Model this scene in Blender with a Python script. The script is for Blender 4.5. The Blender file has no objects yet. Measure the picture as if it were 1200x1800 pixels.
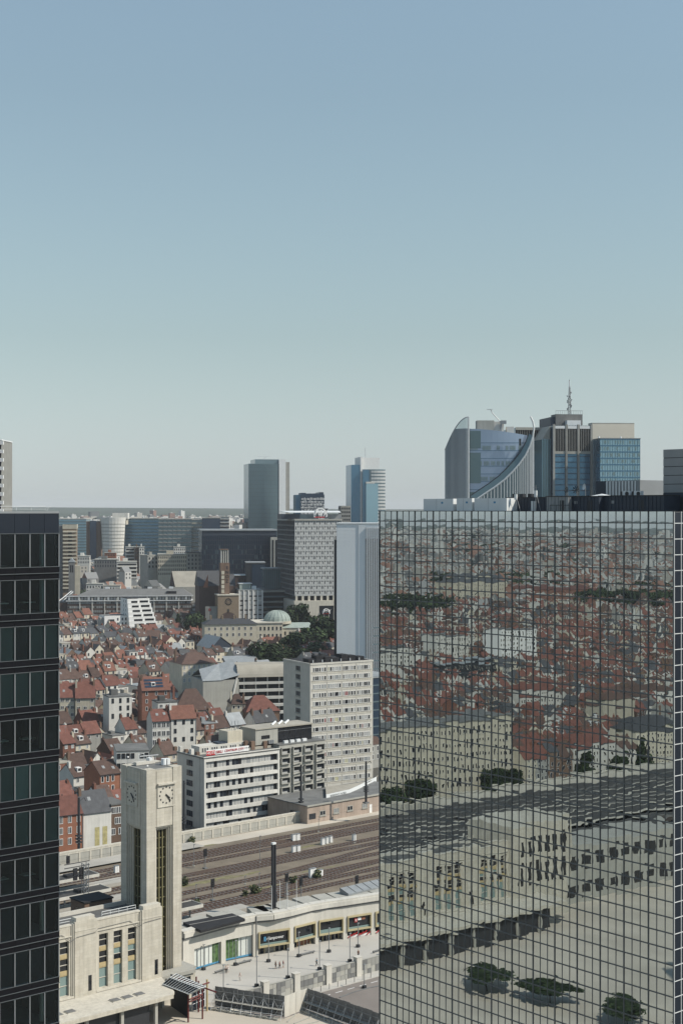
import bpy, math, random
from math import radians as R, sin, cos, tan, atan2, pi, sqrt
random.seed(7)
SC = bpy.context.scene
COL = SC.collection
# ------------------------------------------------------------------ camera
F, HY, CAMZ = 2600.0, 898.0, 100.0          # focal length in photo pixels, horizon row, eye height
cam = bpy.data.cameras.new('camera')
cam.sensor_width = 36; cam.lens = 36 * F / 1800; cam.shift_y = -2 / 1800
cam.clip_start = 1.0; cam.clip_end = 60000
camo = bpy.data.objects.new('camera', cam); COL.objects.link(camo)
camo.location = (0, 0, CAMZ); camo.rotation_euler = (R(90), 0, 0)
SC.camera = camo
# ------------------------------------------------------------------ sky, sun, exposure
SUN = (0.97, -0.22)                          # horizontal direction towards the sun
EL = R(44)
w = bpy.data.worlds.new('World'); SC.world = w; w.use_nodes = True
nt = w.node_tree; nt.nodes.clear()
sky = nt.nodes.new('ShaderNodeTexSky'); sky.sky_type = 'NISHITA'; sky.sun_disc = False
sky.sun_elevation = EL; sky.sun_rotation = atan2(SUN[0], SUN[1])
sky.altitude = 60; sky.air_density = 2.5; sky.dust_density = 0.12; sky.ozone_density = 3.0
hs = nt.nodes.new('ShaderNodeHueSaturation'); hs.inputs['Saturation'].default_value = 0.42
tn = nt.nodes.new('ShaderNodeVectorMath'); tn.operation = 'MULTIPLY'; tn.inputs[1].default_value = (0.76, 0.985, 1.225)      # white balance of the picture
bg = nt.nodes.new('ShaderNodeBackground'); bg.inputs[1].default_value = 0.071
wo = nt.nodes.new('ShaderNodeOutputWorld')
nt.links.new(sky.outputs[0], hs.inputs['Color']); nt.links.new(hs.outputs[0], tn.inputs[0]); nt.links.new(tn.outputs[0], bg.inputs[0]); nt.links.new(bg.outputs[0], wo.inputs[0])
sl = bpy.data.lights.new('sun', 'SUN'); sl.energy = 3.7; sl.angle = R(0.5); sl.color = (1.0, 0.94, 0.84)
so = bpy.data.objects.new('sun', sl); COL.objects.link(so); so.location = (500, -200, 600)
from mathutils import Vector, Matrix
_n = sqrt(SUN[0]**2 + SUN[1]**2)
so.rotation_euler = Vector((-SUN[0]/_n*cos(EL), -SUN[1]/_n*cos(EL), -sin(EL))).to_track_quat('-Z', 'Y').to_euler()
SC.view_settings.view_transform = 'Standard'; SC.view_settings.look = 'None'
SC.view_settings.exposure = 0.40; SC.view_settings.gamma = 1.0; SC.view_settings.use_curve_mapping = False
SC.render.engine = 'CYCLES'
SC.cycles.max_bounces = 7; SC.cycles.diffuse_bounces = 2; SC.cycles.glossy_bounces = 4
SC.cycles.transparent_max_bounces = 6; SC.cycles.volume_bounces = 0; SC.cycles.transmission_bounces = 2
SC.cycles.use_denoising = True
SC.cycles.caustics_reflective = False; SC.cycles.caustics_refractive = False
# ------------------------------------------------------------------ frame of the place
TH = R(41)
U = (cos(TH), sin(TH)); V = (-sin(TH), cos(TH))     # along the tracks / across them, away from the viewer
def sq(x, y): return x*U[0] + y*U[1], x*V[0] + y*V[1]
def xy(s, q): return s*U[0] + q*V[0], s*U[1] + q*V[1]
TZ = [(-1e5, -3), (262, -3), (335, 4), (400, 5), (500, 6), (620, 9), (755, 13), (900, 18), (1130, 28), (1900, 46),
      (3000, 58), (4600, 74), (6600, 106), (1e5, 108)]
def tzq(q):
    for (a, za), (b, zb) in zip(TZ, TZ[1:]):
        if q <= b: return za + (zb - za) * (q - a) / (b - a)
    return TZ[-1][1]
def tz(x, y): return tzq(sq(x, y)[1])
def px_x(px, d): return (px - 600) / F * d
def py_z(py, d): return CAMZ - (py - HY) * d / F
def gnd(px, py, z=0.0):
    d = (CAMZ - z) * F / (py - HY)
    return ((px - 600) / F * d, d)
def along(x0, y0, ang, px1):
    """length from (x0,y0) in direction ang until it lies under photo column px1"""
    k = (px1 - 600) / F
    return (k*y0 - x0) / (cos(ang) - k*sin(ang))
# ------------------------------------------------------------------ materials
M = {}
def mat(name, rgb, rough=0.85, var=0.12, scale=0.6, bump=0.0, spec=0.3, metal=0.0, objvar=0.0, streak=0.0, fine=0.0, brick=None):
    m = bpy.data.materials.new(name); m.use_nodes = True
    t = m.node_tree; n = t.nodes; L = t.links
    p = n['Principled BSDF']
    p.inputs['Roughness'].default_value = rough; p.inputs['Metallic'].default_value = metal
    p.inputs['Specular IOR Level'].default_value = spec
    tc = n.new('ShaderNodeTexCoord'); vec = tc.outputs['Object']
    col = None
    c = n.new('ShaderNodeRGB'); c.outputs[0].default_value = (*rgb, 1); col = c.outputs[0]
    def mul(colsock, fac, lo, hi):
        mr = n.new('ShaderNodeMapRange'); L.new(fac, mr.inputs[0]); mr.inputs[1].default_value = 0.25; mr.inputs[2].default_value = 0.75
        mr.inputs[3].default_value = lo; mr.inputs[4].default_value = hi
        x = n.new('ShaderNodeVectorMath'); x.operation = 'SCALE'; L.new(colsock, x.inputs[0]); L.new(mr.outputs[0], x.inputs['Scale'])
        return x.outputs[0]
    if var:
        ns = n.new('ShaderNodeTexNoise'); ns.inputs['Scale'].default_value = scale; ns.inputs['Detail'].default_value = 4
        L.new(vec, ns.inputs['Vector']); col = mul(col, ns.outputs[0], 1 - var, 1 + var)
    if streak:
        mp = n.new('ShaderNodeMapping'); mp.inputs['Scale'].default_value = (1.6, 1.6, 0.09); L.new(vec, mp.inputs[0])
        ns = n.new('ShaderNodeTexNoise'); ns.inputs['Scale'].default_value = 1.0; ns.inputs['Detail'].default_value = 3
        L.new(mp.outputs[0], ns.inputs['Vector']); col = mul(col, ns.outputs[0], 1 - streak, 1 + streak*0.4)
    if fine:
        ns = n.new('ShaderNodeTexNoise'); ns.inputs['Scale'].default_value = 5; ns.inputs['Detail'].default_value = 2
        L.new(vec, ns.inputs['Vector']); col = mul(col, ns.outputs[0], 1 - fine, 1 + fine)
    if brick:
        bw, bh, mort = brick
        sx = n.new('ShaderNodeSeparateXYZ'); L.new(vec, sx.inputs[0])
        ad = n.new('ShaderNodeMath'); L.new(sx.outputs[0], ad.inputs[0]); L.new(sx.outputs[1], ad.inputs[1])
        cb = n.new('ShaderNodeCombineXYZ'); L.new(ad.outputs[0], cb.inputs[0]); L.new(sx.outputs[2], cb.inputs[1])
        bt = n.new('ShaderNodeTexBrick'); bt.inputs['Scale'].default_value = 1
        bt.inputs['Brick Width'].default_value = bw; bt.inputs['Row Height'].default_value = bh; bt.inputs['Mortar Size'].default_value = 0.02
        bt.inputs['Color1'].default_value = (1, 1, 1, 1); bt.inputs['Color2'].default_value = (0.9, 0.89, 0.87, 1)
        bt.inputs['Mortar'].default_value = (mort, mort, mort, 1); L.new(cb.outputs[0], bt.inputs['Vector'])
        x = n.new('ShaderNodeVectorMath'); x.operation = 'MULTIPLY'; L.new(col, x.inputs[0]); L.new(bt.outputs[0], x.inputs[1]); col = x.outputs[0]
    if objvar:
        oi = n.new('ShaderNodeObjectInfo'); mr = n.new('ShaderNodeMapRange'); L.new(oi.outputs['Random'], mr.inputs[0])
        mr.inputs[3].default_value = 1 - objvar; mr.inputs[4].default_value = 1 + objvar
        x = n.new('ShaderNodeVectorMath'); x.operation = 'SCALE'; L.new(col, x.inputs[0]); L.new(mr.outputs[0], x.inputs['Scale']); col = x.outputs[0]
    L.new(col, p.inputs['Base Color'])
    if bump:
        ns = n.new('ShaderNodeTexNoise'); ns.inputs['Scale'].default_value = 3; ns.inputs['Detail'].default_value = 4; L.new(vec, ns.inputs['Vector'])
        b = n.new('ShaderNodeBump'); b.inputs['Strength'].default_value = bump; b.inputs['Distance'].default_value = 0.2
        L.new(ns.outputs[0], b.inputs['Height']); L.new(b.outputs[0], p.inputs['Normal'])
    M[name] = m
    return m
# stone, render, brick
mat('limestone', (.52, .485, .41), .9, .08, .35, .12, streak=.2, brick=(1.5, .62, .80))
mat('limestone_trim', (.53, .495, .42), .9, .08, .5, .1, streak=.18)
mat('concrete', (.36, .35, .31), .9, .10, .3, .1, streak=.12)
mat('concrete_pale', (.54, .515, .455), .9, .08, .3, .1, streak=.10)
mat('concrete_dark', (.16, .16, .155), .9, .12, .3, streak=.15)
mat('plaza', (.42, .40, .36), .95, .10, .12, .1, fine=.06)
mat('plaza_sand', (.47, .425, .355), .95, .16, .06, .1, fine=.06)
mat('asphalt', (.20, .175, .155), .95, .12, .15, .1, fine=.06)
mat('ballast', (.175, .145, .108), .95, .22, .18, .3, fine=.22)
mat('ballast_rust', (.062, .040, .032), .95, .3, .5, .3, fine=.25)
mat('platform', (.36, .34, .30), .95, .14, .2)
mat('city_ground', (.075, .072, .062), .95, .35, .02)
mat('render_white', (.58, .56, .51), .9, .08, .4, objvar=.12, streak=.12)
mat('render_cream', (.50, .455, .36), .9, .10, .4, objvar=.15, streak=.14)
mat('render_grey', (.30, .295, .27), .9, .10, .4, objvar=.2, streak=.14)
mat('brick_red', (.18, .085, .06), .9, .16, .6, objvar=.2, fine=.1)
mat('brick_brown', (.16, .105, .075), .9, .16, .6, objvar=.2, fine=.1)
mat('brick_dark', (.085, .058, .05), .9, .16, .6, objvar=.2, fine=.1)
mat('brick_orange', (.26, .115, .07), .9, .12, .6, fine=.1)
mat('brick_tan', (.21, .16, .112), .9, .10, .6, fine=.1)
mat('tile_red', (.135, .058, .044), .85, .22, .8, .25, objvar=.22, fine=.14)
mat('tile_brown', (.082, .052, .042), .85, .22, .8, .25, objvar=.22, fine=.14)
mat('tile_orange', (.165, .076, .054), .85, .2, .8, .25, objvar=.15, fine=.14)
mat('slate', (.058, .06, .064), .7, .2, .8, .15, objvar=.25, fine=.12)
mat('zinc', (.25, .265, .27), .55, .14, .5, objvar=.15, streak=.08)
mat('bitumen', (.12, .12, .115), .9, .25, .3, objvar=.3)
mat('bitumen_black', (.022, .022, .024), .9, .25, .3)
mat('roof_tan', (.33, .305, .255), .9, .14, .2)
# metal, paint, glass
mat('white_paint', (.72, .71, .68), .6, .05, .6)
mat('white_metal', (.66, .67, .66), .5, .05, .6)
mat('blue_white', (.70, .72, .72), .55, .05, .05, streak=.03)
mat('grey_metal', (.25, .26, .265), .5, .08, .6, metal=.3)
mat('dark_metal', (.03, .032, .036), .5, .1, .6)
mat('mullion', (.085, .095, .10), .45, .08, .6)
mat('mullion_white', (.60, .61, .60), .5, .06, .6)
mat('navy_metal', (.035, .045, .062), .5, .1, .8)
mat('rail', (.20, .14, .11), .4, .2, .5, metal=.6)
mat('red_steel', (.11, .02, .018), .6, .1, .6)
mat('gold_frame', (.42, .36, .215), .5, .06, .6)
mat('olive_bronze', (.16, .145, .075), .5, .1, .6)
mat('panel_yellow', (.42, .335, .185), .8, .08, .6)
mat('black_glass', (.012, .014, .017), .06, 0, spec=.5)
mat('house_glass', (.03, .034, .04), .12, 0, spec=.5, objvar=.4)
mat('dark_glass', (.016, .021, .03), .08, .1, .02, spec=.3)
mat('green_glass', (.075, .115, .115), .12, .1, .1, spec=.5)
mat('teal_glass', (.18, .25, .24), .2, .08, .1, spec=.5)
mat('spandrel_black', (.008, .008, .010), .3, .1, .5, spec=.14)
mat('blue_curtain', (.085, .185, .27), .16, .1, .03, metal=.55)
mat('pale_curtain', (.27, .42, .48), .16, .1, .03, metal=.4)
mat('lilac_curtain', (.34, .42, .54), .16, .1, .03, metal=.4)
mat('grey_curtain', (.17, .23, .255), .16, .1, .03, metal=.5)
mat('teal_curtain', (.15, .22, .235), .16, .15, .03, metal=.3)
mat('navy_curtain', (.04, .065, .10), .16, .15, .05, metal=.4)
mat('curtain_white', (.36, .36, .345), .8, .2, 3)
mat('curtain_grey', (.24, .25, .25), .7, .2, 3)
mat('curtain_red', (.22, .05, .05), .8, .2, 3)
mat('curtain_yellow', (.42, .40, .26), .8, .2, 3)
mat('copper_green', (.29, .335, .30), .7, .12, .4, streak=.15)
mat('sign_red', (.45, .03, .03), .6, .05, .6)
mat('sign_white', (.75, .74, .72), .6, .03, .6)
mat('sign_blue', (.08, .25, .4), .6, .03, .6)
mat('graffiti_yellow', (.40, .35, .17), .8, .3, 1.2)
mat('leaf_dark', (.022, .034, .018), .9, .35, .5, objvar=.25, spec=.1)
mat('leaf_mid', (.045, .065, .03), .9, .35, .5, objvar=.25, spec=.1)
mat('bark', (.05, .04, .03), .95, .2, 2)
mat('weeds', (.17, .155, .08), .95, .4, .6)
mat('skin', (.38, .22, .15), .6, 0)
mat('hair', (.02, .014, .01), .8, 0)
mat('cloth_dark', (.02, .02, .025), .9, 0)
mat('cloth_white', (.6, .58, .55), .9, 0)
mat('cloth_teal', (.03, .16, .24), .9, 0)
mat('cloth_rose', (.3, .1, .11), .9, 0)
mat('poster_green', (.07, .125, .045), .7, .7, 1.6)
mat('poster_white', (.58, .6, .56), .6, .08, .5)
mat('cream_panel', (.66, .60, .50), .85, .04, .2); mat('pale_grid', (.52, .52, .50), .85, .05, .3); mat('canopy_felt', (.055, .053, .05), .9, .25, .3); mat('ballast_sooty', (.060, .052, .046), .95, .3, .4, .2, fine=.2)
mat('far_a', (.36, .34, .30), .9, 0); mat('far_b', (.20, .11, .08), .9, 0); mat('far_c', (.22, .22, .215), .9, 0)
mat('far_d', (.5, .49, .46), .9, 0); mat('far_e', (.10, .105, .105), .9, 0); mat('far_red', (.16, .085, .062), .9, 0)
# mirror glass of the right tower
m = bpy.data.materials.new('mirror_glass'); m.use_nodes = True; p = m.node_tree.nodes['Principled BSDF']
p.inputs['Base Color'].default_value = (.45, .495, .50, 1); p.inputs['Metallic'].default_value = 1; p.inputs['Roughness'].default_value = 0.0
M['mirror_glass'] = m
# see-through dark tinted glass
m = bpy.data.materials.new('tinted_glass'); m.use_nodes = True; t = m.node_tree; t.nodes.clear()
o = t.nodes.new('ShaderNodeOutputMaterial'); mx = t.nodes.new('ShaderNodeMixShader'); fr = t.nodes.new('ShaderNodeFresnel'); fr.inputs[0].default_value = 1.5
tr = t.nodes.new('ShaderNodeBsdfTransparent'); tr.inputs[0].default_value = (.80, .88, .87, 1)
gl = t.nodes.new('ShaderNodeBsdfGlossy'); gl.inputs['Roughness'].default_value = 0.02; gl.inputs['Color'].default_value = (.8, .85, .9, 1)
t.links.new(fr.outputs[0], mx.inputs[0]); t.links.new(tr.outputs[0], mx.inputs[1]); t.links.new(gl.outputs[0], mx.inputs[2]); t.links.new(mx.outputs[0], o.inputs[0])
M['tinted_glass'] = m
# ------------------------------------------------------------------ mesh helpers
class MB:
    def __init__(s): s.v = []; s.f = []; s.mi = []; s.k = 0
    def mat(s, k): s.k = k; return s
    def quad(s, a, b, c, d):
        n = len(s.v); s.v += [a, b, c, d]; s.f.append((n, n+1, n+2, n+3)); s.mi.append(s.k); return s
    def poly(s, pts):
        n = len(s.v); s.v += list(pts); s.f.append(tuple(range(n, n+len(pts)))); s.mi.append(s.k); return s
    def box(s, x0, x1, y0, y1, z0, z1):
        n = len(s.v)
        s.v += [(x0,y0,z0),(x1,y0,z0),(x1,y1,z0),(x0,y1,z0),(x0,y0,z1),(x1,y0,z1),(x1,y1,z1),(x0,y1,z1)]
        s.f += [(n,n+3,n+2,n+1),(n+4,n+5,n+6,n+7),(n,n+1,n+5,n+4),(n+1,n+2,n+6,n+5),(n+2,n+3,n+7,n+6),(n+3,n,n+4,n+7)]
        s.mi += [s.k]*6; return s
    def prism(s, pts, z0, z1, caps=True):
        n = len(s.v); m_ = len(pts)
        zz0 = z0 if isinstance(z0, (list, tuple)) else [z0]*m_; zz1 = z1 if isinstance(z1, (list, tuple)) else [z1]*m_
        s.v += [(p[0], p[1], a) for p, a in zip(pts, zz0)] + [(p[0], p[1], a) for p, a in zip(pts, zz1)]
        for i in range(m_):
            j = (i+1) % m_; s.f.append((n+i, n+j, n+m_+j, n+m_+i)); s.mi.append(s.k)
        if caps:
            s.f.append(tuple(n+m_+i for i in range(m_))); s.mi.append(s.k)
            s.f.append(tuple(n+i for i in reversed(range(m_)))); s.mi.append(s.k)
        return s
    def cyl(s, cx, cy, z0, z1, r, n=10, r1=None):
        r1 = r if r1 is None else r1
        k = len(s.v)
        for z, q in ((z0, r), (z1, r1)):
            s.v += [(cx + q*cos(2*pi*i/n), cy + q*sin(2*pi*i/n), z) for i in range(n)]
        for i in range(n):
            j = (i+1) % n; s.f.append((k+i, k+j, k+n+j, k+n+i)); s.mi.append(s.k)
        s.f.append(tuple(k+n+i for i in range(n))); s.mi.append(s.k)
        s.f.append(tuple(k+i for i in reversed(range(n)))); s.mi.append(s.k)
        return s
    def bar(s, a, b, r=0.05, n=5):
        a = Vector(a); b = Vector(b); d = (b - a)
        if d.length < 1e-6: return s
        q = d.to_track_quat('Z', 'Y'); k = len(s.v)
        ring = [q @ Vector((r*cos(2*pi*i/n), r*sin(2*pi*i/n), 0)) for i in range(n)]
        s.v += [tuple(a + o) for o in ring] + [tuple(b + o) for o in ring]
        for i in range(n):
            j = (i+1) % n; s.f.append((k+i, k+j, k+n+j, k+n+i)); s.mi.append(s.k)
        s.f.append(tuple(k+n+i for i in range(n))); s.mi.append(s.k); s.f.append(tuple(k+i for i in reversed(range(n)))); s.mi.append(s.k)
        return s
    def path(s, pts, r=0.05, n=5):
        for a, b in zip(pts, pts[1:]): s.bar(a, b, r, n)
        return s
    def mesh(s, name, mats, smooth=False):
        me = bpy.data.meshes.new(name); me.from_pydata(s.v, [], s.f)
        for m_ in (mats if isinstance(mats, (list, tuple)) else [mats]): me.materials.append(M[m_])
        if len(me.materials) > 1: me.polygons.foreach_set('material_index', s.mi)
        if smooth: me.polygons.foreach_set('use_smooth', [True]*len(me.polygons))
        me.update(); return me
    def build(s, name, mats, parent=None, loc=None, rz=0, smooth=False, **kw):
        return link(name, s.mesh(name, mats, smooth), parent, loc, rz, **kw)
def link(name, me, parent=None, loc=None, rz=0, scale=None, **kw):
    o = bpy.data.objects.new(name, me); COL.objects.link(o)
    if parent is not None: o.parent = parent
    if loc is not None: o.location = loc
    if rz: o.rotation_euler = (0, 0, rz)
    if scale is not None: o.scale = scale
    for k, v in kw.items(): o[k] = v
    return o
def thing(name, label, cat, loc=(0, 0, 0), rz=0, group=None):
    o = bpy.data.objects.new(name, None); o.empty_display_size = 1; COL.objects.link(o)
    o.location = loc; o.rotation_euler = (0, 0, rz); o['label'] = label; o['category'] = cat
    if group: o['group'] = group
    return o
def tag(o, label, cat, group=None):
    o['label'] = label; o['category'] = cat
    if group: o['group'] = group
    return o
def copy_tree(o, parent=None):
    c = o.copy(); COL.objects.link(c); c.parent = parent
    for ch in [x for x in KIDS.get(o.name, [])]: copy_tree(ch, c)
    return c
KIDS = {}
def index_kids(root):
    KIDS[root.name] = [x for x in bpy.data.objects if x.parent == root]
    for k in KIDS[root.name]: index_kids(k)
def BX(x0, x1, y0, y1, z0, z1): return MB().box(x0, x1, y0, y1, z0, z1)
FOOT = []; BOXES = []                                            # footprints already taken (world polygons)
class B:
    """a building standing on its front-left corner: local x along the front, local y into the depth"""
    def __init__(s, name, label, cat, px0, d0, ang, px1, depth=None, pxl=None, top=None, base=None, group=None, foot=True):
        s.x0, s.y0 = px_x(px0, d0), d0; s.ang = R(ang)
        s.w = along(s.x0, s.y0, s.ang, px1)
        s.dp = depth if depth else along(s.x0, s.y0, s.ang + pi/2, pxl)
        s.z0 = tz(s.x0, s.y0) if base is None else base
        s.h = (py_z(top, d0) if top else 20) - s.z0
        s.root = thing(name, label, cat, (s.x0, s.y0, s.z0), s.ang, group)
        q = [s.wp(0, 0), s.wp(s.w, 0), s.wp(s.w, s.dp), s.wp(0, s.dp)]; BOXES.append((q, s.z0-3, s.z0+s.h))
        if foot: FOOT.append([s.wp(-1.5, -1.5), s.wp(s.w+1.5, -1.5), s.wp(s.w+1.5, s.dp+1.5), s.wp(-1.5, s.dp+1.5)])
    def wp(s, x, y): return (s.x0 + x*cos(s.ang) - y*sin(s.ang), s.y0 + x*sin(s.ang) + y*cos(s.ang))
    def zl(s, py, x=0, y=0): return py_z(py, s.wp(x, y)[1]) - s.z0
    def lx(s, px, y=0):
        p = s.wp(0, y); return along(p[0], p[1], s.ang, px)
PANES = {}
def pane_mesh(wd, ht, mats, frame=0.07, deep=0.06, split=0):
    """window: a frame standing proud round a recessed pane; faces -y, origin at its lower left"""
    k = (round(wd, 2), round(ht, 2), tuple(mats), round(frame, 3), split)
    if k in PANES: return PANES[k]
    b = MB(); f = frame
    b.mat(1).quad((f, 0, f), (wd-f, 0, f), (wd-f, 0, ht-f), (f, 0, ht-f))
    b.mat(0)
    for a in ((0, wd, 0, f), (0, wd, ht-f, ht), (0, f, f, ht-f), (wd-f, wd, f, ht-f)): b.box(a[0], a[1], -deep, .02, a[2], a[3])
    for i in range(split): x = wd*(i+1)/(split+1); b.box(x-f/2, x+f/2, -deep*.8, .02, f, ht-f)
    PANES[k] = b.mesh('window', mats); return PANES[k]
# ================================================================== GROUND
def ground_sheet():
    ss = [-8500, -6000, -4000, -2500, -1500, -1000] + list(range(-700, 701, 50)) + [1000, 1500, 2500, 4000, 6000, 8500]
    qq = [-6000, -3000, -1000, -300, 0, 150, 240, 262, 285, 310, 335, 367, 400, 450, 500, 560, 620, 690, 755, 830, 900, 1010, 1130, 1400, 1900, 2400, 3000, 4000, 4600,
          5200, 5900, 6600, 7200, 8000, 9000, 10500]
    b = MB()
    for q in qq:
        for s in ss:
            x, y = xy(s, q); z = tzq(q)
            if q > 4700: z += 7*sin(s/700.0 + q/900.0) + 5*sin(s/310.0 + 1.3) + 3*sin(s/147.0)
            b.v.append((x, y, z))
    n = len(ss)
    for i in range(len(qq)-1):
        for j in range(n-1):
            b.f.append((i*n+j, i*n+j+1, (i+1)*n+j+1, (i+1)*n+j)); b.mi.append(1 if qq[i] >= 4600 else 0)
    M['forest'] = mat('forest', (.035, .05, .028), .95, .5, .006)
    b.build('terrain', ['city_ground', 'forest'], kind='structure', smooth=False)
ground_sheet()
def COLS(px, q):                                       # where the line q = const passes under photo column px
    p = xy(0, q); return along(p[0], p[1], TH, px)
# hoarding line points on the ground (they bound the lower road)
HA, HB, HB2, HC = gnd(378, 1771), gnd(500, 1790), gnd(540, 1775), gnd(668, 1822)
WQ = 244.6                                            # the pillared terrace wall runs along this line
def wallpt(s): return xy(s, WQ)
sA = sq(*HA)[0]
def slab(name, pts, z0, z1, m_): MB().prism(pts, z0, z1).build(name, m_, kind='structure')
slab('plaza', [HA, HB, HB2, HC, (60, 250), (120, 120), (60, -60), (-420, -60), xy(-420, 262), xy(sA, 262)], -3.5, 0.0, 'plaza_sand')
slab('terrace', [xy(sA, WQ), xy(430, WQ), xy(430, 272), xy(sA, 272)], -3.4, -0.004, 'plaza')
MB().quad(*[(p[0], p[1], -2.95) for p in (xy(sA-5, 205), xy(420, 150), xy(420, WQ+.5), xy(sA-5, WQ+.5))]).build('road', 'asphalt', kind='structure')
# pavement with a kerb along the terrace wall, and a curved kerb island
slab('pavement', [xy(sA+3, WQ-3.2), xy(430, WQ-3.2), xy(430, WQ-.1), xy(sA+3, WQ-.1)], -2.96, -2.82, 'plaza')
def dashes():
    b = MB(); s = sq(*gnd(565, 1750, -2.95))[0]; qd = sq(*gnd(620, 1737, -2.95))[1]
    for k in range(-2, 14):
        a = [xy(s+k*3.4, qd), xy(s+k*3.4+2.0, qd), xy(s+k*3.4+2.0, qd+.22), xy(s+k*3.4, qd+.22)]
        b.quad(*[(p[0], p[1], -2.944) for p in a])
    b.build('road_marking', 'white_paint', kind='structure')
dashes()
# faint joints and repaired strips on the plaza
for k, (q0, q1, s0, s1) in enumerate([(150, 152.5, -160, -20), (196, 197.2, -150, -40), (226, 228.6, -75, -45)]):
    MB().quad(*[(p[0], p[1], .006) for p in (xy(s0, q0), xy(s1, q0), xy(s1, q1), xy(s0, q1))]).build('paving_strip', 'plaza', kind='structure')
# railway embankment
EZ = 6.5
slab('railway_embankment', [xy(-700, 268), xy(500, 268), xy(500, 343), xy(-700, 343)], -3, EZ, 'ballast')
def strip(name, q0, q1, s0, s1, z, m_, **kw):
    return MB().quad(*[(p[0], p[1], z) for p in (xy(s0, q0), xy(s1, q0), xy(s1, q1), xy(s0, q1))]).build(name, m_, **kw)
def weed_patches():
    r = random.Random(41); b = MB()
    for s, q, l, w_ in [(COLS(340, 304), 303.5, 9, 2.0), (COLS(380, 304), 304.2, 12, 1.6), (COLS(430, 303), 303.2, 8, 1.5), (COLS(460, 290), 289.3, 7, 1.2), (COLS(545, 318), 317, 9, 1.8), (COLS(200, 318), 317.2, 8, 2), (COLS(350, 337), 336.5, 9, 1.3), (COLS(560, 296), 295.2, 8, 1.2), (COLS(610, 290), 289.0, 10, 1.4), (COLS(420, 277), 277.0, 9, 1.8), (COLS(520, 284), 283.6, 6, .8)]:
        for k in range(5):
            cs, cq = s+r.uniform(-l, l)*.6, q+r.uniform(-.4, .4); n = 9; pts = []
            for i in range(n): a = 2*pi*i/n; pts.append((cs+cos(a)*l*.35*r.uniform(.5, 1.1), cq+sin(a)*w_*.5*r.uniform(.5, 1.1)))
            b.poly([(*xy(*p), EZ+.004+.0012*k+.0001*len(b.f)) for p in pts])
    b.build('weeds', 'weeds', kind='stuff')
weed_patches()
strip('sooty_ballast', 268.3, 342, -420, 165, EZ+.004, 'ballast_sooty', kind='structure')
strip('gravel_strip', 336, 342.5, 225, 420, EZ+.006, 'plaza_sand', kind='structure')
# ================================================================== TRACKS
TRQ = [273.0, 281.0, 286.0, 292.0, 298.2, 307.8, 312.4, 321.6, 326.0, 330.6]
def tracks():
    sl_ = MB(); s0, s1 = -330, 430; n = int((s1-s0)/1.3)
    for i in range(n):
        s = s0 + i*1.3; sl_.box(s, s+.34, -1.3, 1.3, 0, .12)
    sme = sl_.mesh('sleepers', 'concrete_dark')
    bed = MB().prism([(s0, -1.55), (s1, -1.55), (s1, 1.55), (s0, 1.55)], 0, .05).mesh('bed', 'ballast_rust')
    rl = MB().box(s0, s1, -.06, .06, .1, .28).mesh('rail', 'rail')
    for i, q in enumerate(TRQ):
        x, y = xy(0, q)
        where = ['nearest the station roofs', 'second out from the station roofs', 'third out from the station roofs', 'just beyond the twin mast base', 'below the weedy strip',
                 'just beyond the weedy strip', 'in the middle of the far bundle', 'third from the cream wall', 'second from the cream wall', 'closest to the cream panel wall'][i]
        t = thing('railway_track', f'rusty railway track on dark ballast, the one {where}', 'railway track', (x, y, EZ+.01), TH, 'railway tracks beside the station')
        link('bed', bed, t); link('sleepers', sme, t, kind='stuff')
        link('rail', rl, t, (0, -.75, 0)); link('rail', rl, t, (0, .75, 0))
tracks()
def crossovers():
    bed = MB().prism([(-30, -1.5), (30, -1.5), (30, 1.5), (-30, 1.5)], 0, .03).mesh('bed', 'ballast_rust'); rl = MB().box(-30, 30, -.06, .06, .1, .27).mesh('rail', 'rail')
    sl_ = MB()
    for i in range(46): sl_.box(-30+i*1.3, -29.66+i*1.3, -1.3, 1.3, 0, .11)
    sme = sl_.mesh('sleepers', 'concrete_dark')
    for k, (px, q, da) in enumerate(((420, 283.5, 5), (560, 289, 6), (480, 310, -4.4), (600, 324, 4.6), (380, 328.3, -4.6), (610, 302, 9.0))):
        x, y = xy(COLS(px, q), q); t = thing('railway_track', 'short crossover track ' + ['between the two tracks nearest the station', 'leading toward the zinc roof light', 'in the middle of the far bundle', 'near the pink building', 'beside the cream panel wall', 'slanting across the pale gravel toward the mirror tower'][k], 'railway track', (x, y, EZ+.016+.004*k), TH+R(da), 'railway crossovers')
        link('bed', bed, t); link('sleepers', sme, t, kind='stuff'); link('rail', rl, t, (0, -.75, 0)); link('rail', rl, t, (0, .75, 0))
crossovers()
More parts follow.
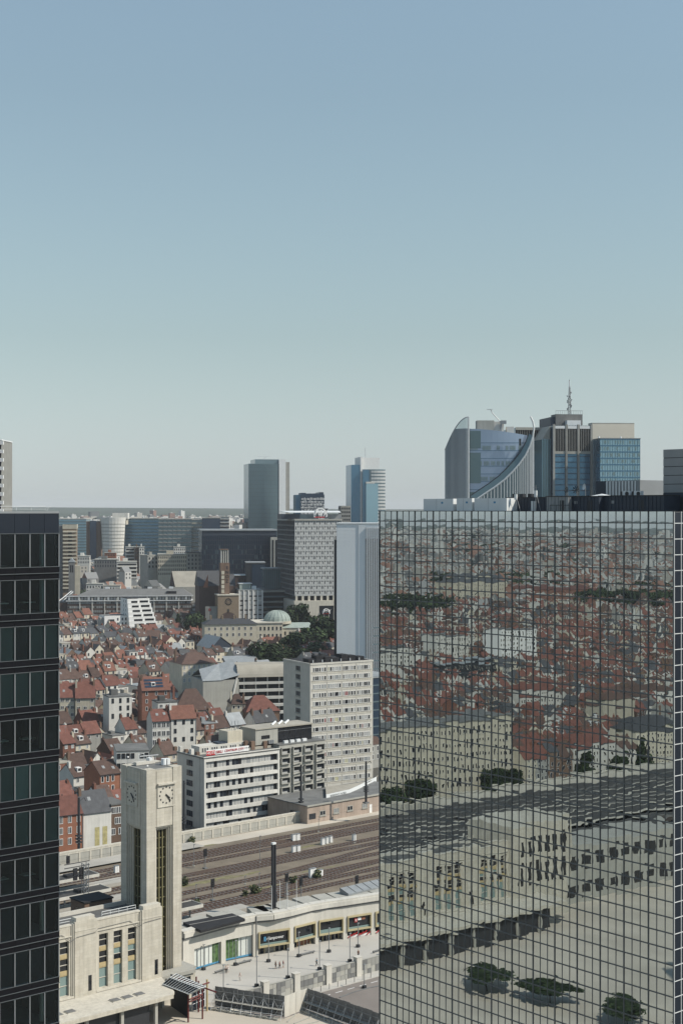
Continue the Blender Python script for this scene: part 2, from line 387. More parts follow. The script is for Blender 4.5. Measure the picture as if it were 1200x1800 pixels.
def platforms():
    # platform slabs with flat canopies: they end under the clock tower and run off to the left
    defs = [(297.2, 6.0, 166, 1541, 10.2), (309.6, 6.0, 186, 1519, 10.0), (285.2, 0, 0, 0, 0)]
    spec = [('near', 276.8, 4.4, gnd(352, 1592, 10)), ('middle', 303.0, 5.0, gnd(186, 1562, 10)), ('far', 317.0, 5.0, gnd(167, 1537, 10))]
    spec += [('a', 289.0, 7.0, (None, 120)), ('b', 295.6, 5.6, (None, 110)), ('c', 324.2, 6.4, (None, 130)), ('d', 310.2, 6.0, (None, 115))]
    for nm, q, wd, end in spec:
        s1 = sq(*end)[0] if end[0] is not None else end[1]
        x, y = xy(0, q); ln = 330 + s1
        t = thing('platform', {'near': 'long platform nearest the station, its dark flat roof ending right of the clock tower',
                               'middle': 'long platform with dark flat roof ending just left of the clock tower', 'a': 'second platform roof mirrored behind the station front', 'b': 'third narrow platform roof mirrored behind the station front', 'c': 'outer platform roof mirrored before the trackside trees', 'd': 'narrow platform roof mirrored in the middle of the dark tracks',
                               'far': 'long platform with dark flat roof and white edge, farthest from the station'}[nm], 'railway platform', (x, y, EZ), TH, 'station platforms')
        BX(-330, s1+14, -wd/2+.3, wd/2-.3, .02, .9).build('deck', 'platform' if end[0] is not None else 'concrete_dark', t)
        c = BX(-330, s1, -wd/2, wd/2, 3.6, 3.95).build('canopy', 'canopy_felt', t)
        sm_ = 128 if s1 > 128 else -330
        b = MB(); b.box(sm_, s1+.06, -wd/2-.12, -wd/2, 3.35, 4.1); b.box(sm_, s1+.06, wd/2, wd/2+.12, 3.35, 4.1); b.box(s1, s1+.12, -wd/2-.12, wd/2+.12, 3.35, 4.1)
        b.build('fascia', 'concrete_pale', c)
        if sm_ > 0: b = MB(); b.box(-330, 128, -wd/2-.12, -wd/2, 3.35, 4.1); b.box(-330, 128, wd/2, wd/2+.12, 3.35, 4.1); b.build('fascia', 'concrete_dark', c)
        pm = BX(-.15, .15, -.15, .15, .9, 3.6).mesh('column', 'grey_metal')
        for k in range(24): link('column', pm, t, (s1-2-k*9, 0, 0))
        for k in range(6): BX(s1-8-k*31, s1-5-k*31, -1.1, 1.1, 3.95, 4.5).build('skylight', 'bitumen_black', c)
platforms()
tag(strip('side_platform', 334.4, 341.2, -330, sq(*gnd(330, 1478, 7.1))[0], EZ+.55, 'platform'), 'pale side platform strip along the foot of the cream panel wall', 'railway platform')
# ================================================================== PANEL WALL BEHIND THE TRACKS
def panel_wall():
    x, y = xy(0, 343.2); s0, s1 = -330, COLS(535, 343.2)
    t = thing('trackside_wall', 'long cream concrete wall with grey inset panels beyond the tracks', 'wall', (x, y, EZ-.5), TH)
    b = MB(); b.box(s0, s1, .25, .7, 0, 3.4)
    b.build('wall_body', 'concrete_pale', t)
    b = MB(); b.box(s0, s1, -.05, .8, 3.4, 3.75); b.build('coping', 'limestone_trim', t)
    pier = BX(-.28, .28, 0, .25, 0, 3.4).mesh('pier', 'limestone_trim'); rl = BX(-1.4, 1.4, .02, .25, .0, .5).mesh('plinth', 'limestone_trim')
    pn = BX(-1.4, 1.4, .14, .27, .5, 2.9).mesh('panel', 'concrete'); rh = BX(-1.4, 1.4, .02, .25, 2.9, 3.4).mesh('top_rail', 'limestone_trim')
    s = s1 - .3; k = 0
    while s > s0 + 4 and k < 105:
        link('pier', pier, t, (s, 0, 0)); link('panel', pn, t, (s-1.68, 0, 0)); link('plinth', rl, t, (s-1.68, 0, 0)); link('top_rail', rh, t, (s-1.68, 0, 0)); s -= 3.36; k += 1
panel_wall()
# ================================================================== MIRROR GLASS TOWER (right)
GL = (5.15, 200.0); GA = -R(49); GLEN = 48.1; GTOP = 99.93
def mirror_tower():
    rnd = random.Random(11)
    t = thing('mirror_glass_tower', 'tall office tower on the right with mirror glass reflecting the red roofed city', 'tower', (*GL, 0), GA)
    LEAN = .0070                       # the panes lean back a third of a degree
    NC = 42; cw = GLEN/NC; rh = 1.75; NR = 41
    def disp(seed):
        r = random.Random(seed); a = -abs(r.gauss(.0003, .0002)); ax = -abs(r.gauss(.0007, .0004)); ay = r.gauss(0, .0003)
        ws = [(r.uniform(.11, .26)*1e-3, r.uniform(-5, 5), r.uniform(4, 12), r.uniform(0, 6.28)) for _ in range(3)]
        def f(u, v):
            z = a*16*u*(1-u)*v*(1-v) + ax*4*v*(1-v) + ay*(v-.5)*4*v*(1-v)
            for am, ku, kv, ph in ws: z += am*sin(ku*u+kv*v*1.4+ph)
            return z
        return f
    def grid(b, x0, z0, wd, ht, f, tx=0, tzt=0):
        n0 = len(b.v); gu, gv = 4, 6
        for j in range(gv+1):
            for i in range(gu+1):
                u, v = i/gu, j/gv
                b.v.append((x0+u*wd, f(u, v) + tx*(u-.5)*wd + tzt*(v-.5)*ht, z0+v*ht))
        for j in range(gv):
            for i in range(gu):
                a = n0+j*(gu+1)+i; b.f.append((a, a+1, a+gu+2, a+gu+1)); b.mi.append(b.k)
    var = []
    for k in range(16):
        b = MB(); grid(b, -cw/2, -rh/2, cw, rh, disp(k)); var.append(b.mesh('glass_pane', 'mirror_glass', smooth=True))
    topv = []
    for k in range(6):
        b = MB(); grid(b, -cw/2, -.65, cw, 1.3, disp(100+k)); topv.append(b.mesh('glass_pane', 'mirror_glass', smooth=True))
    rest = MB()
    for j in range(NR):
        hh = 1.3 if j == 0 else rh
        zt = GTOP - (0 if j == 0 else 1.3 + (j-1)*rh)
        for i in range(NC):
            tx, tv = rnd.gauss(0, .0006), rnd.gauss(0, .0006) + LEAN
            if i >= NC-8 and j < 37:
                o = link('glass_pane', rnd.choice(topv if j == 0 else var), t, ((i+.5)*cw, 0, zt-hh/2)); o.rotation_euler = (-tv, 0, tx)
            else:
                grid(rest, i*cw, zt-hh, cw, hh, disp(rnd.randrange(10**6)), tx, tv)
    rest.build('glass_panes', 'mirror_glass', t, smooth=True, kind='stuff')
    zb = GTOP - 1.3 - (NR-1)*rh
    thin = BX(-.032, .032, -.05, .02, zb, GTOP).mesh('mullion', 'mullion'); thick = BX(-.06, .06, -.08, .02, zb, GTOP).mesh('mullion', 'mullion')
    for i in range(NC+1): link('mullion', thick if i % 3 == 0 else thin, t, (i*cw, 0, 0))
    tr = BX(0, GLEN, -.06, .02, -.065, .065).mesh('transom', 'mullion')
    for j in range(1, NR+1): link('transom', tr, t, (0, 0, GTOP-1.3-(j-1)*rh))
    # second, sunlit facade round the right corner with pale frames
    b = MB(); b.box(.02, GLEN-.02, .3, 40, -3, GTOP-.1); b.build('core', 'dark_metal', t)
    side = MB(); gl2 = MB()
    for k in range(0, 10): side.box(GLEN+.02+0*k, GLEN+.14, k*3.1+.05, k*3.1+.25, zb, GTOP)
    MB().quad((GLEN+.03, .05, zb), (GLEN+.03, 30, zb), (GLEN+.03, 30, GTOP-.1), (GLEN+.03, .05, GTOP-.1)).build('side_facade', 'dark_glass', t)
    for k in (0, 1.25): BX(GLEN+.035, GLEN+.08, .02+k, .09+k, zb, GTOP).build('side_mullion', 'mullion_white', t)
    for k in range(1, 10): BX(GLEN+.04, GLEN+.16, 1.35+k*2.6, 1.5+k*2.6, zb, GTOP).build('side_mullion', 'mullion_white', t)
    sm = BX(GLEN+.036, GLEN+.07, .1, 30, -.04, .04).mesh('side_transom', 'mullion_white')
    for j in range(1, NR+1): link('side_transom', sm, t, (0, 0, GTOP-1.3-(j-1)*rh))
    BX(-.1, GLEN+.1, -.18, .3, GTOP, GTOP+.07).build('coping', 'dark_metal', t)
    BX(0, GLEN, .31, 40, GTOP-.1, GTOP-.04).build('roof', 'bitumen', t)
    return t
MT = mirror_tower()
FOOT.append([(GL[0]-2, GL[1]), (60, 130), (100, 180), (60, 240)])
BOXES.append(([GL, (GL[0]+GLEN*cos(GA), GL[1]+GLEN*sin(GA)), (GL[0]+GLEN*cos(GA)+40*U[0], GL[1]+GLEN*sin(GA)+40*U[1]), (GL[0]+40*U[0], GL[1]+40*U[1])], -3, 99.9))
def mtp(px, y):      # local x on the mirror tower's roof at depth y seen under photo column px
    p = (GL[0]+y*U[0], GL[1]+y*U[1]); return along(p[0], p[1], GA, px)
def mtd(x, y): return GL[1] + x*sin(GA) + y*cos(GA)
def roof_items():
    def on_roof(name, label, cat, px0, px1, y, ytop, group=None, dep=2.5):
        x0, x1 = mtp(px0, y), mtp(px1, y); d = mtd(x0, y)
        h = py_z(ytop, d) - (GTOP-.04)
        wx = (GL[0]+x0*cos(GA)-y*sin(GA), GL[1]+x0*sin(GA)+y*cos(GA), GTOP-.04)
        return thing(name, label, cat, wx, GA, group), x1-x0, h
    for nm, a, b_, tp, lb in (('a', 744, 796, 877, 'leftmost white ventilation unit on the mirror tower roof edge'), ('b', 802, 829, 876, 'narrow white ventilation unit in the middle of the row'),
                          ('c', 833, 890, 876, 'wide white ventilation unit beside the dark roof shed')):
        t, wd, h = on_roof('ventilation_unit', lb, 'ventilation unit', a, b_, 3.0, tp, 'white ventilation units on the roof')
        BX(0, wd, 0, 2.4, .12, h).build('casing', 'white_metal', t)
        BX(wd*.44, wd*.44+.03, -.012, 0, .14, h-.05).build('panel_joint', 'grey_metal', t)
        BX(wd*.6, wd*.6+.35, -.012, 0, h*.62, h*.76).build('label_plate', 'sign_blue', t)
        BX(.1, wd-.1, .1, 2.3, 0, .12).build('plinth', 'dark_metal', t)
    # dark plant rooms
    for a, b_, tp, mt, lb, y in ((890, 960, 874, 'navy_metal', 'low dark roof shed right of the white ventilation units', 5), (998, 1052, 872, 'navy_metal', 'navy ribbed roof shed left of the corrugated block', 5.2),
                          (1052, 1166, 871, 'navy_metal', 'long navy ribbed plant room below two air conditioners', 6), (960, 998, 872, 'grey_metal', 'pale grey ribbed roof cabin with handrail between navy sheds', 4.5)):
        t, wd, h = on_roof('plant_room', lb, 'roof shed', a, b_, y, tp, 'dark plant rooms on the mirror tower')
        BX(0, wd, 0, 5, 0, h-.08).build('wall', mt, t); BX(-.08, wd+.08, -.12, 5.1, h-.08, h).build('roof', 'dark_metal', t)
        n = int(wd/.55); rb = BX(-.05, .05, -.06, -.004, .05, h-.1).mesh('rib', mt)
        for k in range(n): link('rib', rb, t, (.2+k*.55, 0, 0))
        BX(wd*.62, wd*.62+.85, -.03, -.005, .02, h*.72).build('door', 'white_metal' if a == 890 else 'dark_metal', t)
        BX(wd*.2, wd*.2+.5, -.04, -.005, h*.5, h*.68).build('vent', 'grey_metal', t)
    t, wd, h = on_roof('plant_room', 'pale corrugated metal block with shaded left side on the mirror tower roof', 'roof shed', 1064, 1124, 14, 845)
    BX(0, wd, 0, 7, 0, h).build('wall', 'grey_metal', t); n = int(wd/.5); rb = BX(-.1, .1, -.08, -.004, .2, h-.1).mesh('rib', 'white_metal')
    for k in range(n): link('rib', rb, t, (.2+k*.5, 0, 0))
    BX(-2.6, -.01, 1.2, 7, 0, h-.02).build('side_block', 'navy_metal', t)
    t, wd, h = on_roof('roof_block', 'big grey panelled roof block at the right edge of the picture', 'roof block', 1165, 1290, 9, 790)
    BX(.02, wd, .06, 9, 0, h-.05).build('wall', 'dark_metal', t)
    nb = 5; lo = h*.30; step = (h-lo)/nb
    for k in range(nb): BX(0, wd, -.02, .06, lo+k*step+.05, lo+(k+1)*step-.03).build('panel', 'grey_metal', t)
    BX(0, wd, -.05, .05, lo-.5, lo).build('fascia', 'navy_metal', t)
    # air conditioners standing on the long plant room
    for px_, lb in ((1093, 'left air conditioner with round fan on the navy plant room'), (1113, 'right air conditioner with round fan on the navy plant room')):
        t, wd, h = on_roof('air_conditioner', lb, 'air conditioner', px_, px_+13, 6.6, 863, 'air conditioners on the plant room')
        zb = h - .68; t.location.z += zb
        BX(0, wd, 0, .45, 0, .68).build('casing', 'white_metal', t)
        f = MB().cyl(0, 0, 0, .02, .27, 16).build('fan', 'dark_metal', t, (wd*.62, -.012, .34)); f.rotation_euler = (R(90), 0, 0)
        BX(-.32, -.02, .05, .4, .05, .62).build('pipe_box', 'dark_metal', t)
    # dishes
    for px_, py_, r, lb, mt, tilt in ((1027, 856, .42, 'white satellite dish on a tall pole above the roof sheds', 'white_metal', -25), (1012, 861, .5, 'right mesh dish antenna facing the viewer', 'dark_metal', 10),
                                (996, 862, .42, 'left mesh dish antenna beside the larger one', 'dark_metal', -10)):
        t, wd, h = on_roof('dish_antenna', lb, 'satellite dish', px_, px_+5, 9, py_, 'dishes on the mirror tower roof')
        b = MB()
        for k in range(4):
            r0, r1 = r*k/4, r*(k+1)/4
            for i in range(16):
                if mt == 'dark_metal' and (i % 2) and k > 0: continue
                a0, a1 = 2*pi*i/16, 2*pi*(i+1)/16
                pp = lambda rr, a: (rr*cos(a), -.25*(rr/r)**2*r*1.2, rr*sin(a))
                if k == 0: b.poly([pp(r0, 0), pp(r1, a0), pp(r1, a1)])
                else: b.quad(pp(r0, a0), pp(r1, a0), pp(r1, a1), pp(r0, a1))
        o = b.build('reflector', mt, t, (0, 0, h)); o.rotation_euler = (R(-10), 0, R(tilt))
        MB().bar((0, .1, 0), (0, .1, h), .05).build('pole', 'grey_metal', t)
        MB().bar((0, 0, h), (0, -.4, h+.02), .02).build('feed_horn', 'grey_metal', t)
    # antennas and small clutter
    for px_, py_, lb in ((941, 853, 'lattice antenna with struts left of the pale cabin'), (906, 861, 'thin mast with small box among the dark sheds')):
        t, wd, h = on_roof('roof_antenna', lb, 'antenna', px_, px_+4, 4, py_, 'thin antennas on the roof')
        MB().bar((0, 0, 0), (0, 0, h), .035).bar((0, 0, h*.8), (.8, 0, 0), .025).bar((0, 0, h*.8), (-.5, .4, 0), .025).build('mast', 'grey_metal', t)
        BX(-.18, .18, -.1, .1, h*.55, h*.8).build('antenna_box', 'white_metal', t)
        MB().bar((-.4, 0, h*.92), (.4, 0, h*.92), .02).build('cross_arm', 'grey_metal', t)
    for k, px_ in enumerate((900, 912, 927)):
        t, wd, h = on_roof('roof_fan', ['dark box fan nearest the white units', 'middle dark box fan on the shed', 'dark box fan nearest the antenna'][k], 'fan', px_, px_+6, 7, 868, 'box fans on the shed')
        BX(0, wd, 0, .6, h-.5, h).build('casing', 'dark_metal', t); BX(.1, wd-.1, .1, .5, 0, h-.5).build('stand', 'grey_metal', t)
    t, wd, h = on_roof('skylight_dome', 'shallow pale dome on the roof below the corrugated block', 'skylight', 1034, 1062, 8, 868)
    b = MB(); b.prism([(0, 0), (wd, 0), (wd, 2), (0, 2)], h-.4, h-.3); b.poly([(0, 0, h-.3), (wd, 0, h-.3), (wd*.5, 1, h)]); b.poly([(wd, 0, h-.3), (wd, 2, h-.3), (wd*.5, 1, h)])
    b.poly([(0, 2, h-.3), (0, 0, h-.3), (wd*.5, 1, h)]); b.poly([(wd, 2, h-.3), (0, 2, h-.3), (wd*.5, 1, h)])
    b.build('dome', 'white_metal', t); BX(.1, wd-.1, .1, 1.9, 0, h-.4).build('kerb', 'dark_metal', t)
    t, wd, h = on_roof('service_rail', 'dark handrail with ladder in front of the pale roof cabin', 'railing', 966, 1000, 4.0, 874)
    MB().bar((0, 0, h*.45), (wd, 0, h*.45), .04).bar((0, 0, .05), (wd, 0, .05), .04).build('handrail', 'dark_metal', t)
    for k in range(4): MB().bar((wd*k/3, 0, 0), (wd*k/3, 0, h*.45 if k < 3 else h), .035).build('post', 'dark_metal', t)
roof_items()
# ================================================================== DARK OFFICE TOWER (left)
def dark_tower():
    rnd = random.Random(5)
    E = (px_x(104, 118), 118.0); Lw = 22.0; cw = 1.312
    t = thing('dark_office_tower', 'near black office tower at the left edge with tall dark windows', 'tower', (E[0]-Lw*U[0], E[1]-Lw*U[1], 0), TH)
    FOOT.append([(E[0]-20, E[1]-20), E, (E[0]-20, E[1]+25), (-60, 120)])
    BOXES.append(([(E[0]-Lw*U[0], E[1]-Lw*U[1]), E, (E[0]+15*V[0], E[1]+15*V[1]), (E[0]-Lw*U[0]+15*V[0], E[1]-Lw*U[1]+15*V[1])], 0, 99.9))
    zt = 99.9; NF = 20; n = int(Lw/cw)
    wm = MB().box(.03, cw-.03, 0, .03, 0, 2.58).mesh('window', 'tinted_glass')
    ob = [MB().box(.03, cw-.03, .06, .09, 0, 2.58).mesh('blind', k) for k in ('green_glass', 'dark_glass', 'teal_glass')]
    pm = [BX(.012, cw-.012, -.10, .05, 0, .50).mesh('spandrel_panel', 'spandrel_black'), BX(.012, cw-.012, -.03, .05, 0, .48).mesh('spandrel_panel', 'spandrel_black')]
    BX(0, Lw, 5.5, 15, -3, zt-.1).build('core', 'spandrel_black', t)
    BX(Lw-.3, Lw-.02, .12, 5.5, -3, zt-.1).build('end_wall', 'spandrel_black', t)
    tm = BX(.012, cw-.012, -.02, .04, 0, 1.62).mesh('top_panel', 'dark_glass')
    edge = BX(0, Lw, -.14, -.1, -.02, .03).mesh('sill', 'mullion')
    for k in range(n): link('top_panel', tm, t, (Lw-(k+1)*cw, 0, zt-1.66))
    BX(0, Lw, .06, 5.5, zt-1.7, zt-1.4).build('ceiling', 'concrete', t)
    tone = {}
    for f in range(NF):
        z = zt - 1.72 - 2.6 - f*3.63
        BX(0, Lw-.31, .08, 5.5, z-.95, z-.05).build('floor_slab', 'concrete_dark', t)
        link('sill', edge, t, (0, 0, z-.02)); link('sill', edge, t, (0, 0, z-.52)); link('sill', edge, t, (0, 0, z+2.63))
        for k in range(n):
            x = Lw-(k+1)*cw
            if k < 11 and f < 13:
                link('window', wm, t, (x, 0, z))
                link('spandrel_panel', pm[0], t, (x, 0, z-.52)); link('spandrel_panel', pm[1], t, (x, 0, z-1.03))
        if f >= 13: BX(0, Lw-.02, 0, .1, z-1.03, z+2.6).build('lower_wall', 'spandrel_black', t)
        # blinds: whole floors drawn, some single
        drawn = {2: 'all', 3: 'all', 5: 'all', 6: 'all', 8: 'all', 9: 'all', 10: 'few'}.get(f, 'none')
        for k in range(11):
            if f >= 13: break
            x = Lw-(k+1)*cw
            r = rnd.random()
            if drawn == 'all' and (r < .82) or drawn == 'few' and r < .4 or (f in (4, 7) and k == 0):
                q = 0 if f == 5 else (0 if rnd.random() < .35 else 1)
                if f == 5 and k > 0: q = 2 if rnd.random() < .5 else 0
                link('blind', ob[q], t, (x, 0, z))
        for k in range(4):
            MB().cyl(0, 0, 0, 2.6, .22, 12).build('column', 'teal_glass' if f < 4 else 'concrete', t, (Lw-.95-k*5.2, 1.0, z))
        if f in (1, 4, 7):       # desks and a partition behind the clear glass
            for k in range(3): BX(Lw-2.2-k*2.4, Lw-1.1-k*2.4, 1.7, 2.5, z+.7, z+.76).build('desk', 'concrete_pale', t)
    mu = BX(-.035, .035, -.09, .06, 0, 2.62).mesh('mullion', 'grey_metal')
    for f in range(13):
        z = zt - 1.72 - 2.6 - f*3.63
        for k in range(12): link('mullion', mu, t, (Lw-k*cw - (.035 if k == 0 else 0), 0, z))
    BX(0, Lw, -.04, 15, zt-.1, zt+.06).build('coping', 'grey_metal', t)
    # roof railing
    r = thing('roof_railing', 'thin pale railing along the top of the dark tower', 'railing', (E[0]-Lw*U[0], E[1]-Lw*U[1], zt+.12), TH)
    MB().bar((0, .3, .34), (Lw-1.0, .3, .34), .018).bar((0, .3, .12), (Lw-1.0, .3, .12), .012).build('handrail', 'white_metal', r)
    ps = MB().bar((0, .3, 0), (0, .3, .36), .016).mesh('post', 'white_metal')
    for k in range(16): link('post', ps, r, (Lw-1.0-k*1.3, 0, 0))
    MB().bar((Lw-.9, .3, 0), (Lw-.7, .3, .36), .016).bar((Lw-.7, .3, .36), (Lw-.45, .3, .3), .016).build('davit', 'white_metal', r)
dark_tower()
# ================================================================== CLOCK TOWER
def clock_tower():
    C = (-39.5, 300.3); W, D, H = 8.62, 9.56, 47.3
    t = thing('clock_tower', 'tall square limestone clock tower beside the railway tracks', 'clock tower', (*C, 0), TH)
    BOXES.append(([(C[0], C[1]), (C[0]+W*U[0], C[1]+W*U[1]), (C[0]+W*U[0]+D*V[0], C[1]+W*U[1]+D*V[1]), (C[0]+D*V[0], C[1]+D*V[1])], 0, H)); FOOT.append([(C[0]-12, C[1]), (C[0]+8, C[1]), (C[0]+8, C[1]+16), (C[0]-12, C[1]+16)])
    OT = 35.4
    cs = 2.15
    for (x0, x1, y0, y1) in ((0, cs, 0, cs), (W-cs, W, 0, cs), (0, cs, D-cs, D), (W-cs, W, D-cs, D)):
        b = MB(); b.box(x0, x1, y0, y1, 0, H); b.build('corner_pier', 'limestone', t)
    # clock storey between the piers
    BX(.22, W-.22, .22, D-.22, OT, H-.25).build('clock_storey', 'limestone', t)
    BX(cs+.35, W-.9, .12, .22, OT+.02, H-.5).build('face_panel', 'limestone', t)
    BX(.12, .22, cs+.45, D-.9, OT+.02, H-.5).build('face_panel', 'limestone', t)
    BX(1.7, W-1.7, 1.7, D-1.7, 0, OT).build('core', 'black_glass', t)
    # stepped jambs on the two faces
    for k in range(3):
        a = cs+k*.30; dp = .32+k*.34
        b = MB(); b.box(a, a+.30, dp, 1.7, 0, OT-.25-k*.3); b.box(W-a-.30, W-a, dp, 1.7, 0, OT-.25-k*.3); b.box(a, W-a, dp, 1.7, OT-.25-k*.3, OT-(0 if k == 0 else .25+(k-1)*.3))
        b.build('jamb', 'limestone_trim', t)
        b = MB(); b.box(dp, 1.7, a, a+.30, 0, OT-.25-k*.3); b.box(dp, 1.7, D-a-.30, D-a, 0, OT-.25-k*.3); b.box(dp, 1.7, a, D-a, OT-.25-k*.3, OT-(0 if k == 0 else .25+(k-1)*.3))
        b.build('jamb', 'limestone_trim', t)
    a = cs+.9
    for k in range(4):
        x = a + (W-2*a)*k/3
        BX(x-.13, x+.13, 1.25, 1.69, 0, OT-.9).build('mullion', 'olive_bronze', t)
        y = a + (D-2*a)*k/3
        BX(1.3, 1.69, y-.13, y+.13, 0, OT-.9).build('mullion', 'olive_bronze', t)
    tx = BX(a, W-a, 1.42, 1.68, -.09, .09).mesh('transom', 'olive_bronze'); ty = BX(1.42, 1.68, a, D-a, -.09, .09).mesh('transom', 'olive_bronze')
    for k in range(1, 17): link('transom', tx, t, (0, 0, k*2.05)); link('transom', ty, t, (0, 0, k*2.05))
    # clocks: (cx along face, z)
    zc = 41.7
    def clock(face):
        ax = (lambda u, o, z: (u, -o, z)) if face == 'front' else (lambda u, o, z: (-o, u, z))
        c0 = 4.85 if face == 'front' else 5.65
        def bx(u0, u1, o0, o1, z0, z1):
            p, q = ax(u0, o0, z0), ax(u1, o1, z1)
            return BX(min(p[0], q[0]), max(p[0], q[0]), min(p[1], q[1]), max(p[1], q[1]), z0, z1)
        dial = bx(c0-2.0, c0+2.0, -.12, -.06, zc-2.2, zc+2.2).build('clock_face', 'limestone_trim', t, label='square stone dial with twelve dark dots')
        bx(c0-2.2, c0+2.2, -.2, .42, zc+2.2, zc+2.55).build('ledge', 'limestone_trim', dial)
        bx(c0-2.15, c0+2.15, -.2, .06, zc-2.4, zc-2.2).build('sill', 'limestone_trim', dial)
        for s_ in (-1, 1): bx(c0+s_*2.08-.09, c0+s_*2.08+.09, -.2, .04, zc-2.2, zc+2.2).build('side_moulding', 'limestone_trim', dial)
        sg = 1 if face == 'front' else -1       # on the left face local u runs right to left
        dm = MB().cyl(0, 0, 0, .05, .175, 10).mesh('hour_dot', 'dark_metal')
        for k in range(12):
            a_ = 2*pi*k/12; p = ax(c0+sg*1.62*sin(a_), -.06, zc+1.62*cos(a_))
            o = link('hour_dot', dm, dial, p); o.rotation_euler = (R(90), 0, 0) if face == 'front' else (0, R(-90), 0)
        for nm, deg, ln, th_ in (('hour_hand', 131, 1.05, .15), ('minute_hand', 142, 1.55, .10)):
            off = .12 if nm == 'hour_hand' else .17
            p = [ax(c0+sg*(-.25*sin(R(deg))), off-.1, zc-.25*cos(R(deg))), ax(c0+sg*ln*sin(R(deg)), off-.1, zc+ln*cos(R(deg)))]
            MB().bar(p[0], p[1], th_, 4).build(nm, 'dark_metal', dial)
    clock('front'); clock('left')
    # top: sunken roof and what stands on it
    BX(.5, W-.5, .5, D-.5, H-.25, H-.12).build('roof', 'bitumen', t)
    b = MB(); b.box(.22, W-.22, .22, .5, H-.25, H-.02); b.box(.22, W-.22, D-.5, D-.22, H-.25, H-.02); b.box(.22, .5, .5, D-.5, H-.25, H-.02); b.box(W-.5, W-.22, .5, D-.5, H-.25, H-.02)
    b.build('parapet', 'concrete', t)
    def top(name, label, cat, x, y):
        c, s_ = cos(TH), sin(TH); return thing(name, label, cat, (C[0]+x*c-y*s_, C[1]+x*s_+y*c, H-.12), TH)
    q = top('water_tank', 'blue and white tank at the right corner of the clock tower roof', 'tank', 6.6, 3.6)
    MB().cyl(0, 0, .1, 1.35, .55, 14).build('drum', 'blue_white', q); BX(.6, 1.3, -.5, .5, .05, 1.3).build('cabinet', 'white_metal', q); BX(-.5, 1.2, -.45, .45, 0, .1).build('base', 'grey_metal', q)
    q = top('roof_duct', 'long pale duct box across the clock tower roof', 'duct', 1.6, 6.2)
    BX(0, 4.6, 0, 1.0, .1, .75).build('duct', 'concrete_pale', q); BX(3.2, 3.9, -.02, 1.02, .75, 1.3).build('cowl', 'white_metal', q); BX(.2, 4.4, .1, .9, 0, .1).build('base', 'grey_metal', q)
    q = top('roof_antenna', 'pipe frame of antennas on the back of the clock tower roof', 'antenna frame', 3.2, 7.8)
    MB().path([(0, 0, 0), (0, 0, 2.1), (1.3, 0, 2.1), (1.3, 0, 0)], .05).build('frame', 'white_metal', q); MB().bar((.2, 0, 1.6), (4.6, -.4, 1.5), .16, 8).build('boom', 'grey_metal', q)
    for k in range(3): MB().bar((1.8+k*1.1, -.2, 0), (1.8+k*1.1, -.2, 1.5), .05).build('strut', 'white_metal', q)
    for k, (x, y) in enumerate(((.9, 1.1), (.9, 8.3))):
        q = top('roof_lamp', ['small floodlight at the front corner of the clock tower roof', 'thin mast with white lamp at the left corner of the clock tower roof'][k], 'lamp', x, y)
        MB().bar((0, 0, 0), (0, 0, .7+k*.9), .04).build('mast', 'grey_metal', q); BX(-.16, .16, -.16, .16, .7+k*.9, .95+k*.9).build('lamp_head', 'white_paint', q)
clock_tower()
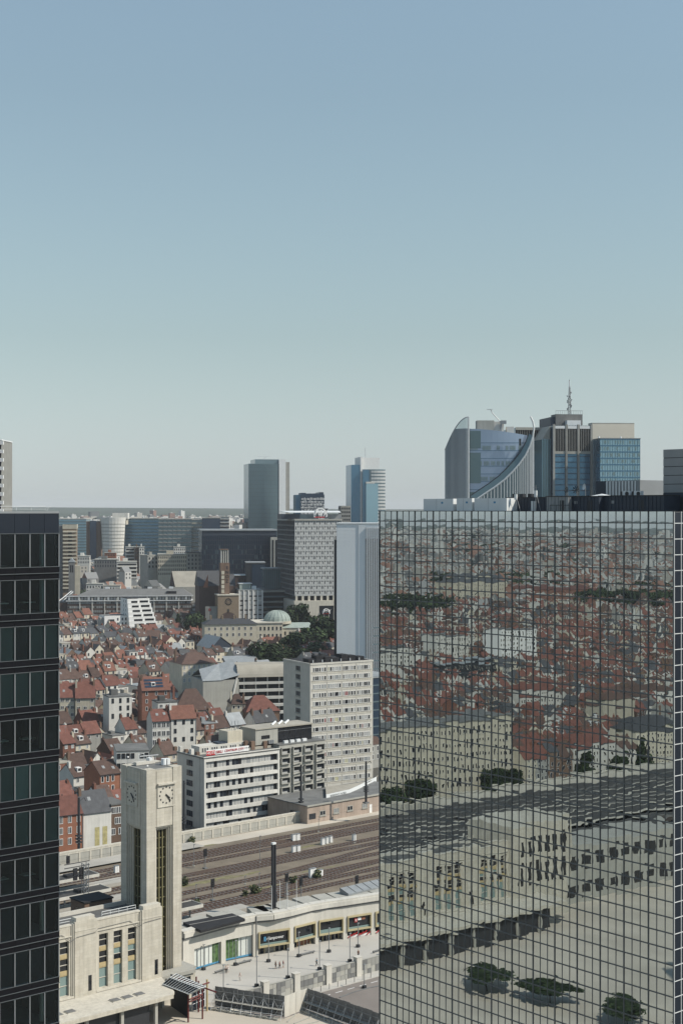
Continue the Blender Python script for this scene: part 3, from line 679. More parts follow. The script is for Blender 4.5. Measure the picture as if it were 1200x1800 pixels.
# ================================================================== STATION WING
E = (-36.3, 297.5)
def station():
    t = thing('station_building', 'long pale limestone station wing with tall triple windows left of the clock tower', 'station', (*E, 0), TH)
    x, y = E; FOOT.append([(x-170*U[0]+2, y-170*U[1]-2), (x+2, y-2), (x+2-13*.656, y+13*.755), (x-170*U[0]-13*.656, y-170*U[1]+13*.755)])
    PW, BW = 4.8, 10.5; MOD = PW+BW; NM = 11
    glass = MB().box(0, 2.0, .55, .6, 0, 1).mesh('window', 'black_glass')
    g2 = MB().box(0, 2.0, .52, .6, 0, 1).mesh('window', 'teal_glass')
    yp = MB().box(.02, 1.98, .38, .58, 0, 1).box(.3, 1.7, .33, .38, .2, .8).mesh('infill_panel', 'panel_yellow')
    tr = BX(0, 2.0, .40, .56, -.06, .06).mesh('transom', 'limestone_trim')
    segs = [('t', 0, 2.55), ('g', 2.55, 5.0), ('y', 0, 0)]
    for k in range(NM):
        x0 = -MOD*(k+1)
        pt = 21.3 if k % 2 == 0 else 21.7
        # bay
        b = MB(); zb, zh = 6.4, 17.5
        xs = [x0] + [x0+BW/2+dx*3.3+e for dx in (-1, 0, 1) for e in (-1.0, 1.0)] + [x0+BW]
        for i in range(0, 8, 2): b.box(xs[i], xs[i+1], .0, .8, zb+.6, zh)
        b.box(x0, x0+BW, .0, .8, zh, 20.3); b.box(x0, x0+BW, -.06, .8, 0, zb+.6)
        b.build('bay_wall', 'limestone', t)
        b = MB(); b.box(x0+.2, x0+BW-.2, -.22, .0, zh+.75, zh+.95); b.box(x0+.25, x0+.55, -.16, 0, zb+.6, zh+.75); b.box(x0+BW-.55, x0+BW-.25, -.16, 0, zb+.6, zh+.75); b.box(x0+.1, x0+BW-.1, -.5, -.06, zb+.1, zb+.45)
        b.build('moulding', 'limestone_trim', t)
        BX(x0-.02, x0+BW+.02, -.1, .9, 20.3, 20.55).build('coping', 'limestone_trim', t)
        for dx in (-1, 0, 1):
            wx = x0+BW/2+dx*3.3-1.0
            z = zh
            for kind, hh in (('g', 1.25), ('g', 1.25), ('y', .95), ('g', 1.15), ('g', 1.1), ('y', 1.0), ('t', 1.9), ('t', 1.9)):
                z -= hh
                kk = kind
                if kind == 'g' and dx >= 0 and hh == 1.15 and k % 2 == 0: kk = 't'
                o = link({'y': 'infill_panel'}.get(kk, 'window'), {'g': glass, 't': g2, 'y': yp}[kk], t, (wx, 0, z), scale=(1, 1, hh))
                if hh in (1.25, 1.15, 1.9): link('transom', tr, t, (wx, 0, z))
        # pier
        xp = x0+BW; xe = x0+MOD
        b = MB(); b.box(xp, xe, -.55, .9, 0, pt-.7)
        b.build('pier', 'limestone', t)
        b = MB(); b.box(xp-.28, xp, -.36, .5, 0, pt-1.0); b.box(xp-.5, xp-.28, -.18, .5, 0, pt-1.3)
        if k > 0: b.box(xe, xe+.28, -.36, .5, 0, pt-1.0); b.box(xe+.28, xe+.5, -.18, .5, 0, pt-1.3)
        b.box(xp+.35, xe-.35, -.45, 1.1, pt-.7, pt); b.box(xp+.05, xe-.05, -.62, .9, pt-2.6, pt-2.42)
        b.build('pilaster_steps', 'limestone_trim', t)
        BX(xp+3.0, xp+3.75, -.57, -.5, 7.2, 10.2).build('slot_window', 'black_glass', t)
    L_ = MOD*NM
    BX(-L_, -.75, .9, 12, 0, 18.6).build('body', 'concrete', t)
    BX(-.74, -.02, .9, 4.0, 0, 20.2).build('end_block', 'limestone', t)
    BX(-L_, -.8, 1.0, 12, 18.6, 18.7).build('roof', 'bitumen', t)
    BX(-L_, -.8, 11.7, 12, 18.7, 19.5).build('rear_parapet', 'concrete_pale', t)
    # taller end pavilion and lower block, seen in the mirror facade
    BX(-L_-22, -L_-.05, -1.2, 14, 0, 24).build('pavilion', 'limestone', t)
    wm = BX(0, 1.3, -1.26, -1.1, 0, 5.5).mesh('window', 'black_glass')
    for k in range(6): link('window', wm, t, (-L_-20+k*3.1, 0, 9)); link('window', wm, t, (-L_-20+k*3.1, 0, 16.2), scale=(1, 1, .8))
    BX(-L_-75, -L_-22.1, 2, 14, 0, 15).build('low_block', 'concrete', t)
    w3 = BX(0, 3.2, 1.92, 2.1, 0, 3.2).mesh('window', 'black_glass')
    for k in range(9): link('window', w3, t, (-L_-72+k*5.4, 0, 9.5)); link('window', w3, t, (-L_-72+k*5.4, 0, 2.0))
    # canopy in front
    q = lambda px, py: tuple(a-b_ for a, b_ in zip(gnd(px, py, 6.5), E))
    def loc(p): return (p[0]*U[0]+p[1]*U[1], p[0]*V[0]+p[1]*V[1])
    front = loc(q(304, 1748)); front2 = (-L_-10, front[1])
    c = MB().prism([(-L_-10, -.08), (-L_-10, front[1]), (front[0], front[1]), (front[0]+1.4, front[1]+1.5), (-.2, -.7), (-.2, -.08)], 5.9, 6.4).build('canopy', 'limestone_trim', t)
    MB().prism([(-L_-10, front[1]-.15), (front[0]+.1, front[1]-.15), (front[0]+.1, front[1]+.0), (-L_-10, front[1]+.0)], 5.75, 6.55).build('canopy_fascia', 'limestone', t)
    sk = MB(); sk.box(-1.0, 1.0, -.9, .9, 0, .14); sk.quad((-.85, -.75, .3), (.85, -.75, .3), (.85, .75, .3), (-.85, .75, .3))
    sk = MB(); sk.box(-1.0, 1.0, -.9, .9, 0, .12); sk.mat(1).prism([(-.88, -.78), (.88, -.78), (.88, .78), (-.88, .78)], .12, .2)
    skm = sk.mesh('skylight', ['limestone_trim', 'concrete_dark'])
    base = loc(q(226, 1754))
    for g in range(8):
        for k in range(3): link('skylight', skm, t, (base[0]-2.4-g*MOD+(k-.0)*2.75-.2, base[1]+.6, 6.4))
    pm = BX(-.3, .3, -.3, .3, 0, 5.9).mesh('column', 'concrete')
    for k in range(22): link('column', pm, t, (-8-k*7.65, front[1]+1.0, 0))
    BX(-L_, -6, -.6, -.09, 0, 5.8).build('shopfront', 'dark_glass', t)
    BX(-L_-5, -9, front[1]+1.6, front[1]+1.8, 0, 5.7).build('shade_band_wall', 'dark_metal', t)  # dark wall added to give the shade band under the canopy edge
    # cable run across the facade
    b = MB(); pts = []
    for k in range(6):
        x0 = -MOD*k
        pts += [(x0-.3, -.66, 18.3), (x0-PW+.5, -.66, 18.1), (x0-PW-.6, -.24, 17.4), (x0-PW-2.6, -.1, 18.9), (x0-MOD+.6, -.1, 18.7)]
    b.path(pts, .05, 4); b.build('cable', 'concrete_dark', t)
    # roof railing and penthouse
    def on(x, y): return (E[0]+x*U[0]+y*V[0], E[1]+x*U[1]+y*V[1])
    r = thing('roof_railing', 'white tube railing along the station roof parapet', 'railing', (*on(0, 0), 20.4), TH)
    MB().bar((-13, 1.2, 1.0), (-5.2, 1.2, 1.0), .06).bar((-13, 1.2, .5), (-5.2, 1.2, .5), .05).bar((-28, 1.2, 1.0), (-17, 1.2, 1.0), .06).bar((-28, 1.2, .5), (-17, 1.2, .5), .05).build('handrail', 'white_metal', r)
    for k in range(5): MB().bar((-13+k*1.95, 1.2, .15), (-13+k*1.95, 1.2, 1.0), .05).build('post', 'white_metal', r)
    p = thing('roof_penthouse', 'dark brick block behind the station roof in the shade of the clock tower', 'penthouse', (*on(-9.0, 14.2), EZ), TH)
    BX(0, 6.6, 0, 5.5, -3, 13.2).build('wall', 'brick_brown', p); BX(-.2, 6.8, -.2, 5.7, 13.2, 13.5).build('roof', 'bitumen_black', p)
    BX(1.0, 2.8, -.08, -.01, 10.2, 12.2).build('window', 'black_glass', p); BX(4.6, 6.2, -.08, -.01, 10.6, 12).build('louvre', 'dark_metal', p); BX(-.08, -.01, 1.5, 3.6, 10.4, 12).build('window', 'black_glass', p)
    # low entrance block right of the tower foot
    e = thing('entrance_block', 'low flat roofed block at the foot of the clock tower beside the arcade', 'building', (*on(0, 0), 0), TH)
    BX(.3, 8.7, 1.0, 4.0, 0, 5.2).build('wall', 'limestone', e); BX(.1, 9.0, .6, 4.1, 5.2, 5.9).build('roof', 'concrete', e); BX(4.6, 8.0, .92, .99, 1.4, 4.6).build('window', 'black_glass', e)
    BX(8.8, 11.6, 4.4, 13.0, 0, 4.6).build('annex', 'limestone', e); BX(8.75, 11.7, 4.2, 13.1, 4.6, 5.1).build('annex_roof', 'concrete', e)
station()
# ================================================================== ARCADE
ARC = [(322, 318.5), (397, 327.6), (450, 332.2), (480, 333.4), (508, 336), (547, 340.8), (575, 343.2), (602, 345), (667, 350), (720, 355), (800, 363)]
def arc_pt(px):
    for (a, da), (b, db) in zip(ARC, ARC[1:]):
        if px <= b: d = da + (db-da)*(px-a)/(b-a); return (px_x(px, d), d)
    return (px_x(px, ARC[-1][1]), ARC[-1][1])
def inward(a, b, t):
    dx, dy = b[0]-a[0], b[1]-a[1]; l = sqrt(dx*dx+dy*dy); return (-dy/l*t, dx/l*t)
def wallprism(b, a, c, t0, t1, z0, z1):
    i0 = inward(a, c, t0); i1 = inward(a, c, t1)
    b.prism([(a[0]+i0[0], a[1]+i0[1]), (c[0]+i0[0], c[1]+i0[1]), (c[0]+i1[0], c[1]+i1[1]), (a[0]+i1[0], a[1]+i1[1])], z0, z1); return b
def arcade():
    t = thing('shopping_arcade', 'low curved concrete arcade of shops between the clock tower and mirror tower', 'arcade')
    opens = [(342, 389, 'p'), (397, 445, 'p'), (454, 509, 's'), (517, 554, 's'), (560, 603, 's'), (610, 652, 's'), (659, 703, 's'), (711, 752, 's')]
    cur = 322
    names = ['shop_front']*8
    for i, (a, c, kind) in enumerate(opens):
        P0, P1, P2 = arc_pt(cur), arc_pt(a), arc_pt(c)
        wallprism(MB(), P0, P1, 0, .9, 0, 7.5).build('pier', 'concrete_pale', t)
        top = 4.9 if kind == 'p' else 5.3
        wallprism(MB(), P1, P2, 0.0, .9, top, 7.5).build('lintel', 'concrete_pale', t)
        if kind == 'p':
            s = wallprism(MB(), P1, P2, .7, .9, .2, top).build('poster_board', 'poster_white', t, label='shop window covered with a pale poster')
            f0, f1 = (.74, .96) if i == 0 else (.02, .5)
            lerp = lambda f: (P1[0]+(P2[0]-P1[0])*f, P1[1]+(P2[1]-P1[1])*f)
            wallprism(MB(), lerp(f0), lerp(f1), .62, .7, .5, top-.2).build('leaf_print', 'poster_green', s)
            for f in (.15, .3, .45, .6, .8): wallprism(MB(), lerp(f), lerp(f+.012), .60, .7, .2, top).build('glazing_bar', 'grey_metal', s)
            wallprism(MB(), P1, P2, .58, .7, .2, .55).build('blue_strip', 'sign_blue', s)
        else:
            wallprism(MB(), P1, P2, 1.6, 1.8, 0, top).build('back_wall', 'dark_glass', t)
            fr = wallprism(wallprism(MB(), P1, P2, -.35, .9, 1.75, 2.1), P1, P2, -.35, .9, top-.4, top-.02)
            e = .05; lerp = lambda f: (P1[0]+(P2[0]-P1[0])*f, P1[1]+(P2[1]-P1[1])*f)
            wallprism(fr, lerp(0.004), lerp(.04), -.35, .9, 2.1, top-.4); wallprism(fr, lerp(.96), lerp(.996), -.35, .9, 2.1, top-.4)
            fo = fr.build('shop_window', 'gold_frame', t)
            wallprism(MB(), lerp(.04), lerp(.96), .35, .4, 2.1, top-.4).build('pane', 'black_glass', fo)
            wallprism(MB(), lerp(.05), lerp(.95), .15, .2, 2.1, 2.1+(.85 if i == 4 else .45)).build('glass_screen', 'teal_glass', fo)
            for k in range(6):
                f = .08+.16*k; wallprism(MB(), lerp(f), lerp(f+.02), .9, 1.0, 0, 1.7).build('door_post', 'gold_frame' if k % 2 else 'concrete', t)
            if i == 3: wallprism(MB(), lerp(.3), lerp(.9), 1.3, 1.4, .1, 1.6).build('wooden_door', 'brick_orange', t)
            if i >= 5:
                for k in range(7):
                    f = .04+.13*k
                    a3, b3 = lerp(f), lerp(f+.14); MB().bar((a3[0], a3[1], .25+.2*(k % 3)), (b3[0], b3[1]-.3, .9+.2*(k % 3)), .16, 4).build('awning_strip', 'sign_red', t)
                wallprism(MB(), lerp(.03), lerp(.97), .2, .5, .05, .5).build('stall_front', 'sign_white', t)
        cur = c
    # cornice: a bulging band with a dark underside, roof deck behind
    stp = [322, 360, 397, 425, 450, 465, 480, 494, 508, 527, 547, 560, 575, 590, 602, 635, 667, 700, 752]
    co = MB(); dk = MB(); rf = MB()
    for a, c in zip(stp, stp[1:]):
        A, C_ = arc_pt(a), arc_pt(c)
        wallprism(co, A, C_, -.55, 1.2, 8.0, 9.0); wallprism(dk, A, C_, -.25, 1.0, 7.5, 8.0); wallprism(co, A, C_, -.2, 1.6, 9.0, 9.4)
        wallprism(rf, A, C_, 1.6, 8.5, 8.6, 8.9); wallprism(rf, A, C_, 2.0, 8.5, 0, 8.6)
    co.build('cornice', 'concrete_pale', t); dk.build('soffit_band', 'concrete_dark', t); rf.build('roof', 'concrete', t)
    # downpipe between the two halves
    p = arc_pt(450); MB().bar((p[0]+.1, p[1]-.75, 0), (p[0]+.1, p[1]-.75, 9.2), .14, 8).build('downpipe', 'concrete_dark', t)
    # signs (flat lettering over the shop windows)
    def text(body, px0, px1, z, size, m_, out=.5):
        A, C_ = arc_pt(px0), arc_pt(px1); cu = bpy.data.curves.new('lettering', 'FONT'); cu.body = body; cu.size = size; cu.extrude = .03; cu.align_x = 'CENTER'; cu.align_y = 'CENTER'; cu.materials.append(M[m_])
        i = inward(A, C_, -out); o = bpy.data.objects.new('lettering', cu); COL.objects.link(o); o.parent = t
        o.location = ((A[0]+C_[0])/2+i[0], (A[1]+C_[1])/2+i[1], z); o.rotation_euler = (R(90), 0, atan2(C_[1]-A[1], C_[0]-A[0]))
    text('manpower', 464, 505, 3.55, 1.0, 'sign_white', -.2)
    a, c = arc_pt(464), arc_pt(468); wallprism(MB(), a, c, .1, .2, 3.1, 4.1).build('sign_emblem', 'sign_blue', t)
    for k, (p0, p1, m_, tx) in enumerate(((623, 628, 'sign_red', 'K'), (629, 635, 'sign_white', ''), (636, 642, 'brick_orange', ''))):
        wallprism(MB(), arc_pt(p0), arc_pt(p1), .1, .2, 3.9 if k else 3.5, 4.5).build('sign_board', m_, t)
    text('K', 623, 628, 4.0, .9, 'sign_white', .05)
    # dark tarpaulin roof at the left end and a zinc roof light at the right end
    r = thing('tarpaulin_roof', 'black sagging flat roof behind the left end of the arcade', 'roof')
    A, C_ = gnd(322, 1622, 9.4), gnd(408, 1606, 9.4); i = inward(A, C_, -5.5)
    MB().prism([A, C_, (C_[0]+i[0], C_[1]+i[1]), (A[0]+i[0]*1.4, A[1]+i[1]*1.4)], 8.92, 9.5).build('membrane', 'bitumen_black', r)
    i2 = inward(A, C_, -2.7); MB().bar((A[0]+i2[0], A[1]+i2[1], 9.55), (C_[0]+i2[0], C_[1]+i2[1], 9.55), .12, 4).build('ridge', 'bitumen', r)
    r = thing('zinc_roof_light', 'shiny zinc roof light on the right end of the arcade roof', 'roof light')
    A, C_ = gnd(612, 1572, 9.3), gnd(690, 1553, 9.3); i = inward(A, C_, 3)
    MB().prism([A, C_, (C_[0]+i[0], C_[1]+i[1]), (A[0]+i[0], A[1]+i[1])], 8.92, [9.3, 9.3, 10.2, 10.2]).build('roof_sheet', 'zinc', r)
    for k in range(6):
        f = k/6; p = (A[0]+(C_[0]-A[0])*f, A[1]+(C_[1]-A[1])*f); MB().bar((p[0], p[1], 9.35), (p[0]+i[0], p[1]+i[1], 10.25), .06, 4).build('seam', 'dark_metal', r)
arcade()
# ================================================================== TERRACE WALL, PILLARS, LAMPS
def terrace_wall():
    x, y = xy(0, WQ); s0 = sq(*gnd(393, 1745, 0))[0]
    pill = [COLS(px_, WQ) for px_ in (466, 520.5, 576, 629)]
    sp = (pill[3]-pill[0])/3; pill = [pill[0]-sp] + pill + [pill[3]+sp, pill[3]+2*sp]
    t = thing('terrace_wall', 'grey stone slab wall with pale square pillars above the lower road', 'wall', (x, y, -2.95), TH)
    BX(pill[0]-3, pill[-1], -.1, .35, 0, 3.3).build('wall_body', 'concrete_dark', t)
    rnd = random.Random(3)
    pm = BX(-.75, .75, -.5, .7, 0, 4.2).mesh('pillar', 'concrete_pale'); cap = BX(-.82, .82, -.56, .76, 4.2, 4.35).mesh('cap', 'concrete_pale')
    for s in pill:
        p = link('pillar', pm, t, (s, 0, 0)); link('cap', cap, p)
    sizes = {}
    for a, b_ in zip(pill, pill[1:]):
        xs = a+.8
        while xs < b_-.85:
            wd = min(rnd.choice((.9, 1.2, 1.5)), b_-.8-xs)
            hs_ = rnd.choice(([1.1, 1.1, 1.0], [1.6, 1.6], [1.0, 1.3, .9]))
            z = .04
            for h in hs_:
                k = (round(wd, 1), h, rnd.randrange(3))
                if k not in sizes: sizes[k] = BX(.03, wd-.03, -.16-.04*k[2], -.1, .03, h-.03).mesh('stone_slab', ['concrete', 'render_grey', 'concrete_dark'][k[2]])
                link('stone_slab', sizes[k], t, (xs, 0, z)); z += h
            xs += wd
    BX(pill[0]-3, pill[-1], -.12, .37, 3.3, 3.42).build('coping', 'concrete', t)
    # lamps: one behind each pillar, a second row nearer the shops
    def lamp(x_, y_, z_, h, label, grp):
        l = thing('street_lamp', label, 'street lamp', (x_, y_, z_), TH, grp)
        BX(-.35, .35, -.35, .35, 0, .6).build('base', 'dark_metal', l); MB().bar((0, 0, .6), (0, 0, h), .09, 8).build('pole', 'grey_metal', l)
        BX(-.15, .35, -.14, .14, h, h+.16).build('lamp_head', 'grey_metal', l)
    txt = ['farthest left beside the hoarding', 'behind the leftmost full pillar', 'behind the second pillar', 'behind the third pillar', 'behind the pillar nearest the mirror tower']
    for k, s in enumerate(pill[:5]):
        p = xy(s-.9, WQ+1.7); lamp(p[0], p[1], 0, 6.2, f'thin grey lamp post on the terrace {txt[k]}', 'lamps along the terrace wall')
    for k, (px_, py_) in enumerate(((358, 1705), (414, 1697), (472, 1691), (525, 1682), (578, 1674), (629, 1665))):
        p = gnd(px_, py_); lamp(p[0], p[1], 0, 5.4, 'thin lamp post on the terrace ' + ['in front of the left poster shop', 'in front of the right poster shop', 'before the shop with white lettering', 'before the shop with a wooden door',
                                'before the glazed third shop', 'before the shop with red stalls'][k], 'lamps along the shop fronts')
    for k, (a, b_, c, d) in enumerate(((417, 1697, 442, 1690), (528, 1681, 553, 1675), (378, 1712, 402, 1704), (655, 1676, 672, 1671))):
        p, q = gnd(a, b_), gnd(c, d); b = MB().bar((p[0], p[1], .42), (q[0], q[1], .42), .2, 4)
        bn = thing('bench', 'long low dark bench ' + ['before the right poster shop', 'before the wooden door shop', 'left of the standing pair in white', 'close to the mirror tower edge'][k], 'bench', (p[0], p[1], 0), 0, 'benches on the terrace')
        o = b.build('seat', 'concrete_dark', bn, (-p[0], -p[1], 0))
        for f in (.1, .9): MB().cyl(p[0]+(q[0]-p[0])*f, p[1]+(q[1]-p[1])*f, 0, .4, .15, 6).build('leg', 'concrete_dark', o)
    # lower road: slim posts along the pavement, one taller lamp
    pm = MB().cyl(0, 0, 0, 1.1, .06, 6).mesh('post', 'dark_metal')
    for k in range(8):
        p = xy(pill[2]+2+k*2.4, WQ-2.9); o = thing('bollard', 'slim dark bollard under the stone wall, ' + ['first', 'second', 'third', 'fourth', 'fifth', 'sixth', 'seventh', 'last'][k] + ' of the row counted from the pale hoarding', 'bollard', (p[0], p[1], -2.82), 0, 'bollards on the pavement below the terrace wall')
        link('post', pm, o); MB().cyl(0, 0, 1.1, 1.18, .09, 6).build('cap', 'dark_metal', o)
    p = gnd(640, 1737, -2.95); lamp(p[0], p[1], -2.95, 5.0, 'short lamp post standing on the lower road side near the mirror tower', None)
    p = gnd(640, 1745, -2.95)
    b = MB(); pts = [gnd(598, 1754, -2.95), gnd(625, 1744, -2.95), gnd(650, 1737, -2.95), gnd(672, 1733, -2.95)]
    for a, c in zip(pts, pts[1:]): wallprism(b, a, c, 0, .35, -2.95, -2.83)
    b.build('kerb', 'concrete_dark', kind='structure')
terrace_wall()
# ================================================================== HOARDING WITH SCAFFOLD
mat('hoarding_board', (.15, .15, .145), .8, .2, .7, streak=.3, objvar=.25)
def hoarding():
    H = 4.3
    def run(label, A, C_, m_, n, scaf, side):
        L = sqrt((C_[0]-A[0])**2+(C_[1]-A[1])**2); an = atan2(C_[1]-A[1], C_[0]-A[0])
        t = thing('hoarding', label, 'hoarding', (A[0], A[1], 0), an, 'hoardings round the plaza edge')
        pm = BX(.02, L/n-.02, 0, .06, .15, H).mesh('board', m_)
        for k in range(n): o = link('board', pm, t, (k*L/n, .02*(k % 2), .06*(k % 3)))
        if scaf:
            for z in (1.0, 2.4, 3.5): MB().bar((0, -.3, z), (L, -.3, z), .05).build('ledger', 'grey_metal', t)
            m = int(L/2.1)
            for k in range(m+1):
                x = k*L/m
                MB().bar((x, -.3, 0), (x, -.3, H-.3), .045).build('standard', 'grey_metal', t)
                MB().bar((x, -.3, 3.3), (x+.1, -2.0, .1), .045).build('brace', 'white_metal', t)
                MB().bar((x, -.3, 1.0), (x, -1.6, 1.0), .035).build('tie', 'grey_metal', t)
                if k < m: MB().bar((x, -1.5, .9), (x+L/m, -1.5, .9+.02*k), .04).build('ledger', 'white_metal', t); MB().bar((x, -.34, 3.4), (x+L/m, -1.2, 1.2), .035).build('diagonal', 'grey_metal', t); BX(x+.1, x+L/m-.1, -1.3, -.4, 1.9, 1.95).build('platform_board', 'concrete', t)
                if k % 2 == 0 and k < m: MB().bar((x, -.32, .2), (x+L/m, -.32, 3.4), .035).build('diagonal', 'white_metal', t)
            wl = MB(); rnd = random.Random(int(L*10))
            for k in range(int(L/.75)): wl.box(k*.75+.05, k*.75+.65, -1.9+rnd.uniform(-.1, .1), -1.1, .02, .32+rnd.uniform(0, .15))
            wl.build('ballast_blocks', 'concrete', t, kind='stuff')
    run('long grey board hoarding with scaffold braces right of the red canopy', HA, HB, 'hoarding_board', 9, True, 1)
    run('short sunlit pale hoarding panel between the two long ones', HB, HB2, 'concrete_pale', 4, False, 1)
    run('dark hoarding with scaffold running down to the mirror tower', HB2, HC, 'concrete_dark', 10, True, 1)
    # loose boards and planks on the ground in front
    for k, (a, b_) in enumerate((((505, 1797), (520, 1783)), ((517, 1800), (548, 1788)), ((528, 1804), (560, 1796)))):
        p, q = gnd(*a), gnd(*b_); L = sqrt((q[0]-p[0])**2+(q[1]-p[1])**2)
        o = BX(0, L, -.12, .12, 0, .14).build('timber_plank', 'concrete', None, (p[0], p[1], 0), atan2(q[1]-p[1], q[0]-p[0]))
        tag(o, ['short plank lying by the pale hoarding corner', 'long plank lying on the plaza below the hoarding corner', 'outermost plank lying near the picture bottom'][k], 'plank', 'planks lying before the hoarding')
hoarding()
# ================================================================== RED STEEL GLAZED CANOPY
def red_canopy():
    p0 = gnd(331, 1797); t = thing('glazed_canopy', 'red steel entrance canopy with pitched glass roof beside the hoarding', 'canopy', (p0[0], p0[1], 0), 0)
    # pitched glass roof: ridge and eaves given by photo points at their heights
    ra, rb = gnd(299, 1719, 7.9), gnd(350, 1738, 7.9); ea, eb = gnd(286, 1730, 6.6), gnd(332, 1748, 6.6); fa, fb = gnd(310, 1712, 6.6), gnd(362, 1735, 6.6)
    g = lambda p, z: (p[0]-p0[0], p[1]-p0[1], z)
    b = MB(); b.quad(g(ea, 6.6), g(eb, 6.6), g(rb, 7.9), g(ra, 7.9)); b.quad(g(ra, 7.9), g(rb, 7.9), g(fb, 6.6), g(fa, 6.6)); b.poly([g(eb, 6.6), g(fb, 6.6), g(rb, 7.9)])
    gr = b.build('glass_roof', 'dark_glass', t)
    L = lambda p, q, f: (p[0]+(q[0]-p[0])*f, p[1]+(q[1]-p[1])*f)
    for k in range(12):
        f = k/11; MB().bar(g(L(ea, eb, f), 6.66), g(L(ra, rb, f), 7.96), .07, 4).build('rafter', 'white_metal', gr); MB().bar(g(L(fa, fb, f), 6.66), g(L(ra, rb, f), 7.96), .07, 4).build('rafter', 'white_metal', gr)
    for a, c, z in ((ra, rb, 7.98), (ea, eb, 6.66), (fa, fb, 6.66)): MB().bar(g(a, z), g(c, z), .10, 4).build('purlin', 'white_metal', gr)
    for f in (.3, .7): MB().bar(g(L(eb, fb, f), 6.6), g(rb, 7.9), .07, 4).build('gable_bar', 'white_metal', gr)
    MB().bar(g(eb, 6.6), g(fb, 6.6), .09, 4).build('gable_sill', 'white_metal', gr)
    # long red beams and posts
    for a, c in (((314, 1720, 7.2), (380, 1744, 6.2)), ((356, 1731, 6.0), (368, 1727, 6.0)), ((333, 1757, 5.2), (356, 1748, 5.4)), ((333, 1761, 4.6), (357, 1752, 4.8))):
        MB().bar(g(gnd(*a), a[2]), g(gnd(*c), c[2]), .17, 4).build('beam', 'red_steel', t)
    for px_, py_, h in ((331, 1797, 5.3), (356, 1791, 6.0), (349, 1779, 6.2), (345, 1772, 6.3)):
        q = gnd(px_, py_); MB().bar(g(q, 0), g(q, h), .16, 6).build('post', 'red_steel', t)
    q = gnd(364, 1777); MB().bar(g(q, 0), g(q, 6.3), .2, 6).build('post', 'panel_yellow', t, label='cream post')
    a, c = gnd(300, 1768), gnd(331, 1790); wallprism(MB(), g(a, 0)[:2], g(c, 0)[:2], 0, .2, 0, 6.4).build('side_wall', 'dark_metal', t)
    a, c = gnd(338, 1778), gnd(360, 1768); i = MB(); wallprism(i, g(a, 0)[:2], g(c, 0)[:2], 0, .15, 0, 4.4); i.build('glazed_screen', 'dark_glass', t)
    for k in range(4):
        p, q = L(a, c, k/3), L(a, c, k/3); MB().bar((p[0]-p0[0], p[1]-p0[1]-.1, 0), (p[0]-p0[0], p[1]-p0[1]-.1, 4.4), .07, 4).build('screen_bar', 'white_metal', t)
    for z in (1.4, 2.9): MB().bar((a[0]-p0[0], a[1]-p0[1]-.12, z), (c[0]-p0[0], c[1]-p0[1]-.12, z), .06, 4).build('screen_rail', 'white_metal', t)
red_canopy()
# ================================================================== MID-DISTANCE BUILDINGS
def win(wd, ht, glass='house_glass', frame='white_paint', f=.08, split=0): return pane_mesh(wd, ht, (frame, glass), f, .07, split)
def wins(root, me, xs, zs, y=-.03, name='window'):
    for z in zs:
        for x in xs: link(name, me, root, (x, y, z))
def side(root, me, ys, zs, x=-.03, name='window'):
    for z in zs:
        for y in ys: link(name, me, root, (x, y, z), -pi/2)       # on the x = 0 face, looking to -x
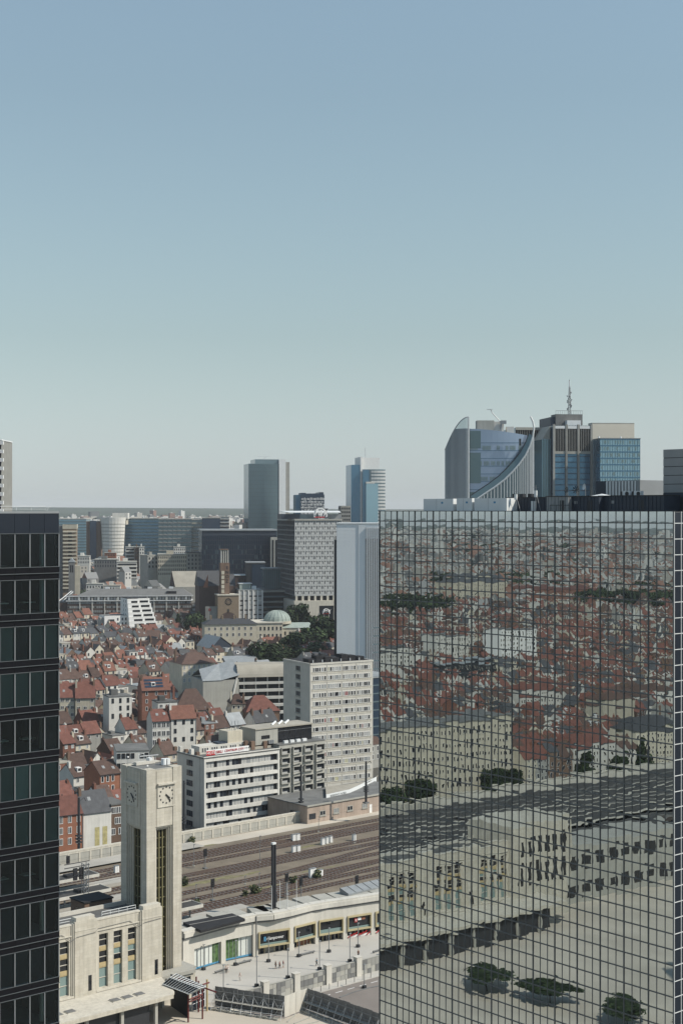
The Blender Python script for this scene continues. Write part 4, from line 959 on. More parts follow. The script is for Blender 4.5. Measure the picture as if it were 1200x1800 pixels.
# ---- hotel with long window bands
def hotel():
    rnd = random.Random(21)
    b = B('hotel', 'white hotel with long curtained window bands and red roof lettering', 'hotel', 358, 443, 38, 490, pxl=312, top=1332, base=5.0)
    t, W, D, H = b.root, b.w, b.dp, b.h
    BX(.0, W, .5, D-.3, -3, H-.3).build('body', 'black_glass', t)
    BX(-.02, .0, 0, D, -3, H).build('left_wall', 'concrete_pale', t)
    BX(-.2, 0, 2.0, 5.2, -3, H-.01).build('corner_pier', 'concrete_pale', t)
    fl = 3.06; nf = 7; ztop = H-1.35
    for k in range(nf+1):
        z1 = ztop-k*fl+ (1.35 if k == 0 else 0); z0 = ztop-k*fl-(0 if k == 0 else 1.05)
        if k == 0: z0, z1 = ztop, H
        else: z1 = ztop-k*fl+1.05; z0 = ztop-k*fl
        BX(0.3, W-.3, -.35, .5, z0, z1).build('spandrel', 'white_metal' if 0 else 'render_white', t)
    for x in (0, W-.6): BX(x, x+.6, -.38, .5, -3, H+.02).build('end_pier', 'render_white', t)
    n = 24; cw = (W-1.2)/n
    ms = {k: MB().box(.03, cw-.03, .0, .05, 0, fl-1.1).mesh('window', k) for k in ('curtain_white', 'curtain_grey', 'black_glass', 'dark_glass')}
    mu = BX(-.03, .03, -.06, .02, 0, fl-1.08).mesh('mullion', 'grey_metal')
    for k in range(nf):
        z = ztop-(k+1)*fl+1.08
        for i in range(n):
            r = (i*7+k*3) % 24; kind = 'black_glass' if (i % 4 == 3 and rnd.random() < .75) else rnd.choice(('curtain_white', 'curtain_white', 'curtain_grey', 'curtain_white', 'dark_glass'))
            link('window', ms[kind], t, (.6+i*cw, .38, z))
            if i % 2 == 0: link('mullion', mu, t, (.6+i*cw, .36, z))
    # left face: one column of wide windows
    lw = MB().box(-.06, 0, 0, 3.4, 0, 1.75).mesh('window', 'dark_glass'); lf = MB()
    for k in range(7):
        o = link('window', lw, t, (-.03, 6.0, ztop-(k+1)*fl+1.0))
        for q in range(4): BX(-.10, -.02, 6.0+q*1.13-.04, 6.0+q*1.13+.04, ztop-(k+1)*fl+1.0, ztop-(k+1)*fl+2.75).build('mullion', 'grey_metal', t)
    BX(-.3, W+.2, -.5, D, H-.3, H-.0).build('roof', 'bitumen', t); BX(-.3, W+.2, -.55, -.2, H, H+.25).build('parapet', 'render_white', t)
    BX(-.35, -.1, -.5, D, H, H+.25).build('parapet', 'concrete_pale', t)
    # roof storey set back
    BX(2, W-8, 5.5, 10, H, H+2.4).build('roof_storey', 'concrete_pale', t)
    rw = win(.5, 1.3, 'black_glass', 'white_paint', .05)
    wins(t, rw, [3+i*.85 for i in range(18) if i % 4 != 3], [H+.6], 5.45)
    BX(W-15, W-9.5, 6, 11, H+2.4, H+6.0).build('lift_house', 'render_cream', t)
    BX(W-18.5, W-15.2, 6, 9, H+.8, H+2.9).build('plant_box', 'navy_metal', t)
    for k in range(6): MB().bar((W-14.5+k*.8, 7, H+6), (W-14.5+k*.8, 7, H+7.2+.8*(k % 3)), .06).build('antenna', 'grey_metal', t)
    MB().bar((W-12, 6.5, H), (W-12, 6.5, H+9), .1).build('mast', 'grey_metal', t)
    for x, h in ((W-8.2, 2.6), (W-3.5, 2.2)): BX(x, x+1.3, 3, 4.2, H, H+h).build('chimney', 'brick_brown', t)
    # roof sign
    s = thing('roof_sign', 'long red and white lettered sign on the hotel roof edge', 'sign', (*b.wp(1.6, 1.0), b.z0+H), b.ang)
    BX(0, 15.5, .05, .15, .3, 1.9).build('sign_board', 'sign_white', s); BX(0, 3.2, -.0, .05, .25, 1.6).build('red_figure', 'sign_red', s)
    for k in range(6): MB().bar((.5+k*2.9, .3, 0), (.5+k*2.9, .3, 1.8), .06).build('leg', 'dark_metal', s)
    def text(body, x, z, size, m_):
        cu = bpy.data.curves.new('lettering', 'FONT'); cu.body = body; cu.size = size; cu.extrude = .03; cu.align_y = 'CENTER'; cu.materials.append(M[m_])
        o = bpy.data.objects.new('lettering', cu); COL.objects.link(o); o.parent = s; o.location = (x, -.03, z); o.rotation_euler = (R(90), 0, 0)
    text('HOTEL', .1, .95, 1.2, 'sign_white'); text('SIRU', 3.5, 1.0, 1.2, 'sign_red'); text('CENTRUM CITY', 6.6, 1.1, 1.0, 'sign_red'); text('* * *', 14.0, 1.1, .9, 'dark_metal')
    # chimney stacks and clutter behind the left roof edge
    for k in range(5): BX(-.1+0, .9, 3.5+k*3.2, 4.6+k*3.2, H, H+1.2+.5*(k % 2)).build('chimney', ['brick_brown', 'render_white'][k % 2], t)
    return b
HT = hotel()
# ---- concrete building with boxed windows
def concrete_block():
    b = B('office_block', 'grey concrete building with deep tilted window boxes right of the hotel', 'building', 490.6, 460.4, 38, 571, depth=14, top=1311, base=5)
    t, W, D, H = b.root, b.w, b.dp, b.h
    BX(0, W, 0, D, -3, H).build('wall', 'concrete', t)
    BX(-.05, W+.05, -.1, D, H, H+.3).build('roof', 'bitumen', t)
    cw = W/4.0
    for k in range(7):
        for i in range(4):
            x0 = .75+i*cw; z0 = H-2.7-k*3.05; wd = cw-1.5; ht = 1.75; tl = .28 if i % 2 else -.28
            f = MB(); f.prism([(x0-.25, -.75), (x0+wd+.25, -.75), (x0+wd+.25, 0-.01), (x0-.25, -.01)], [z0-.42-tl, z0-.1+tl*0, z0-.1, z0-.3], [z0-.12-tl, z0+.02, z0+.02, z0-.12])
            f.box(x0-.25, x0, -.7, -.01, z0-.2, z0+ht); f.box(x0+wd, x0+wd+.25, -.7, -.01, z0-.1, z0+ht); f.box(x0-.25, x0+wd+.25, -.8, -.01, z0+ht, z0+ht+.22)
            o = f.build('window', 'concrete', t); BX(x0+.02, x0+wd-.02, -.16, -.02, z0+.02, z0+ht-.02).build('pane', 'dark_glass' if (i+k) % 3 else 'black_glass', o)
            BX(x0+wd*.1, x0+wd*.75, -.22, -.17, z0+.05, z0+.5+.3*((i*3+k) % 3 == 0)).build('blind', 'curtain_white', o)
    p = thing('roof_pavilion', 'beige roof pavilion with dark glazed terrace front on the concrete building', 'pavilion', (*b.wp(-6.5, 3.5), b.z0+H+.3), b.ang)
    BX(0, 8.5, 0, 8, 0, 5.0).build('wall', 'concrete', p); BX(8.5, W+4.0, .2, 8, 0, 4.6).build('glazed_room', 'black_glass', p); BX(-.2, W+4.3, -.3, 8.3, 4.75, 5.1).build('roof', 'roof_tan', p)
    for k in range(5): BX(8.9+k*2.2, 9.0+k*2.2, .1, .19, 0, 4.6).build('mullion', 'dark_metal', p)
    MB().bar((8.5, .12, 3.6), (W+4, .12, 3.6), .05).build('rail', 'grey_metal', p)
    BX(2.2, 5.4, -.05, -.005, 1.7, 2.8).build('window', 'black_glass', p)
    for k in range(3): MB().bar((9+k*2.5, 4, 5.1), (11.2+k*2.5, 5, 5.9), .35, 6).build('duct', 'white_metal', p)
    for k in range(4): BX(9.5+k*2.4, 11+k*2.4, -2.2, -1.4, .0, .8).build('terrace_table', 'white_metal', p)
    for k in range(3): BX(4.6+k*.7, 5.1+k*.7, -.8, -.1, .1, 1.2).build('condenser', 'grey_metal', p)
    q = thing('roof_shed', 'pale flat roof strip with chimneys between hotel and concrete building', 'roof', (*b.wp(-13, 6), b.z0+H-2.3), b.ang)
    BX(0, 12, -3, 6, 0, 2.2).build('roof_slab', 'roof_tan', q); BX(3, 4.2, -2, -1, 2.2, 4.2).build('chimney', 'brick_brown', q)
concrete_block()
# ---- slab apartment tower
def apartment():
    rnd = random.Random(8)
    b = B('apartment_tower', 'tall cream slab apartment tower with rows of white framed windows', 'apartment tower', 545, 507.5, 30, 655, pxl=498, top=1168, base=4.0)
    t, W, D, H = b.root, b.w, b.dp, b.h
    BX(0, W, .0, D, -3, H).build('wall', 'concrete_pale', t)
    BX(.2, W-.2, .3, D-.3, H, H+.25).build('roof', 'bitumen_black', t)
    b2 = MB(); b2.box(-.15, W+.15, -.15, .25, H-.25, H+.35); b2.box(-.15, .25, -.15, D, H-.25, H+.35); b2.box(W-.25, W+.15, .25, D, H-.25, H+.3); b2.build('parapet', 'concrete_pale', t)
    fl = 2.93
    glass = ['curtain_white', 'curtain_white', 'black_glass', 'black_glass', 'black_glass', 'house_glass', 'curtain_grey', 'curtain_grey']
    lay = []                                        # (x, width) of the panes across the front
    bay = (W-1.6)/4
    for i in range(4):
        x0 = .8+i*bay; f = [(.06, .10), (.18, .25), (.45, .12), (.62, .14), (.80, .13)] if i % 2 == 0 else [(.05, .11), (.19, .13), (.36, .10), (.50, .27), (.80, .14)]
        lay += [(x0+bay*a, bay*wd) for a, wd in f]
    for k in range(14):
        z = H-2.75-k*fl
        BX(.55, W-.5, -.07, -.004, z-.75, z-.12).build('spandrel', 'limestone_trim', t)
        s = BX(.55, W-.5, -.16, -.004, z-.12, z-.02).build('sill', 'concrete', t)
        for i, (x, wd) in enumerate(lay):
            g = rnd.choice(glass)
            if rnd.random() < .03: g = 'curtain_red'
            elif rnd.random() < .03: g = 'curtain_yellow'
            link('window', pane_mesh(round(wd, 1), 1.55, ('white_paint', g), .09, .08, 1 if wd > 1.3 and rnd.random() < .5 else 0), t, (x, -.02, z))
    for i in range(1, 4): BX(.8+i*bay-.06, .8+i*bay+.06, -.10, -.003, -3, H-.3).build('pilaster', 'concrete_pale', t)
    # left side: one recessed column of loggia windows
    lg = pane_mesh(3.2, 1.7, ('render_grey', 'house_glass'), .12, .1, 2)
    for k in range(14):
        link('window', lg, t, (-.03, D*.52, H-2.9-k*fl), -pi/2); BX(-.3, -.01, D*.52-3.5, D*.52+.3, H-3.2-k*fl, H-3.0-k*fl).build('balcony_slab', 'concrete', t)
    # roof clutter
    p = thing('roof_plant', 'row of black plant boxes along the apartment tower roof', 'roof plant', (*b.wp(1, 2), b.z0+H+.25), b.ang)
    for k in range(7): BX(k*3.3, k*3.3+2.6, 1+.6*(k % 2), 5, 0, 1.2+.5*((k*5) % 3)).build('plant_box', 'bitumen_black', p)
    BX(5.5, 7.6, 2, 4, 1.2, 2.9).build('lift_head', 'dark_metal', p)
    for k in range(6): MB().cyl(1.5+k*3.7, .5, 0, .9, .18, 8).build('vent_pipe', 'white_metal', p)
    for k in range(9): MB().bar((.4+k*2.6, -1.2, 0), (.4+k*2.6, -1.2, 1.0), .03).build('rail_post', 'dark_metal', p)
    MB().bar((0, -1.2, 1.0), (22, -1.2, 1.0), .04).build('rail', 'dark_metal', p)
    # dark building seen past its right edge
    c = B('dark_block', 'dark building in the gap between apartment tower and mirror tower', 'building', 655, 575, 35, 700, depth=25, top=1192)
    BX(0, c.w, 0, c.dp, -3, c.h).build('wall', 'navy_curtain', c.root); BX(-.3, c.w, -.3, c.dp, c.h, c.h+.5).build('roof', 'zinc', c.root)
    for k in range(16): BX(0, c.w, -.1, -.01, 1+k*3.2, 1.5+k*3.2).build('floor_band', 'grey_curtain', c.root)
apartment()
# ---- curved white canopy and pink trackside building
def trackside():
    b = B('trackside_building', 'long low pinkish rendered building with flat grey roof beside the tracks', 'building', 540, 441.5, 41, 720, depth=19, base=EZ-.4)
    t, W = b.root, b.w; H = b.zl(1415); H = 5.6
    M['pink_render'] = mat('pink_render', (.37, .295, .24), .9, .14, .4, streak=.2)
    BX(0, W, 0, 19, -2, H).build('wall', 'pink_render', t); BX(-.3, W, -.3, 19, H, H+.3).build('roof', 'bitumen', t); BX(-.35, W, -.4, -.3, H-.1, H+.4).build('gutter', 'concrete', t)
    for i, px_ in enumerate((562, 586, 610, 636)):
        x = b.lx(px_); o = link('window', pane_mesh(2.2, 1.5, ('concrete', 'curtain_grey' if i % 2 else 'dark_glass'), .18, .08, 1), t, (x, -.02, 2.2)); BX(x-.2, x+2.4, -.25, -.01, 1.95, 2.18).build('sill', 'concrete', t)
    x = b.lx(649); BX(x, x+1.0, -.06, -.005, .4, 3.0).build('door', 'white_paint', t); BX(-.06, -.005, 4, 8, .5, 3.5).build('end_door', 'dark_metal', t)
    BX(b.lx(543), b.lx(543)+2.6, -.05, -.005, 1.6, 3.3).build('vent_panel', 'dark_metal', t)
    # curved canopy with a white printed edge
    c = thing('curved_canopy', 'curved white edged canopy with sandy roof at the foot of the apartment tower', 'canopy', (0, 0, 0), 0)
    z1 = 13.0; pts = [gnd(px_, py_, z1) for px_, py_ in ((573, 1397), (596, 1392), (614, 1388), (628, 1382), (642, 1375), (661, 1366))]
    back = [gnd(px_, py_, z1) for px_, py_ in ((664, 1362), (650, 1372), (610, 1378), (572, 1382))]
    FOOT.append([(px_x(318, 424), 424), (px_x(500, 440), 440), (px_x(500, 475), 475), (px_x(330, 450), 450)]); FOOT.append([(px_x(480, 440), 440), (px_x(680, 440), 440), (px_x(680, 530), 530), (px_x(480, 530), 530)])
    r = MB().prism(pts+back, z1-.3, z1-.1).build('roof', 'roof_tan', c)
    f = MB()
    for a, e in zip(pts, pts[1:]): wallprism(f, a, e, -.1, .12, z1-1.3, z1+.05)
    f.build('fascia', 'white_metal', c)
    cu = bpy.data.curves.new('lettering', 'FONT'); cu.body = 'RESIDENCE NORD'; cu.size = .9; cu.extrude = .02; cu.align_x = 'CENTER'; cu.align_y = 'CENTER'; cu.materials.append(M['curtain_grey'])
    a, e = pts[0], pts[2]; i = inward(a, e, .16); o = bpy.data.objects.new('lettering', cu); COL.objects.link(o); o.parent = c
    o.location = ((a[0]+e[0])/2-i[0], (a[1]+e[1])/2-i[1], z1-.65); o.rotation_euler = (R(90), 0, atan2(e[1]-a[1], e[0]-a[0]))
    for k in (1, 3, 5): MB().cyl(pts[k][0]-.2, pts[k][1]+1.5, 3, z1-.3, .25, 8).build('column', 'concrete_pale', c)
trackside()
# ---- generic gridded tower
def grid_tower(b, nfl, ncol, wall, glass, band=.35, pier=.3, proud=.3, side_cols=8, fl_top=0.0, base=0.0, fins=True, name='tower'):
    t, W, D, H = b.root, b.w, b.dp, b.h
    BX(0, W, 0, D, -3, H).build('glazing', glass, t)
    fl = (H-base-fl_top)/nfl; m = MB(); n = MB()
    for k in range(nfl+1):
        z = base+k*fl; m.box(-proud*.8, W+proud*.8, -proud*.8, -.01, z, z+band*fl); m.box(-proud*.8, -.01, -proud*.79, D, z, z+band*fl)
    m.build('floor_bands', wall, t, kind='stuff')
    if fins:
        for k in range(ncol+1): x = W*k/ncol; n.box(x-pier/2, x+pier/2, -proud, -.01, base, H)
        for k in range(1, side_cols+1): y = D*k/side_cols; n.box(-proud, -.01, y-pier/2, y+pier/2, base, H)
        n.build('fins', wall, t, kind='stuff')
    BX(-proud, W+proud, -proud, D+proud, H, H+.6).build('roof', 'roof_tan', t)
# ---- the white blue tower with fins on its right face
def white_tower():
    b = B('white_slab_tower', 'pale blue white windowless tower with dark vertical fins on its right side', 'tower', 591.5, 660, -3, 668, depth=22, top=921)
    t, W, D, H = b.root, b.w, b.dp, b.h
    BX(0, W, 0, D, -3, H).build('wall', 'blue_white', t)
    BX(b.lx(630), b.lx(642), -.25, -.01, -3, H-.5).build('corner_panel', 'blue_white', t)
    n = int(H/1.6)
    sm = BX(.1, b.lx(630)-.1, -.015, -.003, -.015, .015).mesh('panel_joint', 'blue_white')
    for k in range(n): link('panel_joint', sm, t, (0, 0, 2+k*1.6))
    x0 = b.lx(642)
    zt = H-6.5
    for k in range(8):
        x = x0+ (W-x0)*k/8
        BX(x+.02, x+(W-x0)/8-.42, -.25, -.01, 0, zt).build('window_strip', 'black_glass', t)
        BX(x+(W-x0)/8-.42, x+(W-x0)/8, -.8, -.01, 0, H-1.5).build('fin', 'blue_white', t)
    BX(-.2, W+.2, -.3, D+.2, H, H+.5).build('roof', 'white_metal', t)
    BX(-1.2, -.05, .6, 2.4, 2, H-7).build('ladder_shaft', 'dark_metal', t)
white_tower()
# ---- insurance office slab with roof sign
def pv():
    b = B('insurance_office', 'large grey gridded office slab with ring shaped roof sign', 'office building', 518.5, 990, 14, 600, pxl=488.5, top=915)
    t, W, D, H = b.root, b.w, b.dp, b.h
    zb = b.zl(1046)
    BX(0, W, 0, D, zb, H).build('glazing', 'navy_curtain', t)
    nfl, ncol = 15, 29; fl = (H-zb)/nfl; cw = W/ncol
    frame = MB()
    for k in range(nfl+1): z = zb+k*fl; frame.box(0, W, -.45, -.01, z-.6, z+.6)
    for i in range(ncol+1): x = i*cw; frame.box(x-.22, x+.22, -.6, -.01, zb, H)
    frame.build('facade_grid', 'pale_grid', t, kind='stuff')
    pan = MB()
    for k in range(nfl):
        for i in range(ncol):
            if (i*5+k*3) % 7 < 4: pan.box(i*cw+.2, (i+1)*cw-.2, -.5, -.02, zb+k*fl+.6, zb+k*fl+1.9)
    pan.build('white_panels', 'pale_grid', t, kind='stuff')
    sd = MB()
    for k in range(nfl+1): z = zb+k*fl; sd.box(-.4, -.01, 0, D, z-.5, z+.5)
    for i in range(15): y = D*i/14; sd.box(-.5, -.01, y-.2, y+.2, zb, H)
    sd.build('side_grid', 'concrete_dark', t, kind='stuff')
    BX(-.5, W+.5, -1.2, D, H, H+1.0).build('roof', 'concrete', t)
    # podium
    z0 = b.zl(1056)
    BX(2, W, 1.0, D, z0, zb).build('recess', 'black_glass', t)
    for i in range(8): x = 1+i*(W-2)/7; BX(x-.7, x+.7, -.4, .99, z0, zb).build('column', 'limestone_trim', t)
    BX(-1, W, -2, D, -3, z0).build('podium', 'limestone_trim', t)
    wx = b.lx(560); wx2 = b.lx(585)
    g = BX(wx, wx2, -2.1, -2.01, z0-16, z0-3.5).build('portal_glass', 'black_glass', t)
    for k in range(4): BX(wx+(wx2-wx)*k/3-.2, wx+(wx2-wx)*k/3+.2, -2.25, -2.11, z0-16, z0-8).build('portal_bar', 'concrete', t)
    # roof structures
    p = thing('roof_plant', 'dark plant rooms under a thin white wing roof on the office slab', 'roof plant', (*b.wp(1, 8), b.z0+H+1), b.ang)
    BX(-9, 4, 0, 12, 0, 3.4).build('plant_room', 'navy_metal', p); BX(4, 17, 1, 12, 0, 3.0).build('plant_room', 'grey_curtain', p); BX(26, 33, 1, 10, 0, 3.2).build('plant_room', 'grey_metal', p)
    MB().prism([(-4, -2), (32, -2), (34, 10), (-8, 10)], [4.2, 4.2, 5.2, 5.2], [4.5, 4.5, 5.5, 5.5]).build('wing_roof', 'white_metal', p)
    def ring(name, label, px0, px1, y, zc, group='ring shaped company signs'):
        x0, x1 = b.lx(px0, y), b.lx(px1, y); r = (x1-x0)/2
        s = thing(name, label, 'sign', (*b.wp((x0+x1)/2, y), b.z0+zc), b.ang, group)
        m = MB()
        for k in range(18):
            a0, a1 = pi*(-.12+1.24*k/18), pi*(-.12+1.24*(k+1)/18)
            q = [(cos(a)*rr*r, sin(a)*rr*r) for a, rr in ((a0, 1), (a1, 1), (a1, .84), (a0, .84))]
            m.v += [(u_, -.4, v_) for u_, v_ in q] + [(u_, .4, v_) for u_, v_ in q]; n0 = len(m.v)-8
            m.f += [(n0, n0+1, n0+2, n0+3), (n0+4, n0+7, n0+6, n0+5), (n0, n0+4, n0+5, n0+1), (n0+1, n0+5, n0+6, n0+2), (n0+2, n0+6, n0+7, n0+3), (n0+3, n0+7, n0+4, n0)]; m.mi += [0]*6
        m.build('ring', 'sign_white', s); BX(-r*.95, r*.6, -.3, .3, -r*.40, -r*.25).build('red_bar', 'sign_red', s)
        cu = bpy.data.curves.new('lettering', 'FONT'); cu.body = 'P&V'; cu.size = r*1.05; cu.extrude = .15; cu.shear = .25; cu.align_x = 'CENTER'; cu.align_y = 'CENTER'; cu.offset = .08; cu.materials.append(M['sign_white'])
        o = bpy.data.objects.new('lettering', cu); COL.objects.link(o); o.parent = s; o.location = (0, -.6, r*.28); o.rotation_euler = (R(90), 0, 0)
        return s, r
    s, r = ring('roof_sign', 'white ring sign with P&V letters on the office slab roof', 551, 575, -1, H+3.8)
    for k in (-1, 1): MB().bar((k*r*.7, 0, -3), (k*r*.7, 0, .3), .2).build('post', 'grey_metal', s)
    ring('portal_sign', 'small white P&V ring sign in the dark podium portal', 566.5, 580, -2.4, z0-8)
pv()
# ---- far towers
def far_tower_a():
    b = B('far_glass_tower', 'tall grey green glass tower with pale concrete right end on the skyline', 'tower', 437, 1500, 12, 490, depth=34, top=815)
    t, W, D, H = b.root, b.w, b.dp, b.h
    n = 10; pts = [(W*k/n, -3.2*sin(pi*k/n)) for k in range(n+1)]
    m = MB().prism(pts+[(W, D), (0, D)], -3, H).build('glazing', 'teal_curtain', t)
    f = MB(); lb = MB()
    for k in range(n):
        a, c = pts[k], pts[k+1]
        for q in range(3): u_ = (k+q/3)/n; f.box(W*u_-.14, W*u_+.14, -3.2*sin(pi*u_)-.35, -3.2*sin(pi*u_), 0, H)
    for k in range(28): 
        for q in range(n): wallprism(lb, pts[q], pts[q+1], -.12, .1, k*H/28, k*H/28+.5)
    f.build('mullions', 'grey_curtain', t, kind='stuff'); lb.build('floor_bands', 'grey_curtain', t, kind='stuff')
    x1 = b.lx(502); BX(W+.1, x1, -1.2, D, -3, H+4.5).build('concrete_end', 'white_metal', t); BX(x1, x1+.9, 4, D, -3, H+4).build('slot', 'black_glass', t)
    x2 = b.lx(508, 6); BX(x1+.9, x2, 3, D, -3, H+2).build('end_pier', 'render_grey', t)
    BX(b.lx(449), W, 3, D, H, H+4.6).build('top_storey', 'grey_curtain', t); BX(-1.6, -.1, 8, D, -3, H-60).build('wing', 'concrete_dark', t)
    MB().bar((W*.5, 5, H+4.6), (W*.5+4, 5, H+8), .3).bar((W*.3, 5, H+7.6), (W*.75, 5, H+8), .2).build('crane_arm', 'white_metal', t)
far_tower_a()
def far_tower_b():
    b = B('far_stepped_tower', 'slim skyline tower with blue glass left edge and white top block', 'tower', 617, 1480, 10, 633, depth=30, top=817)
    t, W, D, H = b.root, b.w, b.dp, b.h
    BX(0, W, 0, D, -3, H).build('left_wing', 'blue_curtain', t)
    xa, xb, xc, xd = b.lx(634), b.lx(636), b.lx(647), b.lx(676)
    BX(W+.02, xa+1.2, -.6, D, -3, H+8).build('white_spine', 'white_paint', t)
    BX(xa+1.2, b.lx(666, 4), 2, D, H-8, b.zl(804)).build('top_block', 'white_paint', t)
    hh = b.zl(825)
    n = 8; pts = [(xb + (xd-xb)*k/n, -4*sin(pi*k/n*.8)) for k in range(n+1)]
    MB().prism(pts+[(xd, D), (xb, D)], -3, hh).build('curved_body', 'grey_curtain', t)
    lb = MB()
    for k in range(34):
        for q in range(3, n): wallprism(lb, pts[q], pts[q+1], -.5, .1, k*hh/34, k*hh/34+hh/34*.6)
    lb.build('floor_bands', 'pale_grid', t, kind='stuff')
    BX(xb, xc, -4.2, -3.2+2, -3, hh-.5).build('blue_strip', 'blue_curtain', t)
    BX(b.lx(641), b.lx(662), -6.5, -3.5, -3, b.zl(850)).build('blue_bay', 'pale_curtain', t); BX(b.lx(641), b.lx(656), -6.6, -3.5, b.zl(850), b.zl(847)).build('bay_cap', 'render_white', t)
    MB().bar((b.lx(645), 10, b.zl(804)), (b.lx(645), 10, b.zl(786)), .18).build('antenna', 'grey_metal', t)
far_tower_b()
def far_patterned():
    b = B('patterned_tower', 'round cornered tower with white zigzag pattern behind the ring sign', 'tower', 529, 1350, 8, 570, depth=24, top=869)
    t, W, D, H = b.root, b.w, b.dp, b.h
    BX(0, W, 0, D, -3, H).build('glazing', 'navy_curtain', t); BX(-4.5, -.05, 2, D, -3, H-.4).build('blue_corner', 'blue_curtain', t)
    m = MB(); rnd = random.Random(2); nr = int(H/2.6)
    for k in range(nr-16, nr):
        for i in range(16):
            x = W*(i+.1)/16; o = .45*W/16 if k % 2 else 0; sk_ = rnd.uniform(.3, .9)
            m.prism([(x+o*.5, -.3), (x+o*.5+W/16*.5*sk_+.2, -.3), (x+o*.5+W/16*.5*sk_+.2, -.01), (x+o*.5, -.01)], k*2.6, k*2.6+rnd.uniform(1.3, 2.3))
    m.build('white_cladding', 'white_paint', t, kind='stuff')
    for k in range(4): BX(W*.02+k*W*.25, W*.02+k*W*.25+W*.2, 1, D, H, H+rnd.uniform(.8, 2.0)).build('roof_step', 'navy_curtain', t)
    c = B('grey_apartment_tower', 'small grey apartment tower left of the stepped skyline tower', 'tower', 600, 1400, 10, 615.5, depth=15, top=892)
    grid_tower(c, 22, 4, 'render_grey', 'black_glass', .45, .5, .4, 3)
    c = B('dark_roof_block', 'low dark block right behind the patterned tower', 'building', 569, 1380, 5, 576, depth=12, top=895)
    BX(0, c.w, 0, c.dp, -3, c.h).build('wall', 'navy_curtain', c.root); BX(-.3, c.w+.3, -.3, c.dp, c.h, c.h+.6).build('roof', 'bitumen', c.root)
far_patterned()
